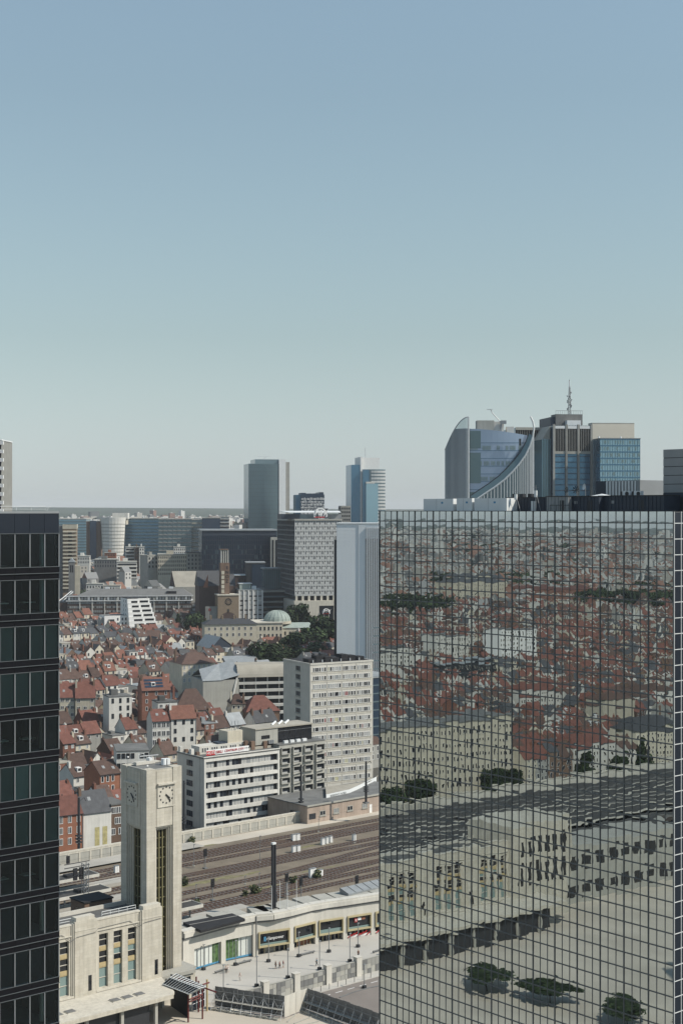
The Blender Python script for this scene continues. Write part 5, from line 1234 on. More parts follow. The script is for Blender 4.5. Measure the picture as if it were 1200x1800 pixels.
# ---- crescent tower with the sweeping white arc
def crescent_tower():
    b = B('crescent_glass_tower', 'blue glass tower cut by a sweeping white arc with a pointed glass fin', 'tower', 785, 675, 0, 940, depth=34, top=735)
    t, W, D, H = b.root, b.w, b.dp, b.h
    x1 = b.lx(823); zr = b.zl(753); zs = b.zl(789); zt = b.zl(733); zmin = b.zl(900)
    # left curved ribbed shell rising to a point
    n = 14; curve = []
    for k in range(n+1):
        u_ = k/n; x = x1*u_; y = 12*(1-u_)**2
        z = zs + (zt-zs)*(1-(1-u_)**2.0)
        curve.append((x, y, min(z, zt)))
    m = MB()
    for a, c in zip(curve, curve[1:]):
        m.quad((a[0], a[1], -3), (c[0], c[1], -3), (c[0], c[1], min(c[2], zr)), (a[0], a[1], min(a[2], zr)))
        m.quad((a[0], a[1]+.8, -3), (a[0], a[1]+.8, min(a[2], zr)), (c[0], c[1]+.8, min(c[2], zr)), (c[0], c[1]+.8, -3))
        m.quad((a[0], a[1], min(a[2], zr)), (c[0], c[1], min(c[2], zr)), (c[0], c[1]+.8, min(c[2], zr)), (a[0], a[1]+.8, min(a[2], zr)))
    m.build('left_shell', 'blue_curtain', t)
    gm = MB()
    for a, c in zip(curve, curve[1:]):
        if c[2] > zr: gm.quad((a[0], a[1]+.3, max(min(a[2], zr), zr)), (c[0], c[1]+.3, zr), (c[0], c[1]+.3, c[2]), (a[0], a[1]+.3, max(a[2], zr)))
    gm.build('glass_fin', 'tinted_glass', t)
    rb = MB()
    for k in range(0, 22):
        u_ = k/21; x = x1*u_; y = 12*(1-u_)**2; z = zs + (zt-zs)*(1-(1-u_)**2.0)
        rb.box(x-.09, x+.09, y-.6, y, -3, z)
    rb.build('ribs', 'blue_white', t, kind='stuff')
    MB().path([(c[0], c[1], c[2]) for c in curve], .25, 6).build('shell_edge', 'grey_metal', t)
    BX(x1-.25, x1+.35, -.4, .4, -3, zt).build('white_edge', 'white_metal', t)
    # recessed blue front, slightly curved plan
    x2 = b.lx(925, 3); pts = [(x1+.4 + (x2-x1-.4)*k/10, 2.5+2.2*sin(pi*k/10*.8)*-1) for k in range(11)]
    zr2 = b.zl(765)
    tops = [zr + (zr2-zr)*(k/10)**1.5 for k in range(11)]
    MB().prism(pts+[(x2, D), (x1+.4, D)], -3, tops+[zr2, zr]).build('front_glazing', 'lilac_curtain', t)
    lb = MB(); gw = MB(); rnd = random.Random(4); dkz = MB()
    fl = 3.55
    for k in range(1, 26):
        z = zr2-k*fl
        for q in range(10):
            wallprism(lb, pts[q], pts[q+1], -.10, .02, z, z+.22)
            if k % 1 == 0 and k % 2 == 0 and k < 14:
                for e in range(4):
                    if rnd.random() < .62:
                        f0 = (e+.1)/4; f1 = (e+.72)/4; L = lambda f: (pts[q][0]+(pts[q+1][0]-pts[q][0])*f, pts[q][1]+(pts[q+1][1]-pts[q][1])*f)
                        wallprism(gw, L(f0), L(f1), -.12, .02, z+.4, z+2.4)
    lb.build('floor_lines', 'blue_curtain', t, kind='stuff'); gw.build('pale_windows', 'teal_glass', t, kind='stuff')
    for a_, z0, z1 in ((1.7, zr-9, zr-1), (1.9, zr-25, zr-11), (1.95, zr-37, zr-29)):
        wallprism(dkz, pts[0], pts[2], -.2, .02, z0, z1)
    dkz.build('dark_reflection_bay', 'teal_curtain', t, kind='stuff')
    for px_ in (881, 899, 912): BX(b.lx(px_), b.lx(px_)+.9, 0.6, 1.2, b.zl(783), b.zl(771)).build('dark_opening', 'black_glass', t)
    # arc: from lower left up to the right tip
    arc = []
    for px_, py_ in ((837, 878), (850, 869), (868, 857), (885, 844), (900, 829), (912, 815), (922, 801), (930, 784), (935, 768), (937, 752), (935, 742), (931, 733)):
        arc.append((b.lx(px_, -1), -1 - 2*sin((px_-837)/100*1.6), b.zl(py_)))
    MB().path(arc, .42, 8).build('white_arc', 'white_metal', t)
    off = [(p[0]-2.9+.02*i*i, p[1]+1.2, p[2]+1.6) for i, p in enumerate(arc[:-3])]
    MB().path(off, .2, 6).build('inner_arc', 'dark_metal', t)
    dk = MB()
    for i in range(len(off)-1): dk.quad(tuple(off[i]), tuple(off[i+1]), arc[i+1], arc[i])
    dk.build('arc_glazing', 'teal_curtain', t)
    # ribbed curved shell right of and below the arc
    sh = MB(); rib = MB(); x3 = W
    for i in range(len(arc)-3):
        a, c = arc[i], arc[i+1]
        sh.quad((a[0], a[1]+.3, -3), (c[0], c[1]+.3, -3), (c[0], c[1]+.3, c[2]-.3), (a[0], a[1]+.3, a[2]-.3))
        for e in range(3):
            f = e/3; x = a[0]+(c[0]-a[0])*f; y = a[1]+(c[1]-a[1])*f; z = a[2]+(c[2]-a[2])*f; rib.box(x-.14, x+.14, y-.35, y+.3, -3, z-.4)
    e = arc[-4]; top_ = arc[-1]
    r_pts = [(e[0], e[1]+.3, e[2]), (x3-.8, 1.5, b.zl(765)), (x3, 6, b.zl(768))]
    for a, c in zip(r_pts, r_pts[1:]): sh.quad((a[0], a[1], -3), (c[0], c[1], -3), (c[0], c[1], c[2]), (a[0], a[1], a[2]))
    sh.build('right_shell', 'grey_curtain', t); rib.build('right_ribs', 'white_metal', t, kind='stuff')
    BX(x2+.1, x3-.2, 6.1, D, -3, b.zl(790)).build('rear_block', 'grey_curtain', t)
    b.h = zr
    # roof boxes and the cleaning crane
    BX(b.lx(838, 8), b.lx(868, 8), 8, 16, zr-2, b.zl(739, 0, 8)).build('roof_room', 'concrete', t); BX(b.lx(868, 9), b.lx(885, 9), 9, 16, zr-3, b.zl(741, 0, 9)).build('roof_room', 'render_white', t)
    BX(b.lx(890, 9), b.lx(903, 9), 9, 14, zr-4, b.zl(750, 0, 9)).build('roof_room', 'render_white', t)
    c = thing('roof_crane', 'small facade cleaning crane on the crescent tower roof', 'crane', (*b.wp(b.lx(880, 8), 8), b.z0+zr-2), 0)
    h = b.zl(743, 0, 8)-zr+2; MB().bar((0, 0, 0), (0, 0, h), .35, 6).build('mast', 'grey_metal', c); BX(-.2, 2.4, -.6, .6, h-.6, h+1.0).build('counterweight', 'grey_metal', c)
    j = (b.lx(864, 8)-b.lx(880, 8)); k_ = b.zl(725, 0, 8)-zr+2
    MB().bar((0, 0, h), (j, 0, k_), .22, 5).bar((j, 0, k_), (j-.6, 0, k_+1.6), .18, 5).bar((j+.3, 0, k_+1.3), (j-2.4, 0, k_+1.4), .12, 5).build('boom', 'grey_metal', c)
crescent_tower()
# ---- twin towers with antenna and blue block
def antenna_tower():
    b = B('antenna_tower', 'tall tower with dark slatted crown, blue glass bands and a lattice antenna', 'tower', 972, 780, 8, 1040, depth=30, top=748)
    t, W, D, H = b.root, b.w, b.dp, b.h
    BX(0, W, 0, D, -3, H).build('body', 'blue_curtain', t)
    zc = b.zl(793); P = [b.lx(p) for p in (972, 994, 1015, 1038)]
    for x in P: BX(x-.45, x+.6, -.9, -.01, -3, H+.6).build('pier', 'render_grey', t)
    BX(0, W, -.5, -.01, zc-1.4, zc).build('crown_band', 'concrete', t)
    for a, c in zip(P, P[1:]):
        BX(a+.8, c-.6, -.3, -.01, zc, H-1.0).build('crown_recess', 'bitumen_black', t)
        n = 6
        for k in range(n+1): x = a+.8+(c-a-1.4)*k/n; BX(x-.09, x+.09, -.6, -.31, zc, H+.4).build('slat', 'render_grey', t)
        BX(a+.8, c-.6, -.7, -.31, H-1.6, H-.2).build('crown_cap', 'white_metal', t)
    lb = MB()
    for k in range(30):
        for a, c in zip(P, P[1:]): lb.box(a+.8, c-.6, -.12, -.011, zc-3-k*3.0, zc-2.5-k*3.0)
    lb.build('floor_lines', 'navy_curtain', t, kind='stuff')
    # left recess and slope with slim fins, then the further slatted wing
    xl = b.lx(952, 4); zz = b.zl(772)
    BX(xl, -.6, 4, D, -3, zz).build('left_recess', 'teal_curtain', t)
    for k in range(6): x = xl+(-.6-xl)*k/5; BX(x-.12, x+.12, 3.5, 3.99, -3, zz+.4).build('fin', 'pale_curtain', t)
    MB().prism([(xl, 4), (-.6, 4), (-.6, D), (xl, D)], zz+.01, [zz+.1, H, H, zz+.1]).build('sloped_wall', 'concrete', t)
    BX(b.lx(967, 8), W*.5, 8, D, H, H+5.0).build('crown_block', 'navy_metal', t)
    BX(b.lx(977, 6), b.lx(1024, 6), 7, 16, H+.7, H+6.5).build('roof_room', 'concrete_dark', t); BX(b.lx(996, 3), b.lx(1020, 3), 3, 6.9, H-.5, H+3.0).build('roof_room', 'white_metal', t)
    rr = MB()
    for k in range(13): x = b.lx(977, 6)+(b.lx(1024, 6)-b.lx(977, 6))*k/12; rr.bar((x, 6.9, H+6.5), (x, 6.9, H+8.4), .08)
    rr.bar((b.lx(977, 6), 6.9, H+8.4), (b.lx(1024, 6), 6.9, H+8.4), .1); rr.build('roof_rail', 'grey_metal', t)
    xm = b.lx(1000, 8)
    a = thing('lattice_antenna', 'lattice antenna mast with drum aerials on the slatted tower', 'antenna', (*b.wp(xm, 8), b.z0+H+6.5), b.ang)
    hh = b.zl(667, 0, 8)-H-6.5; rnd = random.Random(9)
    for dx, dy in ((-.6, -.6), (.6, -.6), (.6, .6), (-.6, .6)): MB().bar((dx, dy, 0), (dx*.35, dy*.35, hh*.8), .12).build('leg', 'grey_metal', a)
    lt = MB()
    for k in range(14):
        z = hh*.8*k/14; z2 = hh*.8*(k+1)/14; lt.bar((-.6, -.6, z), (.55, -.55, z2), .07, 4).bar((.6, -.6, z), (-.55, -.55, z2), .07, 4)
    lt.build('lattice', 'grey_metal', a)
    for k in range(22):
        z = hh*(.12+.55*rnd.random()); an = rnd.uniform(0, 2*pi); MB().bar((cos(an)*.9, sin(an)*.9, z), (cos(an)*1.3, sin(an)*1.3, z+.7), .28, 6).build('aerial', 'grey_metal', a)
    MB().bar((0, 0, hh*.75), (0, 0, hh*.97), .3, 8).build('top_tube', 'white_metal', a); MB().bar((0, 0, hh*.95), (0, 0, hh), .14, 6).build('tip', 'dark_metal', a)
    c = B('slatted_wing', 'further slatted tower wing between the crescent and antenna towers', 'tower', 905, 800, 8, 953, depth=30, top=752)
    BX(0, c.w, 0, c.dp, -3, c.h).build('body', 'blue_curtain', c.root)
    zc = c.zl(793); BX(0, c.w, -.4, -.01, zc-1.2, zc).build('crown_band', 'concrete', c.root); BX(0, c.w, -.3, -.01, zc, c.h).build('crown_recess', 'bitumen_black', c.root)
    for k in range(13): x = c.w*k/12; BX(x-.09, x+.09, -.6, -.31, zc, c.h+.2).build('slat', 'render_grey', c.root)
    BX(0, c.w, -.8, -.71, c.h-1.2, c.h+.3).build('crown_cap', 'concrete', c.root); BX(c.w-1.4, c.w, -1.1, -.01, -3, c.h+.3).build('pier', 'concrete', c.root)
    MB().prism([(c.w+.02, 3), (c.w+4, 3), (c.w+4, 20), (c.w+.02, 20)], -3, [c.h, c.h-.5, c.h-.5, c.h]).build('pale_wall', 'render_cream', c.root)
    # blue glass block with cream slab behind
    e = B('blue_glass_block', 'pale blue glazed office block right of the antenna tower', 'office building', 1054, 770, 6, 1124, pxl=1041, top=771)
    BX(0, e.w, 0, e.dp, -3, e.h).build('front_glazing', 'pale_curtain', e.root); BX(-.15, -.01, 0, e.dp, -3, e.h).build('left_glazing', 'blue_curtain', e.root)
    lm = MB(); gl2 = MB(); rnd = random.Random(12)
    for k in range(26): lm.box(-.1, e.w+.1, -.12, -.01, e.h-3.3*k-.6, e.h-3.3*k)
    for k in range(17): lm.box(e.w*k/16-.06, e.w*k/16+.06, -.13, -.011, -3, e.h)
    for k in range(8):
        for i in range(32):
            if rnd.random() < .3: gl2.box(e.w*(i+.15)/32, e.w*(i+.85)/32, -.11, -.012, e.h-3.3*k-2.6, e.h-3.3*k-1.0)
    lm.build('mullions', 'blue_curtain', e.root, kind='stuff'); gl2.build('pale_blinds', 'teal_glass', e.root, kind='stuff')
    BX(-.3, e.w+.3, -.3, e.dp, e.h, e.h+.35).build('roof', 'grey_metal', e.root)
    for px_ in (1052, 1090): MB().cyl(e.lx(px_, 4), 4, e.h, e.h+1.4, .7, 10, .25).build('vent_cone', 'white_metal', e.root)
    f = B('cream_slab', 'blank cream wall slab rising behind the blue glass block', 'tower', 1040, 800, 6, 1114, depth=8, top=744)
    BX(0, f.w, 0, f.dp, -3, f.h).build('wall', 'cream_panel', f.root); BX(-.1, f.w+.1, -.1, f.dp+.1, f.h, f.h+.3).build('coping', 'concrete_pale', f.root)
antenna_tower()
# ---- white balcony tower at the very left edge
def left_edge_tower():
    b = B('balcony_tower', 'white balcony tower cut off by the left picture edge', 'tower', -70, 520, 0, 6.5, depth=18, top=774)
    t, W, D, H = b.root, b.w, b.dp, b.h
    BX(0, W-.9, .8, D, -3, H).build('wall', 'render_grey', t)
    sm = BX(0, W, -.2, .79, 0, 1.25).mesh('balcony', 'white_paint'); wm = BX(W-3.2, W-1.0, .7, .78, 0, 1.7).mesh('window', 'dark_glass')
    for k in range(38): link('balcony', sm, t, (0, 0, H-3.0*k-1.5)); link('window', wm, t, (0, 0, H-3.0*k-3.1))
    BX(-.2, W-.7, .6, D, H, H+.4).build('roof', 'white_metal', t)
left_edge_tower()
# ---- skyline offices at left
def skyline():
    def block(name, label, px0, d, ang, px1, top, wall, depth=30, bands=None, cols=None, roof='concrete', pb=.35, group=None):
        b = B(name, label, 'office building', px0, d, ang, px1, depth=depth, top=top, group=group)
        BX(0, b.w, 0, b.dp, -3, b.h).build('wall', wall, b.root); BX(-.4, b.w+.4, -.4, b.dp, b.h, b.h+.9).build('roof', roof, b.root)
        if bands:
            m = MB(); n, bm = bands; f = b.h/n
            for k in range(n): m.box(0, b.w, -.4, -.02, k*f, k*f+f*pb)
            m.build('floor_bands', bm, b.root, kind='stuff')
        if cols:
            m = MB(); n, cm = cols
            for k in range(n+1): m.box(b.w*k/n-.2, b.w*k/n+.2, -.5, -.02, 0, b.h)
            m.build('fins', cm, b.root, kind='stuff')
        return b
    block('glass_office', 'pale glass office left of the russet block on the skyline', 104, 1720, 2, 152, 913, 'pale_curtain', 40, (16, 'grey_curtain'))
    b = block('russet_office', 'russet office with a dark blue glass centre on the left skyline', 152, 1650, 3, 177, 917, 'brick_brown', 24)
    BX(b.w*.28, b.w*.72, -3, -.02, -3, b.h+1).build('glass_bay', 'navy_curtain', b.root)
    b = B('white_curved_office', 'white drum shaped office flaring upward on the left skyline', 'office building', 177, 1640, 3, 218, depth=30, top=916)
    n = 12; H = b.h; m = MB()
    ring = lambda z, sc: [((b.w/2) - (b.w/2)*sc*cos(pi*k/n), 10-18*sin(pi*k/n)*.5*sc, z) for k in range(n+1)]
    lev = [(-3, .86), (H*.45, .93), (H, 1.06), (H+4, 1.10)]
    for (z0, s0), (z1, s1) in zip(lev, lev[1:]):
        a, c = ring(z0, s0), ring(z1, s1)
        for k in range(n): m.quad(a[k], a[k+1], c[k+1], c[k])
    m.poly(ring(H+4, 1.10)); m.build('drum_wall', 'render_white', b.root)
    lb = MB()
    for j in range(1, 14):
        z = j*H/14; sc = .86+(1.06-.86)*(z/H)+.006; a = ring(z, sc); c = ring(z+.9, sc+.002)
        for k in range(n): lb.quad(a[k], a[k+1], c[k+1], c[k])
    lb.build('window_lines', 'concrete', b.root, kind='stuff')
    BX(-2, b.w*1.05, 11, 40, H-4, H+2.5).build('roof_storey', 'render_cream', b.root); BX(b.w*.45, b.w*1.12, 14, 34, H+2.5, H+9).build('roof_pavilion', 'render_white', b.root)
    block('long_glass_office', 'long blue glass office right of the white drum office', 213, 1690, 2, 279, 912, 'teal_curtain', 30, (15, 'blue_curtain'), None, 'concrete', .5)
    block('striped_office', 'striped grey green office in the middle of the left skyline', 279, 1640, 2, 337, 913, 'teal_curtain', 30, (13, 'render_grey'), (7, 'grey_curtain'), 'concrete', .3)
    block('striped_annex', 'pale banded end wing of the striped skyline office', 337, 1650, 2, 356, 914, 'grey_curtain', 30, (13, 'render_cream'))
    block('slanted_dark_office', 'dark blue office rising behind the big dark glass block', 355, 1620, 4, 387, 911, 'navy_curtain', 30)
    block('white_banded_office', 'small white banded office behind the dark glass block', 387, 1660, 2, 403, 909, 'render_white', 20, (15, 'black_glass'))
    b = B('dark_glass_block', 'big dark blue glass block with flat grey roof beside the church tower', 'office building', 355, 1120, 9, 486, depth=40, top=933)
    BX(0, b.w, 0, b.dp, -3, b.h).build('wall', 'navy_curtain', b.root); BX(-1, b.w+1, -1, b.dp, b.h, b.h+1).build('roof', 'zinc', b.root)
    m = MB(); g = MB(); rnd = random.Random(31)
    for k in range(41): m.box(b.w*k/40-.12, b.w*k/40+.12, -.6, -.02, 0, b.h-4)
    for k in range(18): m.box(0, b.w, -.3, -.021, k*b.h/18, k*b.h/18+.5)
    for k in range(90): i, j = rnd.randrange(40), rnd.randrange(4, 15); g.box(b.w*i/40+.2, b.w*(i+1)/40-.2, -.15, -.022, j*b.h/18+.7, (j+1)*b.h/18-.1)
    m.build('facade_grid', 'navy_metal', b.root, kind='stuff'); g.build('lighter_panes', 'grey_curtain', b.root, kind='stuff')
    BX(0, b.w, -.2, -.02, b.h-3.5, b.h-.2).build('top_band', 'navy_metal', b.root)
    xr = b.lx(476, -6); e = BX(xr, b.w+3, -6, -1.1, -3, b.h-5).build('end_wing', 'concrete', b.root)
    for k in range(4): BX(xr+1+k*2.6, xr+2.2+k*2.6, -6.2, -6.01, 0, b.h-7).build('dark_strip', 'black_glass', b.root)
    # striped apartment tower near the left office tower
    b = B('striped_apartment_tower', 'beige apartment tower with brown balcony stripes beside the black tower', 'tower', 111, 1180, 8, 135, depth=22, top=922)
    BX(0, b.w, 0, b.dp, -3, b.h).build('wall', 'brick_tan', b.root); BX(-5, -.05, 1, b.dp, -3, b.h-1).build('left_wing', 'concrete_dark', b.root); BX(-.3, b.w+.3, -.3, b.dp, b.h-3.5, b.h).build('top_band', 'render_cream', b.root)
    sm = BX(0, b.w, -1.2, -.02, 0, 1.2).mesh('balcony', 'render_cream'); wm = BX(b.w*.38, b.w*.66, -1.25, -1.19, -1.2, 0).mesh('window', 'black_glass')
    for k in range(16): link('balcony', sm, b.root, (0, 0, b.h-6.2-3*k)); link('window', wm, b.root, (0, .9, b.h-6.2-3*k))
skyline()
# ---- pale blocks between the long grey block and the skyline
def mid_blocks():
    def blk(label, px0, d, ang, px1, top, wall, nf, nc, depth=14, band=None, roof='concrete', name='town_block'):
        b = B(name, label, 'building', px0, d, ang, px1, depth=depth, top=top)
        BX(0, b.w, 0, b.dp, -3, b.h).build('wall', wall, b.root); BX(-.3, b.w+.3, -.3, b.dp+.3, b.h, b.h+.5).build('roof', roof, b.root)
        m = MB()
        for f in range(nf):
            z = b.h-3.0-f*3.2
            if band: BX(-.2, b.w+.2, -.8, -.02, z-1.2, z).build('balcony', band, b.root); m.box(.5, b.w-.5, -.08, -.02, z+.1, z+1.7)
            else:
                for i in range(nc): m.box(b.w*(i+.28)/nc, b.w*(i+.72)/nc, -.06, -.01, z, z+1.8)
        m.build('windows', 'house_glass', b.root, kind='stuff')
        BX(b.w*.3, b.w*.55, 3, 8, b.h+.5, b.h+3).build('lift_house', wall, b.root)
        return b
    blk('cream five storey block with rows of dark windows above the tan roofed hall', 278, 1150, 8, 328, 975, 'render_cream', 5, 14, 18)
    blk('plain grey end block left of the cream five storey block', 260, 1160, 30, 278, 977, 'render_grey', 3, 3, 16)
    blk('blue grey pair of gabled backs right of the cream five storey block', 329, 1150, 12, 354, 972, 'concrete', 4, 4, 14, None, 'slate')
    blk('dark grey warehouse front low on the left skyline', 166, 1270, 4, 206, 984, 'concrete_dark', 2, 9, 20)
    blk('white block with long balcony bands right of the grey warehouse', 206, 1250, 10, 241, 988, 'render_white', 4, 6, 16, 'render_white')
    blk('white flats with striped balconies under the white drum office', 221, 1400, 8, 237, 962, 'render_white', 6, 3, 14, 'render_white')
    blk('tall dark brick flats right of the striped balconies', 237, 1390, 8, 245, 962, 'brick_brown', 6, 2, 14)
    blk('small white tower block beside the dark brick flats', 245, 1385, 8, 254, 962, 'render_white', 6, 2, 12)
    blk('white low house row near the striped apartment tower', 134, 1330, 6, 158, 978, 'render_white', 2, 8, 12)
    blk('salmon brick school block in the far roofscape', 184, 1420, 6, 204, 972, 'brick_orange', 3, 7, 14)
    blk('white stepped flats beneath the dark glass block', 306, 1390, 8, 326, 962, 'render_white', 4, 6, 12)
    blk('white workshop with big windows behind the long grey block', 152, 1110, 6, 182, 1027, 'render_white', 2, 6, 10)
    blk('long white flat roofed row behind the long grey block', 183, 1105, 6, 212, 1030, 'render_white', 2, 6, 10, None, 'roof_tan')
    b = B('chapel', 'small grey chapel front with twin arched windows by the striped tower', 'chapel', 121, 1140, 10, 132, depth=16, top=988)
    BX(0, b.w, 0, b.dp, -3, b.h).build('wall', 'concrete_dark', b.root); MB().poly([(-.3, -.3, b.h), (b.w+.3, -.3, b.h), (b.w/2, 0, b.h+3)]).poly([(-.3, -.3, b.h), (b.w/2, 0, b.h+3), (b.w/2, b.dp, b.h+3), (-.3, b.dp, b.h)]).poly([(b.w+.3, b.dp, b.h), (b.w/2, b.dp, b.h+3), (b.w/2, 0, b.h+3), (b.w+.3, -.3, b.h)]).build('roof', 'zinc', b.root)
    for e in (.25, .55): BX(b.w*e, b.w*(e+.18), -.06, -.01, b.h-8, b.h-2.5).build('window', 'black_glass', b.root)
    BX(b.w+.02, b.w+4, 1, 8, -3, b.h-3).build('side_wall', 'render_cream', b.root)
mid_blocks()
# ---- church, neighbours
def church():
    b = B('church', 'dark brick church with open belfry, brown front and round window', 'church', 383, 984, 14, 420, depth=62, top=1047)
    t, W, D, H = b.root, b.w, b.dp, b.h
    BX(0, W, 0, 12, -3, H).build('front', 'brick_tan', t); BX(-.4, W+.3, -.4, 12, H, H+.8).build('front_coping', 'limestone_trim', t)
    c = MB()
    rw = MB()
    cx, cz = W*.5, b.zl(1058)
    for k in range(12):
        a = 2*pi*k/12; o = MB().cyl(0, 0, 0, .12, .42, 8).build('rose_hole', 'black_glass', t, (cx+2.0*cos(a), -.02, cz+2.0*sin(a))); o.rotation_euler = (R(90), 0, 0)
    for k in range(8):
        a = 2*pi*k/8; o = MB().cyl(0, 0, 0, .12, .25, 8).build('rose_hole', 'brick_dark', t, (cx+1.0*cos(a), -.02, cz+1.0*sin(a))); o.rotation_euler = (R(90), 0, 0)
    n = 10; ap = [(cx-5.2, b.zl(1086))] + [(cx-5.2*cos(pi*k/n), b.zl(1086)+3.6*sin(pi*k/n)) for k in range(n+1)]
    a = MB(); a.poly([(p[0], -.06, p[1]) for p in [(cx-5.2, 0)] + ap[1:] + [(cx+5.2, 0)]]); a.build('portal_arch', 'brick_dark', t)
    BX(cx-.4, cx+.4, -.3, -.02, b.zl(1076), b.zl(1071)).build('statue', 'dark_metal', t)
    # belfry
    x0, x1 = b.lx(389), b.lx(405); zt = b.zl(990)
    BX(x0, x1, 3, 9, H, zt).build('belfry', 'brick_brown', t)
    for k in range(5): BX(x0+.6, x0+2.6, 2.7, 2.99, H+1.5+k*3.1, H+3.9+k*3.1).build('stone_figure', 'render_cream', t)
    z2 = b.zl(967)
    for k in range(4): x = x0+.6+(x1-x0-1.7)*k/3; BX(x, x+.5, 4, 8, zt, z2).build('belfry_post', 'concrete_pale', t)
    BX(x0-.2, x1-.6, 3.6, 8.4, z2, z2+.6).build('belfry_cap', 'brick_brown', t); MB().bar((x0+3, 6, z2), (x0+3, 6, z2+7.5), .15).build('cross', 'dark_metal', t)
    # letters running down the belfry
    for k, ch in enumerate('ENOZ'):
        cu = bpy.data.curves.new('lettering', 'FONT'); cu.body = ch; cu.size = 2.9; cu.extrude = .1; cu.align_x = 'CENTER'; cu.align_y = 'CENTER'; cu.offset = .04; cu.materials.append(M['bitumen_black'])
        o = bpy.data.objects.new('lettering', cu); COL.objects.link(o); o.parent = t; o.location = (x1-1.7, 2.85, zt-3.2-k*3.0); o.rotation_euler = (R(90), 0, 0)
    BX(x1-3.1, x1-.3, 2.9, 2.99, H, zt-1).build('letter_band', 'brick_brown', t)
    # nave behind to the left
    xl = b.lx(350, 12); zr, ze = b.zl(1003, 0, 20), b.zl(1030, 0, 12)
    BX(xl, W-.2, 12.1, 30, -3, ze).build('nave_wall', 'brick_dark', t)
    MB().poly([(xl-.5, 12, ze), (W, 12, ze), (W, 21, zr), (xl-.5, 21, zr)]).poly([(W, 30, ze), (xl-.5, 30, ze), (xl-.5, 21, zr), (W, 21, zr)]).poly([(xl-.4, 30, ze), (xl-.4, 12, ze), (xl-.4, 21, zr)]).poly([(W-.2, 12, ze), (W-.2, 30, ze), (W-.2, 21, zr)]).build('nave_roof', 'slate', t)
    gx = b.lx(358, 11); g2 = b.lx(366, 11)
    MB().prism([(gx, 11.4), (g2, 11.4), (g2, 18), (gx, 18)], ze-1, ze).poly([(gx, 11.4, ze), (g2, 11.4, ze), (g2, 11.4, b.zl(1009, 0, 11))]).poly([(g2, 11.4, ze), (g2, 18, ze), (g2, 11.4, b.zl(1009, 0, 11))]).poly([(gx, 11.4, ze), (g2, 11.4, b.zl(1009, 0, 11)), (g2, 18, ze), (gx, 18, ze)]).build('side_gable', 'brick_orange', t)
    # tan tiled long roof to the left
    c = B('hall_roof_building', 'hall with steep tan roof left of the dark church nave', 'building', 301, 1090, 10, 345, depth=18, top=1032)
    zr = c.zl(1004, 0, 9); m = MB()
    BX(0, c.w, 0, c.dp, -3, c.h).build('wall', 'concrete', c.root)
    m.poly([(3, 0, c.h), (c.w, 0, c.h), (c.w+2, 9, zr), (1, 9, zr)]).poly([(c.w, c.dp, c.h), (0, c.dp, c.h), (1, 9, zr), (c.w+2, 9, zr)]); m.build('roof', 'roof_tan', c.root)
    MB().poly([(0, c.dp, c.h), (3, 0, c.h), (1, 9, zr)]).poly([(c.w, 0, c.h), (c.w, c.dp, c.h), (c.w+2, 9, zr)]).build('gable', 'brick_dark', c.root)
    # poster wall, small white hut between
    d = B('poster_hoarding', 'grey wall with a red dot poster beneath the church nave', 'wall', 361, 985, 5, 383, depth=1, top=1066)
    BX(0, d.w, 0, .5, -3, d.h).build('panel', 'render_grey', d.root); o = MB().cyl(0, 0, 0, .1, 1.0, 12).build('red_dot', 'curtain_red', d.root, (d.w*.36, -.02, d.h-2.2)); o.rotation_euler = (R(90), 0, 0)
church()
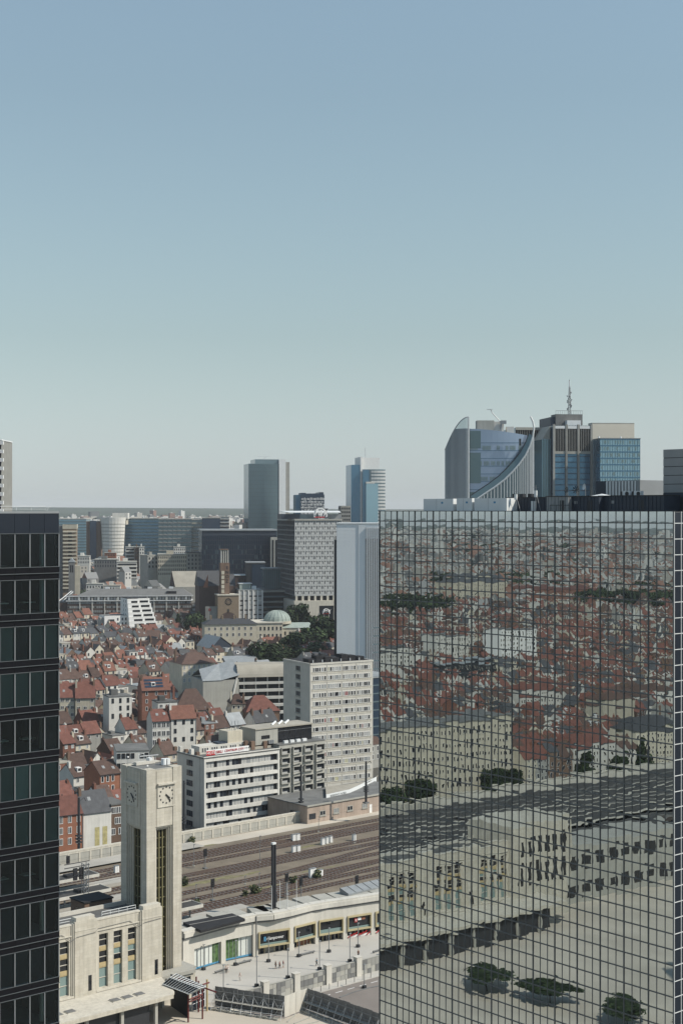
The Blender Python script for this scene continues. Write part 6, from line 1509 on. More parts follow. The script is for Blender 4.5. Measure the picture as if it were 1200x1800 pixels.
def white_slab():
    b = B('white_ribbed_block', 'white ribbed block with small dark slots right of the brown church front', 'building', 420.5, 993, 14, 461, depth=16, top=1038)
    t, W, D, H = b.root, b.w, b.dp, b.h
    BX(0, W, 0, D, -3, H).build('wall', 'render_white', t); BX(-.3, W+.3, -.5, D, H, H+.5).build('roof', 'zinc', t)
    for k in range(6): x = W*k/5; BX(x-.3, x+.3, -.8, -.02, -3, H).build('rib', 'white_paint', t)
    rnd = random.Random(6); sm = BX(.5, W/5-.5, -.3, -.03, 0, .8).mesh('window', 'black_glass'); gm = BX(.4, W/5-.4, -.25, -.03, 0, 2.2).mesh('panel', 'curtain_white')
    for k in range(7):
        for i in range(5):
            link('panel', gm, t, (W*i/5, 0, H-3.4-k*3.1))
            if rnd.random() < .72: link('window', sm, t, (W*i/5, 0, H-4.3-k*3.1))
    BX(1, W*.55, 4, 11, H+.5, H+4.2).build('penthouse', 'copper_green', t); BX(.4, W*.6, 3.6, 11.4, H+4.2, H+4.7).build('penthouse_roof', 'white_metal', t)
    BX(W*.6, W*.8, 5, 9, H+.5, H+2.6).build('vent_hood', 'white_metal', t)
    # dark terraced offices to the right
    c = B('dark_terraced_office', 'dark terraced office with glass balconies behind the copper dome', 'office building', 461, 1020, 10, 512, depth=30, top=1038)
    BX(0, c.w, 0, c.dp, -3, c.h).build('wall', 'black_glass', c.root)
    for k in range(8): BX(-.3, c.w, -1.4, -.02, c.h-1.2-3.6*k, c.h-3.6*k).build('balcony', 'grey_curtain' if k % 2 else 'concrete', c.root)
    BX(-.3, c.w, -.3, c.dp, c.h, c.h+.6).build('roof', 'bitumen', c.root)
    x0, x1 = c.lx(455, 20), c.lx(508, 20); h2 = c.zl(1000, 0, 20)
    BX(x0+3, x1, 12, 28, c.h+.6, h2).build('upper_storeys', 'teal_curtain', c.root)
    m = MB()
    for k in range(14): m.box(x0+3+(x1-x0-3)*k/13-.15, x0+3+(x1-x0-3)*k/13+.15, 11.8, 11.99, c.h+.6, h2)
    m.build('fins', 'dark_metal', c.root, kind='stuff'); BX(x0+2, x1+1, 11.5, 28, h2, h2+.8).build('upper_roof', 'zinc', c.root)
    d = B('dark_tower_block', 'squat dark office block left of the terraced office', 'office building', 433, 1070, 6, 466, depth=20, top=990)
    BX(0, d.w, 0, d.dp, -3, d.h).build('wall', 'dark_metal', d.root); BX(d.w*.3, d.w, -.3, -.02, d.h*.55, d.h-1).build('glazed_front', 'navy_curtain', d.root); BX(-.4, d.w+.4, -.4, d.dp, d.h, d.h+.7).build('roof', 'zinc', d.root)
    BX(-10, -.5, 2, 16, -3, d.h-9).build('low_wing', 'brick_dark', d.root); BX(-10.5, -.3, 1.5, 16, d.h-9, d.h-8.4).build('wing_roof', 'white_metal', d.root)
white_slab()
# ---- long grey building with setback attic
def long_grey():
    b = B('long_grey_block', 'long dark grey eight storey building with pale pilasters and metal roof', 'apartment building', 119, 1040, 5, 336, depth=16, top=1057)
    t, W, D, H = b.root, b.w, b.dp, b.h
    M['taupe'] = mat('taupe', (.135, .125, .115), .9, .1, .5)
    BX(0, W, 0, D, -3, H).build('wall', 'taupe', t)
    n = 10; pm = BX(-.35, .35, -.6, -.02, -3, H+2).mesh('pilaster', 'concrete_pale')
    for k in range(1, n): link('pilaster', pm, t, (W*k/n, 0, 0))
    bm = BX(0, W, -.15, -.02, 0, 1.15).mesh('floor_band', 'brick_dark')
    for k in range(7): link('floor_band', bm, t, (0, 0, H-3.1-k*3.05))
    rnd = random.Random(13); fr = MB(); gl_ = [MB(), MB(), MB()]
    for k in range(7):
        for i in range(60):
            x = W*(i+.12)/60; z = H-1.9-k*3.05; fr.box(x, x+W/60*.76, -.2, -.03, z, z+1.5); g = gl_[rnd.choice((0, 0, 0, 1, 2))]; g.box(x+.12, x+W/60*.76-.12, -.24, -.201, z+.12, z+1.38)
    fr.build('window_frames', 'concrete', t, kind='stuff')
    for g, m_ in zip(gl_, ('curtain_grey', 'black_glass', 'curtain_white')): g.build('window_panes', m_, t, kind='stuff')
    BX(-1, W+1, -.9, D, H, H+.35).build('balcony_slab', 'white_metal', t); BX(0, W, 2.2, D, H+.35, H+3.2).build('attic', 'dark_metal', t)
    for k in range(38): BX(W*k/38+.2, W*(k+1)/38-.5, 2.1, 2.19, H+.7, H+2.8).build('attic_window', 'curtain_grey' if k % 3 else 'white_paint', t)
    BX(-1.5, W+1.5, .6, 2.4, H+3.2, H+3.6).build('eaves', 'white_metal', t)
    MB().poly([(6, 1, H+3.6), (W+1, 1, H+3.6), (W-6, 9, H+8.2), (16, 9, H+8.2)]).poly([(W+1, D, H+3.6), (6, D, H+3.6), (16, 9, H+8.2), (W-6, 9, H+8.2)]).poly([(6, D, H+3.6), (6, 1, H+3.6), (16, 9, H+8.2)]).poly([(W+1, 1, H+3.6), (W+1, D, H+3.6), (W-6, 9, H+8.2)]).build('roof', 'concrete_dark', t)
    for k in range(9): BX(18+k*7.5, 21+k*7.5, 9.5, 12.5, H+7, H+9.3).build('roof_box', 'white_metal' if k % 2 else 'concrete', t)
    BX(W*.80, W*.88, 3.0, 6, H+4.5, H+6.6).build('roof_cut', 'bitumen_black', t)
    # shaded left wing with roof rails, right end with pale windows
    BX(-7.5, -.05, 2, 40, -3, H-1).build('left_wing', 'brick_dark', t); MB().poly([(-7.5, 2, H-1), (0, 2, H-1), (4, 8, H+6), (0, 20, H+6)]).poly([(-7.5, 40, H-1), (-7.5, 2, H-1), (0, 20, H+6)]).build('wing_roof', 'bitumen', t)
    MB().bar((-6.5, 3, H-.2), (1.5, 14, H+6.5), .3, 4).bar((-3.5, 2, H-.2), (3.0, 10, H+6.2), .3, 4).build('roof_rail', 'white_metal', t)
    BX(W+.05, W+8, 2, D, -3, H-2).build('end_bay', 'taupe', t)
    for k in range(7): BX(W+1, W+7, 1.85, 1.99, H-4.2-3.05*k, H-2.6-3.05*k).build('end_window', 'curtain_white', t)
long_grey()
# ---- stepped white apartment house
def stepped_white():
    b = B('stepped_white_house', 'white stepped terrace apartment house before the long grey block', 'apartment building', 224, 960, 24, 277, depth=16, top=1053)
    t, W, D, H = b.root, b.w, b.dp, b.h
    rnd = random.Random(14)
    fl = 2.9; x1s = [W*.78, W*.86, W*.93, W]
    for k in range(8):
        z0 = H-(k+1)*fl; xr = W*(.74+.035*min(k, 7)); xm = W*(.36+.03*k); yo = -.9*k
        BX(0, xm-.02, yo+.8-1.2, D, z0-.0, z0+fl-.15 if k else H).build('storey', 'white_paint', t); BX(xm, xr, yo, D, z0, z0+fl-.15 if k else H+.2).build('storey', 'white_paint', t)
        BX(xm+1.0, xr-1.0, yo-.06, yo-.01, z0+.35, z0+1.75).build('window', 'black_glass', t); BX(xm*.35, xm-.6, yo+.8-1.26, yo+.8-1.21, z0+.3, z0+1.6).build('window', 'black_glass', t)
        for y in (3, 8): BX(-.06, -.01, y, y+1.2, z0+.5, z0+2.1).build('window', 'curtain_grey', t)
    BX(.5, W*.72, 1, D-.5, H+.2, H+.5).build('roof', 'bitumen_black', t)
    c = B('white_low_wing', 'lower white wing with a dark corner balcony left of the stepped house', 'apartment building', 184, 955, 24, 224, depth=14, top=1083)
    BX(0, c.w, 0, c.dp, -3, c.h).build('wall', 'white_paint', c.root); BX(.3, c.w-.3, .3, c.dp-.3, c.h, c.h+.2).build('roof', 'bitumen', c.root)
    wm = win(1.1, 1.9, 'house_glass', 'white_paint')
    wins(c.root, wm, [c.w*.55, c.w*.75, c.w*.9], [c.h-3.2, c.h-6.2, c.h-9.2]); BX(c.w*.18, c.w*.42, -.9, -.02, c.h-9, c.h-2.2).build('corner_balcony', 'dark_metal', c.root); BX(-2.2, -.05, 2, 8, -3, c.h-1).build('bay', 'render_grey', c.root)
stepped_white()
# ---- domed palace and park edge
def palace():
    b = B('domed_palace', 'cream palace with a pale green copper dome at the park edge', 'palace', 440, 930, 10, 497, depth=26, top=1096)
    t, W, D, H = b.root, b.w, b.dp, b.h
    BX(0, W, 0, D, -3, H).build('wall', 'render_cream', t); BX(-.5, W+.5, -.5, D, H, H+.6).build('cornice', 'limestone_trim', t)
    wm = win(1.2, 2.4, 'house_glass', 'limestone_trim'); wins(t, wm, [W*(i+.3)/8 for i in range(8)], [H-4.5, H-9]); side(t, wm, [5+i*4 for i in range(5)], [H-4.5, H-9])
    cx, cy, r = b.lx(487, 12), 12, 8.6
    m = MB(); n, k_ = 20, 7
    zc = b.zl(1092, 0, 12)
    for j in range(k_):
        a0, a1 = pi/2*j/k_, pi/2*(j+1)/k_
        for i in range(n):
            p = lambda a, q: (cx+r*cos(a)*cos(2*pi*q/n), cy+r*cos(a)*sin(2*pi*q/n), zc+r*.80*sin(a))
            m.quad(p(a0, i), p(a0, i+1), p(a1, i+1), p(a1, i))
    dome = m.build('dome', 'copper_green', t, smooth=True)
    for i in range(n):
        MB().path([(cx+(r+.06)*cos(pi/2*j/k_)*cos(2*pi*i/n), cy+(r+.06)*cos(pi/2*j/k_)*sin(2*pi*i/n), zc+(r+.06)*.8*sin(pi/2*j/k_)) for j in range(k_)], .14, 4).build('dome_rib', 'copper_green', dome)
    MB().cyl(cx, cy, H-1, zc+.1, r+.4, 24).build('drum', 'render_cream', t)
    x2 = b.lx(552, 4)
    BX(W+.05, x2, 4, 18, -3, H-3.5).build('right_wing', 'render_cream', t); MB().poly([(W, 3.5, H-3.4), (x2, 3.5, H-3.4), (x2-2, 11, H-.5), (W, 11, H-.5)]).poly([(x2, 18.5, H-3.4), (W, 18.5, H-3.4), (W, 11, H-.5), (x2-2, 11, H-.5)]).build('wing_roof', 'copper_green', t)
    wins(t, wm, [W+1.5+i*3.2 for i in range(5)], [H-8], 3.96)
    c = B('cream_mansion', 'cream mansion with dark shallow roof left of the domed palace', 'building', 360, 880, 12, 452, depth=14, top=1098)
    BX(0, c.w, 0, c.dp, -3, c.h).build('wall', 'render_cream', c.root); hp = 3.0
    MB().poly([(-.6, -.6, c.h), (c.w+.6, -.6, c.h), (c.w-5, 7, c.h+hp), (5, 7, c.h+hp)]).poly([(c.w+.6, c.dp+.6, c.h), (-.6, c.dp+.6, c.h), (5, 7, c.h+hp), (c.w-5, 7, c.h+hp)]).poly([(-.6, c.dp+.6, c.h), (-.6, -.6, c.h), (5, 7, c.h+hp)]).poly([(c.w+.6, -.6, c.h), (c.w+.6, c.dp+.6, c.h), (c.w-5, 7, c.h+hp)]).build('roof', 'slate', c.root)
    wins(c.root, win(1.3, 2.0, 'house_glass', 'white_paint', .1, 1), [2+i*3.6 for i in range(8)], [c.h-3.6, c.h-7.2])
    for i in range(4): BX(4+i*7, 5+i*7, 6, 8, c.h+1, c.h+hp+2).build('chimney', 'brick_tan', c.root)
palace()
# ---- terrace building with stepped white balconies and a big pale roof
def terrace_block():
    FOOT.append([(px_x(398, 612), 612), (px_x(500, 612), 612), (px_x(500, 650), 650), (px_x(398, 650), 650)])
    b = B('balcony_terrace_block', 'modern block with long white balcony terraces and curved pale roof', 'apartment building', 424, 650, 12, 512, depth=15, top=1190)
    t, W, D, H = b.root, b.w, b.dp, b.h
    BX(0, W, 0, D, -3, H).build('wall', 'dark_glass', t)
    for k in range(5):
        z = H-3.2*(k+1); BX(-1.5+.5*k, W, -1.8-.5*k, -.02, z, z+1.1).build('balcony', 'render_white', t); BX(.5, W, -.08, -.01, z+1.4, z+2.6).build('window_band', 'black_glass', t)
        for i in range(4): BX(1+i*5.2, 1.5+i*5.2, -.3, -.02, z+1.1, z+3.0).build('post', 'render_white', t)
    n = 6; m = MB()
    cur = [(-2.2+5.0*(k/n)**1.3*1.0, H+5.2*sin(pi/2*k/n)) for k in range(n+1)]
    for (y0, z0), (y1, z1) in zip(cur, cur[1:]): m.quad((-2, y0, z0), (W, y0, z0), (W, y1, z1), (-2+.3, y1, z1))
    m.quad((-2, 3.0, H+5.2), (W, 3.0, H+5.2), (W, D, H+5.0), (-2, D, H+5.0)); m.build('roof', 'roof_tan', t, smooth=False)
    BX(-1.8, W, 2.9, D, H, H+5.0).build('roof_core', 'concrete_dark', t)
    MB().poly([(-2, -2, H+.2), (-2.6, 6, H+5.3), (-8.5, 8, H-9), (-6, -4, H-16)]).build('glass_gable', 'black_glass', t); MB().bar((-2.2, -2.2, H), (-6, -4.2, H-16), .45, 5).build('gable_frame', 'render_white', t)
    c = B('tan_zinc_hall', 'pale grey folded metal roof hall left of the balcony terraces', 'building', 357, 642, 20, 420, depth=20, top=1197)
    BX(0, c.w, 0, c.dp, -3, c.h).build('wall', 'concrete', c.root)
    MB().poly([(-.3, -.3, c.h), (c.w*.5, -.3, c.h), (c.w*.62, 11, c.h+6), (1, 11, c.h+4)]).poly([(c.w*.5, -.3, c.h), (c.w+.3, -.3, c.h+2), (c.w+.3, 11, c.h+8), (c.w*.62, 11, c.h+6)]).poly([(c.w+.3, c.dp, c.h+2), (-.3, c.dp, c.h), (1, 11, c.h+4), (c.w*.62, 11, c.h+6), (c.w+.3, 11, c.h+8)]).build('roof', 'zinc', c.root)
    c2 = B('zinc_gable_house', 'house with wide blue grey zinc roof and dark left slope', 'house', 372, 850, 28, 412, depth=22, top=1140)
    zr = c2.h+6.5; BX(0, c2.w, 0, c2.dp, -3, c2.h).build('wall', 'render_white', c2.root)
    MB().poly([(-.4, -.4, c2.h), (-.4, c2.dp+.4, c2.h), (c2.w*.4, c2.dp+.4, zr), (c2.w*.4, -.4, zr)]).poly([(c2.w+.4, c2.dp+.4, c2.h), (c2.w+.4, -.4, c2.h), (c2.w*.4, -.4, zr), (c2.w*.4, c2.dp+.4, zr)]).build('roof', 'zinc', c2.root)
    MB().poly([(0, 0, c2.h), (c2.w, 0, c2.h), (c2.w*.4, 0, zr-.1)]).poly([(0, c2.dp, c2.h), (c2.w*.4, c2.dp, zr-.1), (c2.w, c2.dp, c2.h)]).build('gable', 'navy_metal', c2.root)
    c3 = B('white_zinc_house', 'long white house under a pale flat metal roof above the terraces', 'house', 400, 780, 15, 456, depth=13, top=1168)
    BX(0, c3.w, 0, c3.dp, -3, c3.h).build('wall', 'render_white', c3.root); MB().poly([(-.5, -.5, c3.h+.1), (c3.w+.5, -.5, c3.h+.1), (c3.w+.3, c3.dp, c3.h+3.2), (-.5, c3.dp, c3.h+3.2)]).build('roof', 'zinc', c3.root)
    BX(0, c3.w, c3.dp-.3, c3.dp, c3.h, c3.h+3.1).build('rear_wall', 'render_grey', c3.root)
    wins(c3.root, win(.9, 1.3), [1+i*2.1 for i in range(6)], [c3.h-2.6])
terrace_block()
# ================================================================== RAILWAY FURNITURE
def gt(px, py):
    d = (CAMZ-8)*F/(py-HY)
    for _ in range(12): d = (CAMZ-tz(px_x(px, d), d))*F/(py-HY)
    return px_x(px, d), d
def mast(label, px, py, top, r, z=EZ, twin=False, grp='railway masts', lamp=False, base_d=None):
    p = gnd(px, py, z); h = py_z(top, p[1]) - z
    t = thing('railway_mast', label, 'mast', (p[0], p[1], z), TH, grp)
    if twin:
        for e in (-.34, .34): BX(e-.16, e+.16, -.3, .3, 0, h-.4).build('column', 'dark_metal', t)
        BX(-.2, .2, -.12, .12, .1, h-.5).build('web', 'dark_metal', t); BX(-.5, .5, -.34, .34, h-.4, h).build('cap', 'white_metal', t); BX(-.9, .9, -.7, .7, 0, .5).build('base', 'dark_metal', t)
        BX(.5, .85, -.25, .25, h*.14, h*.26).build('control_box', 'dark_metal', t)
    else:
        MB().cyl(0, 0, 0, h, r, 8, r*.8).build('column', 'dark_metal', t); BX(-r*2, r*2, -r*2, r*2, 0, .4).build('base', 'concrete_dark', t)
        MB().bar((0, 0, h*.93), (1.6, 0, h*.99), .07).bar((1.6, 0, h*.99), (2.2, 0, h*.93), .09).build('arm', 'dark_metal', t)
        for k in range(3): BX(-r*1.6, r*1.6, -r*1.8, r*1.8, h*(.28+.05*k), h*(.30+.05*k)).build('bracket', 'dark_metal', t)
    if lamp: BX(-.2, .9, -.15, .15, h-.1, h+.2).build('lamp_head', 'white_metal', t)
    return t
mast('tall dark twin column mast with pale cap standing among the tracks', 481, 1604, 1481, .5, 8.0, True)
mast('dark mast beside the concrete office block and pink building', 529, 1443, 1344, .36, EZ)
mast('dark mast at the apartment tower foot before the curved canopy', 643, 1412, 1338, .36, 12)
mast('dark mast close to the right side of the clock tower', 323.5, 1478, 1372, .3, EZ)
mast('dark mast on the side platform by the graffiti house', 139, 1512, 1402, .42, EZ)
for k, (px_, py_, tp) in enumerate(((505, 1600, 1551), (492, 1602, 1548), (521, 1598, 1547), (477.5, 1605, 1556))):
    p = gnd(px_, py_, 9); h = py_z(tp, p[1])-9; t = thing('flagpole', 'slim white pole on the arcade roof, ' + ['second from the dark twin mast', 'nearest right of the dark twin mast', 'farthest right of the dark twin mast', 'just left of the dark twin mast'][k], 'pole', (p[0], p[1], 8.9), 0, 'white poles on the arcade roof')
    MB().cyl(0, 0, 0, h, .08, 6, .05).build('pole', 'white_metal', t); BX(-.2, .2, -.2, .2, 0, .25).build('base', 'concrete', t)
def signal(label, px, py, h=5.2):
    p = gnd(px, py, EZ); t = thing('railway_signal', label, 'signal', (p[0], p[1], EZ), TH, 'railway signals among the tracks')
    MB().bar((0, 0, 0), (0, 0, h-1.4), .11, 6).build('post', 'grey_metal', t); BX(-.5, .5, -.12, .12, h-2.0, h).build('signal_head', 'bitumen_black', t)
    for k in range(3): MB().cyl(-.12, -.2, h-1.7+k*.5, h-1.55+k*.5, .14, 8).build('lens_hood', 'dark_metal', t)
    for e in (-.3, .3): MB().bar((e, .5, 0), (e*.6, .1, h-2), .04).build('ladder_rail', 'grey_metal', t)
    BX(-.5, .5, -.5, .5, 0, .3).build('base', 'concrete_dark', t)
signal('black railway signal on a post in the gravel right of the clock tower', 361, 1527)
signal('black railway signal beside the nearest tracks right of the clock tower', 374, 1583)
signal('black railway signal just right of the white poles', 529, 1580)
signal('black railway signal between two white poles on the arcade side', 504, 1573)
signal('small black signal near the zinc roof light', 627, 1560, 3)
signal('short black signal by the side platform under the graffiti house', 120, 1522, 2.6)
def cabinet(label, px, py, w=1.1, h=1.9, m_='white_paint', n=1):
    p = gnd(px, py, EZ); t = thing('trackside_cabinet', label, 'cabinet', (p[0], p[1], EZ), TH, 'white trackside cabinets')
    BX(-w/2, w/2, -.4, .4, .15, h).build('casing', m_, t); BX(-w/2-.06, w/2+.06, -.46, .46, h, h+.1).build('lid', 'grey_metal', t); BX(-w/2-.1, w/2+.1, -.5, .5, 0, .15).build('base', 'concrete', t)
    BX(-.02, .02, -.43, -.405, .2, h-.1).build('door_joint', 'dark_metal', t)
for px_, py_, w_, lb in ((516, 1478, 1.1, 'left of two white cabinets in the far tracks'), (523, 1477, 1.1, 'right of two white cabinets in the far tracks'), (516, 1499, 1, 'left of the pair of small white cabinets amid the tracks'), (524, 1498, 1, 'right of the pair of small white cabinets amid the tracks'),
                     (549, 1543, 2.0, 'large white cabinet beside a bush between the tracks'), (563, 1541, 1.2, 'cabinet just right of the bush between the tracks'), (205, 1534, 1.2, 'white cabinet on weeds left of the clock tower'), (567, 1485, 1.0, 'first white box of the short row toward the mirror tower'), (574, 1483, .8, 'middle white box of the short row toward the mirror tower'), (581, 1481, .8, 'last white box of the short row toward the mirror tower'), (622, 1478, .9, 'white box on its own below the pink building')):
    cabinet(lb, px_, py_, w_, 2.4 if w_ > 1.5 else 1.8)
for k, (px_, py_, tp) in enumerate(((341, 1523, 1485), (457, 1517, 1470), (456, 1562, 1535), (623, 1483, 1463), (345, 1580, 1555), (431, 1555, 1540), (560, 1463, 1440))):
    p = gnd(px_, py_, EZ); h = py_z(tp, p[1])-EZ; t = thing('lamp_post', ['thin grey post in the gravel just right of the clock tower', 'thin tall post between the far tracks', 'thin post left of the dark twin mast', 'thin lamp post left of the mirror tower below the pink building', 'low lamp post by the near tracks beside the clock tower', 'short thin post on the weedy strip', 'thin post at the foot of the pink building'][k], 'post', (p[0], p[1], EZ), 0, 'thin posts among the tracks')
    MB().cyl(0, 0, 0, h, .07, 6).build('pole', 'grey_metal', t); BX(-.12, .35, -.1, .1, h, h+.14).build('lamp_head', 'grey_metal', t); BX(-.25, .25, -.25, .25, 0, .3).build('base', 'concrete', t)
def gantry():
    p = gnd(150, 1592, EZ+1); h = 11; t = thing('signal_gantry', 'rusty lattice gantry post with signals left of the brick penthouse', 'gantry', (p[0], p[1], EZ), TH)
    for dx in (-.6, .6):
        for dy in (-.5, .5): MB().bar((dx, dy, 0), (dx, dy, h), .11, 4).build('leg', 'grey_metal', t)
    for k in range(9):
        z = h*k/9; MB().bar((-.6, -.5, z), (.6, -.5, z+h/9), .06, 4).bar((.6, .5, z), (-.6, .5, z+h/9), .06, 4).build('lattice', 'grey_metal', t)
    MB().bar((-5.5, 0, h-.5), (1.2, 0, h-.5), .12, 4).bar((-5.5, 0, h+.4), (1.2, 0, h+.4), .12, 4).build('boom', 'dark_metal', t)
    for x in (-3.2, -1.6): BX(x, x+1.0, -.3, .1, h-3.6, h-.8).build('signal_head', 'bitumen_black', t)
    MB().path([(-5, 0, h-3), (-2, -.6, h-2.2), (.6, 0, h-3)], .08, 4).build('bracket', 'dark_metal', t)
gantry()
def spectrum_wires():
    b = MB()
    for q in (279, 289.2, 301.5, 313.5, 325.5):
        for k in range(8):
            s0, s1 = 140+k*25, 165+k*25; x0, y0 = xy(s0, q); x1, y1 = xy(s1, q); b.bar((x0, y0, EZ+5.6+.0), (x1, y1, EZ+5.6), .018, 3)
    o = b.build('overhead_wires', 'dark_metal'); tag(o, 'thin contact wires strung above the railway tracks', 'wires')
spectrum_wires()
# ================================================================== TREES AND BUSHES
def crown_mesh(seed, nl, leaves, squash=1.0, name='crown', mats=('leaf_dark', 'leaf_mid'), conic=False, size=.09):
    r = random.Random(seed); b = MB(); lobes = []
    for k in range(nl):
        a = r.uniform(0, 6.28); zz = r.uniform(-.75, .8); rad = (1-abs(zz)**2*.6)*.62*sqrt(r.random()) if not conic else (.85-zz)*.28*sqrt(r.random())
        lobes.append((rad*cos(a), rad*sin(a), zz*.62*squash if not conic else zz, r.uniform(.26, .42) if not conic else .12+.16*(1-zz)/2))
    for k in range(leaves):
        lx, ly, lz, lr = r.choice(lobes); v = Vector((r.gauss(0, 1), r.gauss(0, 1), r.gauss(0, 1))).normalized(); rr = lr*(.55+.5*r.random()**.5)
        c = Vector((lx, ly, lz)) + v*rr; nrm = (v + Vector((r.gauss(0, .5), r.gauss(0, .5), r.gauss(0, .5)+.3))).normalized()
        t1 = nrm.orthogonal().normalized(); t1 = Matrix.Rotation(r.uniform(0, 6.28), 3, nrm) @ t1; t2 = nrm.cross(t1); s_ = size*r.uniform(.6, 1.3)
        b.mat(0 if r.random() < .65 else 1).quad(tuple(c-t1*s_-t2*s_*.6), tuple(c+t1*s_-t2*s_*.6), tuple(c+t1*s_+t2*s_*.6), tuple(c-t1*s_+t2*s_*.6))
    return b.mesh(name, mats)
CROWNS = [crown_mesh(k, 16+3*k, 1500) for k in range(4)]
CONES = [crown_mesh(50+k, 22, 1300, 1, 'crown', ('leaf_dark', 'leaf_mid'), True, .07) for k in range(2)]
BUSH = [crown_mesh(70+k, 9, 420, .8, 'foliage', ('leaf_mid', 'weeds'), False, .11) for k in range(2)]
def trunk_mesh(seed):
    r = random.Random(seed); b = MB(); b.cyl(0, 0, 0, .45, .035, 8, .022)
    for k in range(5):
        a = k*1.3+r.uniform(0, .5); b.bar((0, 0, .36+.02*k), (cos(a)*.24, sin(a)*.24, .62+.04*k), .011, 5)
    return b.mesh('trunk', 'bark')
TRUNKS = [trunk_mesh(k) for k in range(2)]
def tree(x, y, z, h, wd, label, grp, kind=0, k=0, name='tree'):
    t = thing(name, label, 'tree', (x, y, z), random.uniform(0, 6.28), grp)
    link('trunk', TRUNKS[k % 2], t, (0, 0, -.3), 0, (h, h, h))
    if kind == 1: link('crown', CONES[k % 2], t, (0, 0, h*.54), 0, (wd, wd, h*.48))
    else: link('crown', CROWNS[k % 4], t, (0, 0, h*.60), 0, (wd*.62, wd*.62, h*.50))
    return t
def tree_px(px, d, top, wd, label, grp, kind=0, k=0):
    x = px_x(px, d); z = tz(x, d); h = py_z(top, d)-z; FOOT.append([(x-3, d-3), (x+3, d-3), (x+3, d+3), (x-3, d+3)])
    return tree(x, d, z, h, wd, label, grp, kind, k)
for k, (px_, d, tp, wd, lb) in enumerate((
    (345, 960, 1078, 16, 'dark round tree at the right end of the long grey block'), (356, 945, 1088, 12, 'smaller dark tree beneath the poster wall'),
    (526, 975, 1060, 17, 'tree in front of the office podium above the copper dome'), (545, 960, 1082, 10, 'small tree beneath the ring sign portal'),
    (572, 900, 1084, 20, 'tall dark park tree beside the white slab tower'), (588, 905, 1098, 12, 'slim dark tree against the white slab tower'),
    (548, 880, 1102, 18, 'dark park tree left of the tallest one'), (527, 870, 1112, 18, 'broad mid green park tree right of the palace'), (508, 850, 1118, 16, 'dark park tree just below the palace wing'),
    (489, 820, 1128, 17, 'dark tree in the park below the palace windows'), (470, 800, 1134, 14, 'dark tree beyond the white zinc house'), (453, 800, 1128, 13, 'dark tree at the left edge of the park row'),
    (560, 840, 1130, 18, 'low dark tree behind the apartment tower roof'), (535, 830, 1136, 18, 'low dark tree behind the apartment tower plant boxes'),
    (372, 690, 1194, 9, 'loose pale green tree left of the balcony terraces'), (366, 705, 1212, 7, 'small tree below the folded metal hall'))):
    tree_px(px_, d, tp, wd, lb, 'park and garden trees', 0, k)
tree_px(314, 985, 1072, 5, 'slim dark cypress before the long grey block', 'park and garden trees', 1, 0)
for k, (px_, py_, h, lb) in enumerate(((555, 1543, 2.4, 'bush beside the large white cabinet'), (516, 1553, 2.2, 'bush left of the black signals'), (449, 1572, 2.6, 'bush at the weedy edge left of the twin mast'), (432, 1576, 1.8, 'small bush left of the larger trackside bush'), (326, 1556, 2.6, 'bush at the clock tower edge'), (346, 1590, 1.6, 'small bush by the platform end'), (336, 1481, 2.0, 'weedy bush at the cream wall end'))):
    p = gnd(px_, py_, EZ); t = thing('bush', lb, 'bush', (p[0], p[1], EZ), 0, 'bushes among the tracks'); link('foliage', BUSH[k % 2], t, (0, 0, h*.4), k, (h*.75, h*.75, h*.7))
def flat_tree(x, y, z, h, wd, label, grp, kind, k):
    t = thing('tree', label, 'tree', (x, y, z), k*1.7, grp); link('trunk', TRUNKS[k % 2], t, (0, 0, -.3), 0, (h*1.1, h*1.1, h*1.15))
    link('crown', CROWNS[k % 4], t, (0, 0, h*.80), 0, (wd*.62, wd*.45, h*.20)); return t
# plaza trees, crowns flattened low to merge with their shadows into dark blobs (seen in the mirror facade) and trackside conifers behind the station
for k, (x, y, h) in enumerate(((-110, 190, 4.6), (-103, 177, 4.6), (-93, 162, 4.6), (-84, 148, 4.6))):
    flat_tree(x, y, 0, h, 13.0, ['flat crowned plaza tree mirrored nearest the station canopy', 'flat crowned plaza tree mirrored second from the station canopy', 'flat crowned plaza tree mirrored near the right tower corner', 'flat crowned plaza tree mirrored lowest toward the picture bottom'][k], 'plaza trees seen in the mirror facade', 0, k)
for k, (s, h, wd) in enumerate(((-56, 10, 8), (-68, 12, 10), (-104, 11, 9), (-112, 10, 8), (-152, 15, 7), (-172, 10, 8), (-186, 15, 7))):
    x, y = xy(s, 349); tree(x, y, 4, h, wd, ['dark tree mirrored at the left end of the long cream front', 'broad dark tree mirrored before the long cream front', 'dark tree mirrored at the right part of the long cream front', 'low dark tree mirrored just past the long cream front', 'narrow tall conifer mirrored left of the red hipped roof front', 'low dark tree mirrored between the two tall conifers', 'narrow tall conifer mirrored nearest the right tower corner'][k], 'trackside trees seen in the mirror facade', 1 if k in (4, 6) else 0, k)
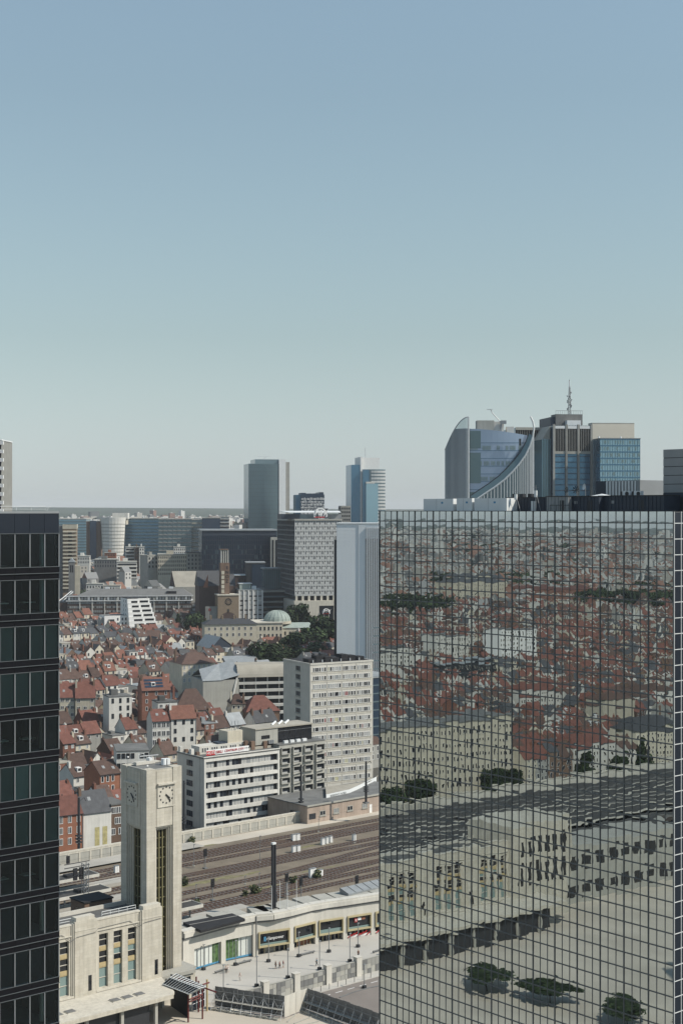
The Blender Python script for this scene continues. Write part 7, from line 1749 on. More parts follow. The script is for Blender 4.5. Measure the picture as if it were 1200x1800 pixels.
# ================================================================== PEOPLE
def skin(name, verts, edges, mats, parent, sub=1):
    me = bpy.data.meshes.new(name); me.from_pydata([v[:3] for v in verts], edges, [])
    me.materials.append(M[mats]); o = bpy.data.objects.new(name, me); COL.objects.link(o); o.parent = parent
    md = o.modifiers.new('skin', 'SKIN'); md.use_smooth_shade = True
    for i, v in enumerate(verts):
        sv = me.skin_vertices[0].data[i]; sv.radius = (v[3], v[4] if len(v) > 4 else v[3]); sv.use_root = (i == 0)
    s = o.modifiers.new('sub', 'SUBSURF'); s.levels = sub; s.render_levels = sub
    return o
def person(px, py, face, step, label, top, legs, h=1.72, arm=.15, bag=None, group=None):
    p = gnd(px, py); t = thing('person', label, 'person', (p[0], p[1], 0), face, group); t.scale = (h/1.72,)*3
    a = step
    V_ = [(0, 0, .95, .15, .11), (0, 0, 1.18, .14, .10), (0, 0, 1.38, .17, .10), (0, 0, 1.50, .055), (0, -.02, 1.60, .085, .10), (0, -.01, 1.70, .07, .085),
          (.19, 0, 1.42, .055), (.25, .02+arm*.4, 1.14, .042), (.24, -.06+arm, .90, .032), (.24, -.08+arm, .80, .04, .02),
          (-.19, 0, 1.42, .055), (-.25, .02-arm*.4, 1.14, .042), (-.24, -.06-arm, .90, .032), (-.24, -.08-arm, .80, .04, .02),
          (.09, 0, .88, .085), (.10, -a*.5, .48, .06), (.10, -a+.1*(a > 0), .08, .042), (.10, -a-.12, .04, .045, .03),
          (-.09, 0, .88, .085), (-.10, a*.4, .48, .06), (-.10, a+.06, .09, .042), (-.10, a-.08, .04, .045, .03)]
    E_ = [(0, 1), (1, 2), (2, 3), (3, 4), (4, 5), (2, 6), (6, 7), (7, 8), (8, 9), (2, 10), (10, 11), (11, 12), (12, 13), (0, 14), (14, 15), (15, 16), (16, 17), (0, 18), (18, 19), (19, 20), (20, 21)]
    skin('body', V_, E_, 'skin', t)
    g = .022
    idx = [0, 1, 2, 6, 7, 10, 11]; mp = {k: i for i, k in enumerate(idx)}
    skin('shirt', [tuple(V_[k][:3]) + (V_[k][3]+g, (V_[k][4] if len(V_[k]) > 4 else V_[k][3])+g) for k in idx], [(mp[0], mp[1]), (mp[1], mp[2]), (mp[2], mp[6]), (mp[6], mp[7]), (mp[2], mp[10]), (mp[10], mp[11])], top, t)
    idx = [0, 14, 15, 16, 18, 19, 20] if legs[1] else [0, 14, 15, 18, 19]; mp = {k: i for i, k in enumerate(idx)}
    ed = [(mp[0], mp[14]), (mp[14], mp[15]), (mp[0], mp[18]), (mp[18], mp[19])] + ([(mp[15], mp[16]), (mp[19], mp[20])] if legs[1] else [])
    skin('trousers', [tuple(V_[k][:3]) + (V_[k][3]+g, (V_[k][4] if len(V_[k]) > 4 else V_[k][3])+g) for k in idx], ed, legs[0], t)
    skin('hair', [(0, .02, 1.64, .092, .10), (0, .02, 1.73, .075, .085)], [(0, 1)], 'hair', t)
    if bag: skin('bag', [(.3, .05, .9, .09, .05), (.3, .05, 1.12, .08, .05)], [(0, 1)], bag, t)
person(484.5, 1703, 1.9, .22, 'walker in dark clothes, first of three crossing the terrace together', 'cloth_dark', ('cloth_dark', False), 1.75)
person(491.5, 1703, 1.9, -.2, 'walker in rose top and bare legs, middle of three on the terrace', 'cloth_rose', ('cloth_dark', False), 1.7)
person(498, 1701, 1.9, .18, 'walker in pale rose clothes, last of three on the terrace', 'cloth_rose', ('cloth_white', False), 1.65)
person(556.5, 1698, -1.3, .28, 'walker in teal top and dark trousers alone on the terrace', 'cloth_teal', ('cloth_dark', True), 1.75, .15, 'cloth_teal')
person(629.5, 1683, .6, .1, 'person in dark clothes carrying a backpack beside the pillar top', 'cloth_dark', ('cloth_dark', True), 1.75, .05, 'cloth_dark')
person(397.5, 1711, .3, .08, 'person in pale top and dark trousers standing left on the terrace', 'cloth_white', ('cloth_dark', True), 1.78)
person(401, 1709, .9, .05, 'person in white standing next to one in dark trousers', 'cloth_white', ('cloth_white', True), 1.7)
person(422, 1724, .2, .05, 'person all in white standing alone on the left terrace', 'cloth_white', ('cloth_white', True), 1.75)
# ================================================================== HOUSES
HOUSES = []
SINKM = ['render_white', 'render_cream', 'render_grey', 'brick_red', 'brick_brown', 'brick_dark', 'tile_red', 'tile_brown', 'tile_orange', 'slate', 'zinc', 'bitumen', 'roof_tan', 'white_paint', 'house_glass', 'curtain_grey', 'dark_metal']
def inside(p, poly):
    s = 0
    for (x0, y0), (x1, y1) in zip(poly, poly[1:]+poly[:1]):
        c = (x1-x0)*(p[1]-y0)-(y1-y0)*(p[0]-x0)
        if c: 
            g = 1 if c > 0 else -1
            if s == 0: s = g
            elif s != g: return False
    return True
WALLW = {'render_white': 'white', 'render_cream': 'cream', 'render_grey': 'grey', 'brick_red': 'red brick', 'brick_brown': 'brown brick', 'brick_dark': 'dark brick', 'brick_orange': 'orange brick', 'brick_tan': 'tan brick'}
ROOFW = {'tile_red': 'red tiled', 'tile_brown': 'brown tiled', 'tile_orange': 'orange tiled', 'slate': 'dark slate', 'zinc': 'grey zinc', 'bitumen': 'grey felt', 'roof_tan': 'pale'}
SKY = BX(-.45, .45, -.06, .06, -.6, .6).mesh('skylight', 'curtain_grey')
def house(x, y, ang, wd, dp, h, kind, wm, rm, near, zone, rnd, rise=None, z=None, label=None, foot=False, wincols=None, winm=None, sink=None):
    z0 = tz(x, y) if z is None else z
    t = thing('house', label or '', 'house', (x, y, z0), ang) if sink is None else None
    ca, sa = cos(ang), sin(ang)
    def emit(nm, b, mats, parent, **kw):
        if sink is None: return b.build(nm, mats, parent, **kw)
        mats = mats if isinstance(mats, (list, tuple)) else [mats]
        n0 = len(sink.v); sink.v += [(x+vx*ca-vy*sa, y+vx*sa+vy*ca, z0+vz) for vx, vy, vz in b.v]
        for f_, m_ in zip(b.f, b.mi): sink.f.append(tuple(i+n0 for i in f_)); sink.mi.append(SINKM.index(mats[m_]))
    if foot:
        c, s_ = cos(ang), sin(ang); FOOT.append([(x+a*c-b*s_, y+a*s_+b*c) for a, b in ((-.5, -.5), (wd+.5, -.5), (wd+.5, dp+.5), (-.5, dp+.5))])
    rise = rise or rnd.uniform(2.6, 4.6)
    ov = .3; th = .16
    wb = MB(); wb.box(0, wd, 0, dp, -4, h)
    rb = MB()
    if kind == 'x':
        ym = dp*.5; wb.poly([(0, 0, h), (0, ym, h+rise-.1), (0, dp, h)]).poly([(wd, 0, h), (wd, dp, h), (wd, ym, h+rise-.1)])
        e = rise*ov/ym
        for y0, y1, z0_, z1_ in ((-ov, ym, h-e, h+rise), (dp+ov, ym, h-e, h+rise)):
            rb.poly([(-.1, y0, z0_+th), (wd+.1, y0, z0_+th), (wd+.1, y1, z1_+th), (-.1, y1, z1_+th)]); rb.quad((-.1, y0, z0_), (wd+.1, y0, z0_), (wd+.1, y0, z0_+th), (-.1, y0, z0_+th))
            rb.quad((wd+.1, y0, z0_), (wd+.1, y1, z1_), (wd+.1, y1, z1_+th), (wd+.1, y0, z0_+th)); rb.quad((-.1, y0, z0_), (-.1, y0, z0_+th), (-.1, y1, z1_+th), (-.1, y1, z1_))
            rb.quad((-.1, y0, z0_), (-.1, y1, z1_), (wd+.1, y1, z1_), (wd+.1, y0, z0_))
    elif kind == 'y':
        xm = wd*.5; wb.poly([(0, 0, h), (wd, 0, h), (xm, 0, h+rise-.1)]).poly([(wd, dp, h), (0, dp, h), (xm, dp, h+rise-.1)])
        e = rise*ov/xm
        for x0, z0_, z1_ in ((-ov, h-e, h+rise), (wd+ov, h-e, h+rise)):
            rb.poly([(x0, -.15, z0_+th), (xm, -.15, z1_+th), (xm, dp+.1, z1_+th), (x0, dp+.1, z0_+th)]); rb.quad((x0, -.15, z0_), (xm, -.15, z1_), (xm, -.15, z1_+th), (x0, -.15, z0_+th)); rb.quad((x0, -.15, z0_), (x0, -.15, z0_+th), (x0, dp+.1, z0_+th), (x0, dp+.1, z0_))
            rb.quad((x0, -.15, z0_), (x0, dp+.1, z0_), (xm, dp+.1, z1_), (xm, -.15, z1_))
    elif kind == 'hip':
        i = min(wd*.35, dp*.5); ym = dp/2
        a, b, c, d = (-ov, -ov, h), (wd+ov, -ov, h), (wd+ov, dp+ov, h), (-ov, dp+ov, h); r1, r2 = (i, ym, h+rise), (wd-i, ym, h+rise)
        rb.poly([a, b, r2, r1]).poly([c, d, r1, r2]).poly([d, a, r1]).poly([b, c, r2]).poly([a, d, c, b])
    elif kind == 'mansard':
        i = 1.1; k_ = 2.6; a = [(-.1, -.1), (wd+.1, -.1), (wd+.1, dp+.1), (-.1, dp+.1)]; b = [(.1, i), (wd-.1, i), (wd-.1, dp-i), (.1, dp-i)]
        for q in range(4): r_ = (q+1) % 4; rb.quad((*a[q], h), (*a[r_], h), (*b[r_], h+k_), (*b[q], h+k_))
        rb.poly([(*q, h+k_) for q in b])
    else:
        rb.box(-.12, wd+.12, -.15, dp+.12, h, h+.35); rb.box(.4, wd-.4, .5, dp-.4, h+.35, h+.36)
        if rnd.random() < .5: rb.box(wd*.2, wd*.5, dp*.4, dp*.75, h+.36, h+rnd.uniform(1.2, 2.6))
    emit('wall', wb, wm, t)
    ro = emit('roof', rb, rm, t)
    # chimneys on the party walls
    for k in range(rnd.choice((1, 1, 2)) if kind != 'flat' else rnd.choice((0, 1))):
        cx = .45 if k == 0 else wd-.45; cy = dp*rnd.uniform(.35, .65); zt = h+(rise if kind not in ('flat', 'mansard') else 2.4)+rnd.uniform(.4, 1.2)
        c = BX(cx-.38, cx+.38, cy-.6, cy+.6, h-.2, zt)
        for q in (-.3, .3): c.cyl(cx, cy+q, zt, zt+.45, .14, 6)
        emit('chimney', c, rnd.choice((wm, 'brick_brown', 'brick_red')), ro)
    # windows on the front
    n = wincols or max(1, int(wd/2.3)); nf = max(1, int((h-.3)/3.0)); ww = rnd.choice((.95, 1.1, 1.3)); wh = rnd.choice((1.4, 1.6, 1.9))
    glass = winm or ('house_glass' if rnd.random() < .75 else 'curtain_grey')
    if near and sink is None:
        me = pane_mesh(ww, wh, ('white_paint' if wm != 'render_white' else 'dark_metal' if rnd.random() < .3 else 'white_paint', glass), .11, .08, 1 if ww > 1 else 0)
        for f in range(min(nf, 3)):
            for i in range(n):
                if rnd.random() < .12: continue
                link('window', me, t, (wd*(i+.5)/n-ww/2, -.02, h-.5-wh-f*3.0))
    elif zone != 'far':
        fb = MB()
        for f in range(min(nf, 3)):
            for i in range(n):
                if rnd.random() < .12: continue
                xx = wd*(i+.5)/n-ww/2; zz = h-.5-wh-f*3.0
                fb.mat(0).box(xx-.1, xx+ww+.1, -.06, -.01, zz-.12, zz+wh+.1).mat(1).box(xx, xx+ww, -.09, -.061, zz, zz+wh)
        if fb.v: emit('windows', fb, ['white_paint', glass], t, **({'kind': 'stuff'} if sink is None else {}))
    if sink is None and kind == 'x' and rnd.random() < .55:
        sl_ = atan2(rise, dp*.5)
        for k in range(rnd.choice((1, 1, 2))):
            f = rnd.uniform(.35, .65); yy = dp*.5*f; o = link('skylight', SKY, ro, (wd*(.25+.45*k+.1*rnd.random()), yy, h+rise*f+th+.04)); o.rotation_euler = (-(pi/2-sl_)+0, 0, 0)
            o.rotation_euler = (sl_-pi/2, 0, 0)
    if kind == 'x' and rnd.random() < .1:
        f = .35; yy = dp*.5*f; zz = h+rise*f; q = MB(); q.mat(0).box(wd*.35, wd*.35+1.6, yy-.4, yy+2.4, zz-.3, zz+1.35).mat(1).box(wd*.35+.25, wd*.35+1.35, yy-.45, yy-.41, zz+.25, zz+1.15).mat(0)
        emit('dormer', q, ['white_paint', 'house_glass'], ro)
    if near and sink is None and rnd.random() < .45:
        ax, ay = wd*rnd.uniform(.1, .9), dp*.5; zt = h+(rise if kind not in ('flat', 'mansard') else 2.0)
        b = MB().bar((ax, ay, zt-1), (ax, ay, zt+2.2), .05, 4); b.bar((ax-.6, ay, zt+2.0), (ax+.6, ay, zt+2.0), .035, 4).bar((ax-.4, ay, zt+1.6), (ax+.4, ay, zt+1.6), .035, 4); b.build('aerial', 'grey_metal', ro)
    if near and sink is None and kind in ('x', 'hip'):
        BX(-.15, wd+.15, -.42, -.30, h-.32, h-.16).build('gutter', 'dark_metal', ro); BX(wd-.14, wd-.04, -.12, -.02, -2, h-.3).build('downpipe', 'grey_metal', t)
    if zone == 'direct' and rnd.random() < .4 and h > 7:
        ew = wd*rnd.uniform(.4, .7); ed = rnd.uniform(2, 4); eh = rnd.uniform(3, h-2); ex = rnd.choice((0, wd-ew))
        e = BX(ex+.02, ex+ew-.02, -ed, -.1, -4, eh).build('rear_extension', rnd.choice((wm, 'render_grey', 'brick_brown', 'render_white')), t)
        BX(ex-.06, ex+ew+.06, -ed-.08, -.1, eh, eh+.2).build('extension_roof', rnd.choice(('bitumen', 'zinc', 'tile_brown')), e)
    return t
def hb(px0, d0, ang, px1, eave, ridge, kind, wm, rm, label, depth=10, base=None, near=True, wincols=None, seed=1, z=5):
    x, y = px_x(px0, d0), d0; a = R(ang); wd = along(x, y, a, px1); z0 = z if z is not None else tz(x, y)
    h = py_z(eave, d0)-z0; rise = max(.5, (py_z(ridge, d0)-py_z(eave, d0))*1.0 + (0 if kind == 'flat' else .4))
    return house(x, y, a, wd, depth, h, kind, wm, rm, near, 'spec', random.Random(seed), rise, z0, label, True, wincols)
rs = random.Random(77)
# houses that stand out in the photograph
hb(100, 408, 33, 146, 1434, 1409, 'x', 'brick_orange', 'tile_red', 'orange brick house with red roof behind the cream wall at the black tower', 9, None, True, 3, 3)
gh = hb(147, 413, 33, 196, 1430, 1399, 'x', 'render_white', 'slate', 'pale blank fronted house with yellow painted patches and dark slate roof', 9, None, False, 0, 4)
for f, w_ in ((.38, .16), (.64, .16)):
    L_ = 9; BX(L_*f, L_*(f+w_), -.03, -.005, .6, 6.2).build('painted_patch', 'graffiti_yellow', gh)
for ch in list(bpy.data.objects):
    if ch.parent == gh and ch.name.startswith('windows'): bpy.data.objects.remove(ch)
hb(196, 418, 33, 222, 1416, 1414, 'flat', 'brick_brown', 'bitumen', 'brown brick flats with white window rows behind the clock tower', 10, None, True, 4, 5)
hb(205, 452, 12, 262, 1322, 1321, 'flat', 'render_white', 'bitumen', 'white modern flat block with black windows beyond the clock tower top', 14, None, True, 7, 6)
hb(176, 446, 38, 212, 1362, 1345, 'x', 'brick_orange', 'tile_brown', 'orange brick villa with white window trim left of the clock tower', 10, None, True, 4, 7)
hb(192, 580, 24, 232, 1226, 1225, 'flat', 'render_white', 'bitumen', 'tall white house with black roof box and narrow white stair tower', 9, None, True, 3, 8, None)
hb(106, 610, 12, 132, 1226, 1205, 'x', 'render_cream', 'tile_red', 'cream house under red roof beside the black tower, left of its twin', 10, None, True, 3, 9, None)
hb(133, 610, 12, 168, 1227, 1203, 'x', 'render_cream', 'tile_red', 'cream house under red roof, right twin beside the black tower', 10, None, True, 3, 10, None)
hb(320, 690, 28, 380, 1168, 1152, 'hip', 'render_cream', 'tile_brown', 'large cream corner house with many window rows left of the metal hall', 16, None, True, 7, 11, None)
hb(250, 590, 18, 300, 1214, 1196, 'x', 'brick_red', 'tile_orange', 'brick house whose orange roof carries a solar panel grid', 10, None, True, 3, 12, None)
hb(278, 565, 22, 312, 1236, 1234, 'flat', 'render_white', 'bitumen', 'white flat roofed house with balcony below the solar roof', 9, None, True, 3, 13, None)
hb(308, 600, 16, 372, 1250, 1216, 'hip', 'render_cream', 'tile_brown', 'house with big brown hipped roof before the balcony terraces', 12, None, True, 4, 14, None)
hb(407, 600, 14, 432, 1238, 1224, 'hip', 'render_cream', 'tile_brown', 'cream house with brown hipped roof under the balcony terraces', 10, None, True, 3, 15, None)
hb(433, 596, 20, 492, 1252, 1228, 'hip', 'brick_brown', 'tile_red', 'brick house with red pyramid roof beside the apartment tower', 12, None, True, 4, 16, None)
hb(268, 520, 20, 300, 1268, 1252, 'x', 'render_white', 'tile_red', 'white house with glazed veranda and red roof right of the brick gable', 9, None, True, 4, 17, None)
hb(301, 522, 20, 345, 1264, 1246, 'x', 'render_white', 'tile_orange', 'white house with orange roof beyond the hotel roof', 9, None, True, 3, 18, None)
hb(110, 560, 20, 146, 1176, 1160, 'x', 'render_cream', 'zinc', 'cream house under grey zinc roof beside the black tower', 10, None, True, 3, 19, None) if False else None
def zone_of(x, y):
    px = 600+F*x/y if y > 30 else -1
    if 95 <= px <= 672: return 'direct'
    return None
CM = (2*(5.15*U[0]+200*U[1])*U[0], 2*(5.15*U[0]+200*U[1])*U[1])       # the viewer mirrored in the glass facade
gdx, gdy = cos(GA), sin(GA)
def mirror_t(x, y):
    dx, dy = x-CM[0], y-CM[1]; den = dx*(-gdy)+dy*gdx
    # CM + k*(dx,dy) = GL + t*(gdx,gdy)
    ox, oy = GL[0]-CM[0], GL[1]-CM[1]
    k = (ox*(-gdy)+oy*gdx)/den if den else 9
    t = (CM[0]+k*dx-GL[0])*gdx+(CM[1]+k*dy-GL[1])*gdy
    return (t, k)
def in_mirror(x, y, pad=2):
    t, k = mirror_t(x, y); return 0 < k < 1 and -pad < t < GLEN+pad and x < -60
# large cream fronts on the far side of the tracks, seen in the mirror facade
def mirror_s(px, q):
    k_ = (px-600)/F; t_ = (k_*GL[1]-GL[0])/(gdx-k_*gdy); gx, gy = GL[0]+t_*gdx, GL[1]+t_*gdy; dx, dy = gx-CM[0], gy-CM[1]
    a = (q-(CM[0]*V[0]+CM[1]*V[1]))/(dx*V[0]+dy*V[1]); return sq(CM[0]+a*dx, CM[1]+a*dy)[0]
def long_front(px0, px1, q, dp, h, wm, rm, label, nf, nc, kind='flat'):
    s0 = mirror_s(px1, q); wd = mirror_s(px0, q)-s0
    x, y = xy(s0, q); FOOT.append([xy(s0-1, q-16), xy(s0+wd+1, q-16), xy(s0+wd+1, q+dp+1), xy(s0-1, q+dp+1)]); BOXES.append(([xy(s0, q), xy(s0+wd, q), xy(s0+wd, q+dp), xy(s0, q+dp)], 0, tz(x, y)+h))
    t = thing('apartment_house', label, 'apartment building', (x, y, tz(x, y)), TH, 'large fronts seen in the mirror facade')
    BX(0, wd, 0, dp, -3, h).build('wall', wm, t)
    if kind == 'hip': MB().poly([(-.5, -.5, h), (wd+.5, -.5, h), (wd-4, dp/2, h+4.5), (4, dp/2, h+4.5)]).poly([(wd+.5, dp+.5, h), (-.5, dp+.5, h), (4, dp/2, h+4.5), (wd-4, dp/2, h+4.5)]).poly([(-.5, dp+.5, h), (-.5, -.5, h), (4, dp/2, h+4.5)]).poly([(wd+.5, -.5, h), (wd+.5, dp+.5, h), (wd-4, dp/2, h+4.5)]).build('roof', rm, t)
    else: BX(-.3, wd+.3, -.3, dp+.3, h, h+.5).build('roof', rm, t)
    me = pane_mesh(1.3, 2.0, ('concrete_pale', 'black_glass'), .12, .1, 0)
    for f in range(nf):
        for i in range(nc): link('window', me, t, (wd*(i+.5)/nc-.6, -.03, 1.2+f*(h-1)/nf))
long_front(655, 905, 354, 13, 27, 'render_cream', 'bitumen', 'long cream front with black window rows mirrored beyond the tracks', 6, 24)
long_front(1010, 1085, 354, 12, 13, 'render_white', 'tile_red', 'white house front with red hipped roof mirrored beside the cream front', 3, 8, 'hip')
long_front(1120, 1200, 356, 13, 15, 'render_cream', 'slate', 'cream front with slate roof mirrored low at the right tower corner', 4, 9, 'hip')
long_front(655, 727, 590, 12, 22, 'render_white', 'bitumen', 'white block mirrored halfway down the left edge of the glass', 5, 9)
long_front(768, 830, 640, 12, 21, 'render_white', 'bitumen', 'white block mirrored left of the brightest one', 5, 9)
long_front(880, 942, 610, 12, 27, 'white_paint', 'bitumen', 'brightest white block mirrored in the middle of the glass', 7, 8)
long_front(782, 872, 575, 12, 14, 'dark_metal', 'zinc', 'dark long block mirrored just below the white pair', 3, 12)
long_front(1066, 1116, 420, 12, 15, 'render_cream', 'tile_brown', 'blank cream gable mirrored toward the right tower corner', 1, 2, 'hip')
long_front(1120, 1190, 440, 12, 13, 'render_white', 'tile_brown', 'white row mirrored at the right tower edge under the cream gable', 3, 10, 'hip')
long_front(920, 985, 470, 12, 14, 'render_white', 'tile_red', 'white row with red roof mirrored below the brightest block', 3, 9, 'hip')
long_front(790, 890, 980, 16, 24, 'render_cream', 'slate', 'long cream school front mirrored high under the dark woods', 4, 18, 'hip')
long_front(915, 1055, 960, 30, 16, 'brick_red', 'tile_red', 'huge red roofed hall mirrored high in the middle of the glass', 3, 10, 'hip')
def free(x, y, ang, wd, dp):
    c, s_ = cos(ang), sin(ang)
    pts = [(x+a*wd*c-b*dp*s_, y+a*wd*s_+b*dp*c) for a in (0, .5, 1) for b in (0, .5, 1)]
    return not any(inside(p, f) for f in FOOT for p in pts)
CAND = []
def populate():
    r = random.Random(1234)
    q = 352.0; row = 0
    while q < 930:
        step = r.uniform(14.5, 20) if q < 620 else r.uniform(17, 23)
        s = s_g = -900.0; grp = 0
        while s < 950:
            if grp <= 0:
                grp = r.randint(4, 9); a_off = r.choice((0, 0, .0, -.0, .05, -.05)); k0 = r.choice(('x', 'x', 'x', 'x', 'x', 'x', 'x', 'y')); s_g = s; s += r.choice((0, 0, 3, 7)); hh = r.uniform(6.5, 11.5); tone = r.random(); gdp = r.uniform(7.5, 10.5); gq = r.uniform(-1.8, 1.8); gr = r.uniform(2.6, 4.2); grm = r.random()
            grp -= 1
            wd = r.uniform(4.8, 7.4) if k0 == 'x' else r.uniform(5.4, 7.6); dp = gdp; x, y = xy(s, q+gq-(s-s_g)*sin(a_off)*0); s += wd+.05
            zone = zone_of(x, y)
            if not zone and in_mirror(x, y, 9): zone = 'mirror'
            if not zone or r.random() < .07: continue
            if zone == 'mirror' and q > 760 and r.random() < .5: continue
            ang = TH+a_off
            if not free(x, y, ang, wd, dp): continue
            kind = k0 if r.random() < .74 else r.choice(('flat', 'mansard', 'flat', 'flat'))
            h = hh+r.choice((-.5, -.2, 0, 0, .2, .5, 1.5, -1.5))
            wm = r.choice(('render_white', 'render_white', 'render_white', 'render_white', 'render_cream', 'render_cream', 'render_cream', 'render_grey', 'brick_red', 'brick_brown', 'brick_dark'))
            rm = r.choice(('tile_red', 'tile_brown', 'tile_brown', 'tile_brown', 'tile_brown', 'tile_orange', 'slate')) if tone < .75 else r.choice(('slate', 'tile_brown', 'zinc', 'slate'))
            if zone == 'mirror': rm = r.choice(('tile_red', 'tile_red', 'tile_red', 'tile_brown', 'tile_brown', 'slate'))
            if zone == 'direct' and kind == 'x' and r.random() < .7: rm = ('tile_red', 'tile_brown', 'tile_brown', 'tile_brown', 'slate', 'tile_red', 'tile_orange')[int(grm*7)]
            if kind in ('flat',): rm = r.choice(('bitumen', 'bitumen', 'roof_tan', 'zinc'))
            if kind == 'mansard': rm = r.choice(('slate', 'tile_brown'))
            CAND.append((x, y, ang, wd, dp, h, kind, wm, rm, zone, r.randrange(10**6), gr))
        q += step; row += 1
populate()
# ================================================================== FARTHER CITY
def solar():
    for o in bpy.data.objects:
        if o.get('label', '').startswith('brick house whose orange roof'):
            r = [c for c in bpy.data.objects if c.parent == o and c.name.startswith('roof')][0]
            b = r.bound_box; w_, d_ = b[6][0]-.1, b[6][1]; z0 = min(v[2] for v in b); z1 = max(v[2] for v in b); ym = d_/2
            pm = BX(-.7, .7, -.55, .55, 0, .06).mesh('solar_panel', 'navy_curtain'); sl_ = atan2(z1-z0-.16, ym+.2)
            for i in range(5):
                for j in range(3):
                    f = .25+.24*j; p = link('solar_panel', pm, r, (w_*.18+i*1.5, (ym)*f, z0+.25+(z1-z0-.1)*(f*(ym)+.3)/(ym+.3))); p.rotation_euler = (sl_, 0, 0)
solar()
def far_city():
    r = random.Random(99); mats = ['far_a', 'far_b', 'far_c', 'far_d', 'far_e', 'far_red']
    b = MB(); tr = MB()
    def blk(x, y, q):
        z = tz(x, y); a = TH+r.choice((0, 0, .2, -.2, .5)); c, s_ = cos(a), sin(a)
        wd = r.uniform(6, 11) if q < 1700 else r.uniform(10, 34); dp = r.uniform(9, 14); h = r.uniform(8, 14) if q < 1700 else r.uniform(8, 17)
        if r.random() < .05: h *= 1.9
        P = lambda u, v: (x+u*c-v*s_, y+u*s_+v*c)
        p = [P(0, 0), P(wd, 0), P(wd, dp), P(0, dp)]
        b.mat(r.choice((0, 0, 1, 2, 3, 3, 4))).prism(p, z-5, z+h, False)
        if r.random() < .5 and q < 2600:
            rz = r.uniform(3, 5); m0, m1 = P(-.2, dp/2), P(wd+.2, dp/2); b.mat(r.choice((5, 5, 1, 4, 1, 2)))
            b.quad((*p[0], z+h), (*p[1], z+h), (*m1, z+h+rz), (*m0, z+h+rz)).quad((*p[2], z+h), (*p[3], z+h), (*m0, z+h+rz), (*m1, z+h+rz))
            b.mat(r.choice((0, 3, 1))).poly([(*p[3], z+h), (*p[0], z+h), (*m0, z+h+rz)]).poly([(*p[1], z+h), (*p[2], z+h), (*m1, z+h+rz)])
        else:
            b.mat(r.choice((2, 4, 0))).poly([(*e, z+h) for e in p])
            if r.random() < .5: b.mat(3).prism([P(wd*.3, dp*.3), P(wd*.6, dp*.3), P(wd*.6, dp*.7), P(wd*.3, dp*.7)], z+h, z+h+2.5)
        if q < 1900:
            b.mat(4)
            for f in range(2):
                for i in range(int(wd/3)):
                    e0 = (i+.3)/int(wd/3)*wd; zz = z+h-2.4-3*f; b.prism([P(e0, -.08), P(e0+1.2, -.08), P(e0+1.2, -.01), P(e0, -.01)], zz, zz+1.6, False)
    q = 925.0
    while q < 4300:
        st = 17 if q < 1400 else (34 if q < 2200 else 95)
        s = -4200.0
        while s < 5200:
            x, y = xy(s+r.uniform(-6, 6), q+r.uniform(-6, 6)); s += r.uniform(8, 13) if q < 1400 else r.uniform(16, 38)
            ok = (y > 100 and 100 <= 600+F*x/y <= 625) or in_mirror(x, y, 8)
            if not ok or r.random() < .12 or not free(x, y, TH, 10, 10): continue
            if r.random() < (.16 if q < 2500 else .4):
                z = tz(x, y); rad = r.uniform(5, 10)
                for k in range(70):
                    v = Vector((r.gauss(0, 1), r.gauss(0, 1), abs(r.gauss(0, .7)))).normalized(); e = Vector((x, y, z+3))+v*rad*r.uniform(.7, 1.05); t1 = v.orthogonal().normalized()*r.uniform(1, 2.2); t2 = v.cross(t1)
                    tr.mat(0 if r.random() < .6 else 1).quad(tuple(e-t1-t2), tuple(e+t1-t2), tuple(e+t1+t2), tuple(e-t1+t2))
            else: blk(x, y, q)
        q += st
    # woods seen in the mirror
    for (t0, t1, q0, q1) in ((10, 32, 1090, 1180), (14, 34, 1900, 2100), (2, 12, 900, 960), (36, 48, 900, 960)):
        for k in range(900):
            q_ = r.uniform(q0, q1); t = r.uniform(t0, t1); gx, gy = GL[0]+t*gdx, GL[1]+t*gdy; dx, dy = gx-CM[0], gy-CM[1]
            den = dx*V[0]+dy*V[1]; kk = (q_-(CM[0]*V[0]+CM[1]*V[1]))/den; x, y = CM[0]+kk*dx, CM[1]+kk*dy; z = tz(x, y)
            for j in range(6):
                e = Vector((x+r.gauss(0, 4), y+r.gauss(0, 4), z+r.uniform(2, 15))); v = Vector((r.gauss(0, 1), r.gauss(0, 1), r.gauss(.6, 1))).normalized(); t1_ = v.orthogonal().normalized()*r.uniform(1.2, 2.4); t2_ = v.cross(t1_)
                tr.mat(0 if r.random() < .6 else 1).quad(tuple(e-t1_-t2_), tuple(e+t1_-t2_), tuple(e+t1_+t2_), tuple(e-t1_+t2_))
    b.build('distant_houses', mats, kind='stuff'); tr.build('distant_trees', ['leaf_dark', 'leaf_mid'], kind='stuff')
far_city()
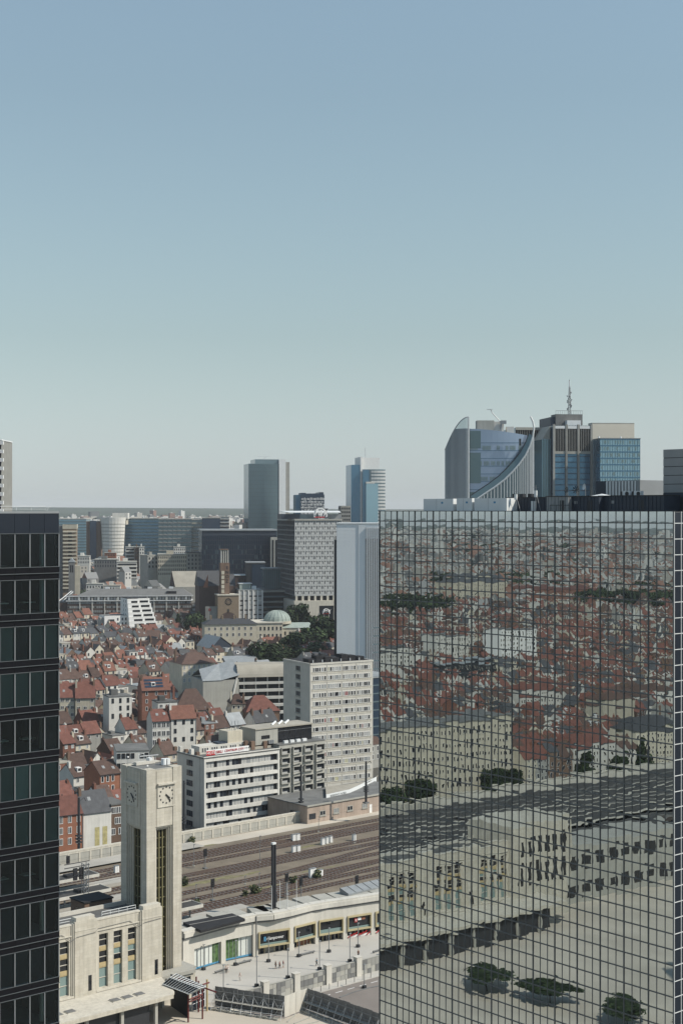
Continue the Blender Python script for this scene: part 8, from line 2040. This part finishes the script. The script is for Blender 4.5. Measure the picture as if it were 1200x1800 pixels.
# ================================================================== KEEP ONLY WHAT THE PHOTO SHOWS, THEN NAME THE HOUSES
from mathutils.bvhtree import BVHTree
def prune():
    vs, fs, owner = [], [], []
    def addbox(pts, z0, z1, who, ridge=None):
        n = len(vs); vs.extend([Vector((p[0], p[1], z0)) for p in pts]); vs.extend([Vector((p[0], p[1], z1)) for p in pts])
        for i in range(4): j = (i+1) % 4; fs.append((n+i, n+j, n+4+j, n+4+i)); owner.append(who)
        fs.append((n+4, n+5, n+6, n+7)); owner.append(who)
        if ridge: k = len(vs); vs.extend(ridge); fs.append((n+4, n+5, k+1, k)); fs.append((n+6, n+7, k, k+1)); owner.extend([who, who])
    for i, c in enumerate(CAND):
        x, y, ang, wd, dp, h, kind, wm, rm, zone, sd, rise = c; z = tz(x, y); c_, s_ = cos(ang), sin(ang)
        P = lambda a, b: (x+a*c_-b*s_, y+a*s_+b*c_)
        zt = z+h+(rise if kind != 'flat' else .4)
        addbox([P(0, 0), P(wd, 0), P(wd, dp), P(0, dp)], z-4, z+h, i, None if kind == 'flat' else [Vector((*P(0, dp/2), zt)), Vector((*P(wd, dp/2), zt))])
    for q, z0, z1 in BOXES: addbox(q, z0, z1, -1)
    tree_ = BVHTree.FromPolygons(vs, fs)
    out = []
    for i, c in enumerate(CAND):
        x, y, ang, wd, dp, h, kind, wm, rm, zone, sd, rise = c; z = tz(x, y); c_, s_ = cos(ang), sin(ang); n = 0
        up = rise if kind != 'flat' else .3
        for a, b_, zz in ((.1, -.02, h*.96), (.5, -.02, h*.96), (.9, -.02, h*.96), (.2, .25, h+up*.5+.1), (.8, .25, h+up*.5+.1), (.5, .5, h+up+.1), (.05, .5, h+up+.1), (.95, .5, h+up+.1), (.5, -.02, h*.6), (.2, -.02, h*.5), (.8, -.02, h*.5), (1.02, .5, h*.8)):
            p = Vector((x+a*wd*c_-b_*dp*s_, y+a*wd*s_+b_*dp*c_, z+zz))
            if zone == 'direct': org = Vector((0, 0, CAMZ))
            else:
                t_, k = mirror_t(p.x, p.y); cz = CAMZ+(p.z-CAMZ)*k; org = Vector((CM[0]+k*(p.x-CM[0]), CM[1]+k*(p.y-CM[1]), cz)) - Vector((U[0], U[1], 0))*1.0
                if not (-6 < t_ < GLEN+6) or cz < 30: continue
            d = p-org; L = d.length; loc, nr, idx, dist = tree_.ray_cast(org, d.normalized(), L-.4)
            if loc is None or owner[idx] == i: n += 1
        if n >= (1 if zone == 'direct' else 2): out.append((n, c))
    return out
vis = prune()
HOUSES = []; sink = MB(); nd = len([1 for n, c in vis if c[9] == 'direct'])
mir = sorted([c for n, c in vis if c[9] == 'mirror'], key=lambda c: c[0]**2+c[1]**2)
own = {id(c) for c in mir[:max(0, 290-nd-16)]}
for n, c in vis:
    x, y, ang, wd, dp, h, kind, wm, rm, zone, sd, rise = c; rr = random.Random(sd)
    if zone == 'direct' or id(c) in own:
        t = house(x, y, ang, wd, dp, h, kind, wm, rm, zone == 'direct' and y < 640, zone, rr, rise); HOUSES.append((t, x, y, ang, wd, dp, h, rise, kind, wm, rm, zone, tz(x, y)))
    else: house(x, y, ang, wd, dp, h, kind, wm, rm, False, zone, rr, rise, sink=sink)
sink.build('mirrored_houses', SINKM, kind='stuff')
kept = HOUSES
ORD = ['', 'second ', 'third ', 'fourth ', 'fifth ', 'sixth ', 'seventh ', 'eighth ', 'ninth ', 'tenth ', 'eleventh ', 'twelfth ', 'thirteenth ', 'fourteenth ', 'fifteenth ', 'sixteenth ', 'seventeenth ', 'eighteenth ', 'nineteenth ', 'twentieth ']
LM = [('clock tower', 265, 1350), ('hotel roof', 420, 1320), ('apartment tower', 515, 1210), ('long grey block', 225, 1075), ('black tower', 104, 1180), ('black tower', 104, 1300), ('stepped white house', 245, 1085),
      ('balcony terraces', 455, 1195), ('church front', 400, 1065), ('cream mansion', 400, 1105), ('graffiti house', 170, 1425), ('orange solar roof', 275, 1205), ('cream corner house', 350, 1165), ('brown hipped roof', 340, 1235), ('tall white house', 212, 1235), ('striped tower', 122, 960), ('tan roofed hall', 320, 1018)]
LMM = [('long cream front', 780, 1340), ('station front', 800, 1560), ('brightest white block', 905, 1150), ('left white block', 700, 1180), ('long school front', 790, 1040), ('huge red hall', 960, 1040), ('right tower corner', 1170, 1200), ('right tower corner', 1170, 1350)]
KW = {'x': 'terraced house', 'y': 'gable house', 'hip': 'villa', 'flat': 'house', 'mansard': 'mansard house'}
groups = {}
for h in kept:
    t, x, y, ang, wd, dp, hh, rise, kind, wm, rm, zone, z0 = h
    cz = z0+hh
    if zone == 'direct': px, py = 600+F*x/y, HY+(CAMZ-cz)*F/y; lm = min(LM, key=lambda l: (l[1]-px)**2+((l[2]-py)*1.3)**2)
    else:
        tt, k = mirror_t(x, y); gx, gy = GL[0]+tt*gdx, GL[1]+tt*gdy; px = 600+F*gx/gy; py = HY+(CAMZ-cz)*k*F/gy; lm = min(LMM, key=lambda l: (l[1]-px)**2+((l[2]-py)*1.3)**2)
    dx, dy = px-lm[1], py-lm[2]
    rel = ('beyond' if dy < 0 else 'before') if abs(dy) > abs(dx)*.8 else ('left of' if dx < 0 else 'right of')
    key = (zone, wm, rm, kind, rel, lm[0]); groups.setdefault(key, []).append(((dx*dx+dy*dy), t))
for (zone, wm, rm, kind, rel, ln), lst in groups.items():
    lst.sort(key=lambda e: e[0])
    roof = ROOFW[rm] if kind != 'flat' else 'flat '+ROOFW[rm].split()[-1]
    for i, (_, t) in enumerate(lst):
        o = ORD[i] if i < len(ORD) else 'outer '
        m_ = ' mirrored' if zone == 'mirror' else ''
        t['label'] = f"{WALLW[wm]} {KW[kind]}, {roof} roof, {o + 'nearest ' if len(lst) > 1 else ''}{rel} the {ln}{m_}"
        t['group'] = 'houses of the old quarter' if zone == 'direct' else 'houses seen in the mirror facade'
print('HOUSES kept', len([h for h in kept if h[11] == 'direct']), len([h for h in kept if h[11] == 'mirror']), 'objects', len(bpy.data.objects))
# offices on the far right that only the sunlit side facade mirrors
for k, (x, y, w_, d_, h) in enumerate(((260, 190, 40, 30, 70), (330, 240, 50, 30, 55))):
    t = thing('office_block', ['grey office block mirrored in the narrow sunlit side of the glass tower', 'lower pale office mirrored beside the grey one in the side facade'][k], 'office building', (x, y, -3), -.1)
    BX(0, w_, 0, d_, 0, h).build('wall', ['concrete', 'render_grey'][k], t); BX(-.4, w_+.4, -.4, d_+.4, h, h+.8).build('roof', 'bitumen', t)
    bm = BX(-.12, -.01, .5, d_-.5, 0, 1.6).mesh('window_band', 'dark_glass')
    for f in range(int(h/3.5)): link('window_band', bm, t, (0, 0, 1.2+f*3.5))
# lettering becomes plain mesh
bpy.context.view_layer.update(); dg = bpy.context.evaluated_depsgraph_get()
for o in [o for o in bpy.data.objects if o.type == 'FONT']:
    me = bpy.data.meshes.new_from_object(o.evaluated_get(dg)); n = bpy.data.objects.new('letters', me); COL.objects.link(n)
    n.parent = o.parent; n.location = o.location; n.rotation_euler = o.rotation_euler; bpy.data.objects.remove(o)
# ================================================================== HAZE
hm = bpy.data.materials.new('haze'); hm.use_nodes = True; t = hm.node_tree; t.nodes.clear()
o = t.nodes.new('ShaderNodeOutputMaterial'); pv_ = t.nodes.new('ShaderNodeVolumePrincipled'); pv_.inputs['Color'].default_value = (.95, .965, 1.0, 1); pv_.inputs['Density'].default_value = 0.55e-4; pv_.inputs['Anisotropy'].default_value = 0.0
t.links.new(pv_.outputs[0], o.inputs['Volume']); M['haze'] = hm
MB().box(-14500, 14500, -14500, 14500, -6, 182).build('haze', 'haze', kind='stuff')
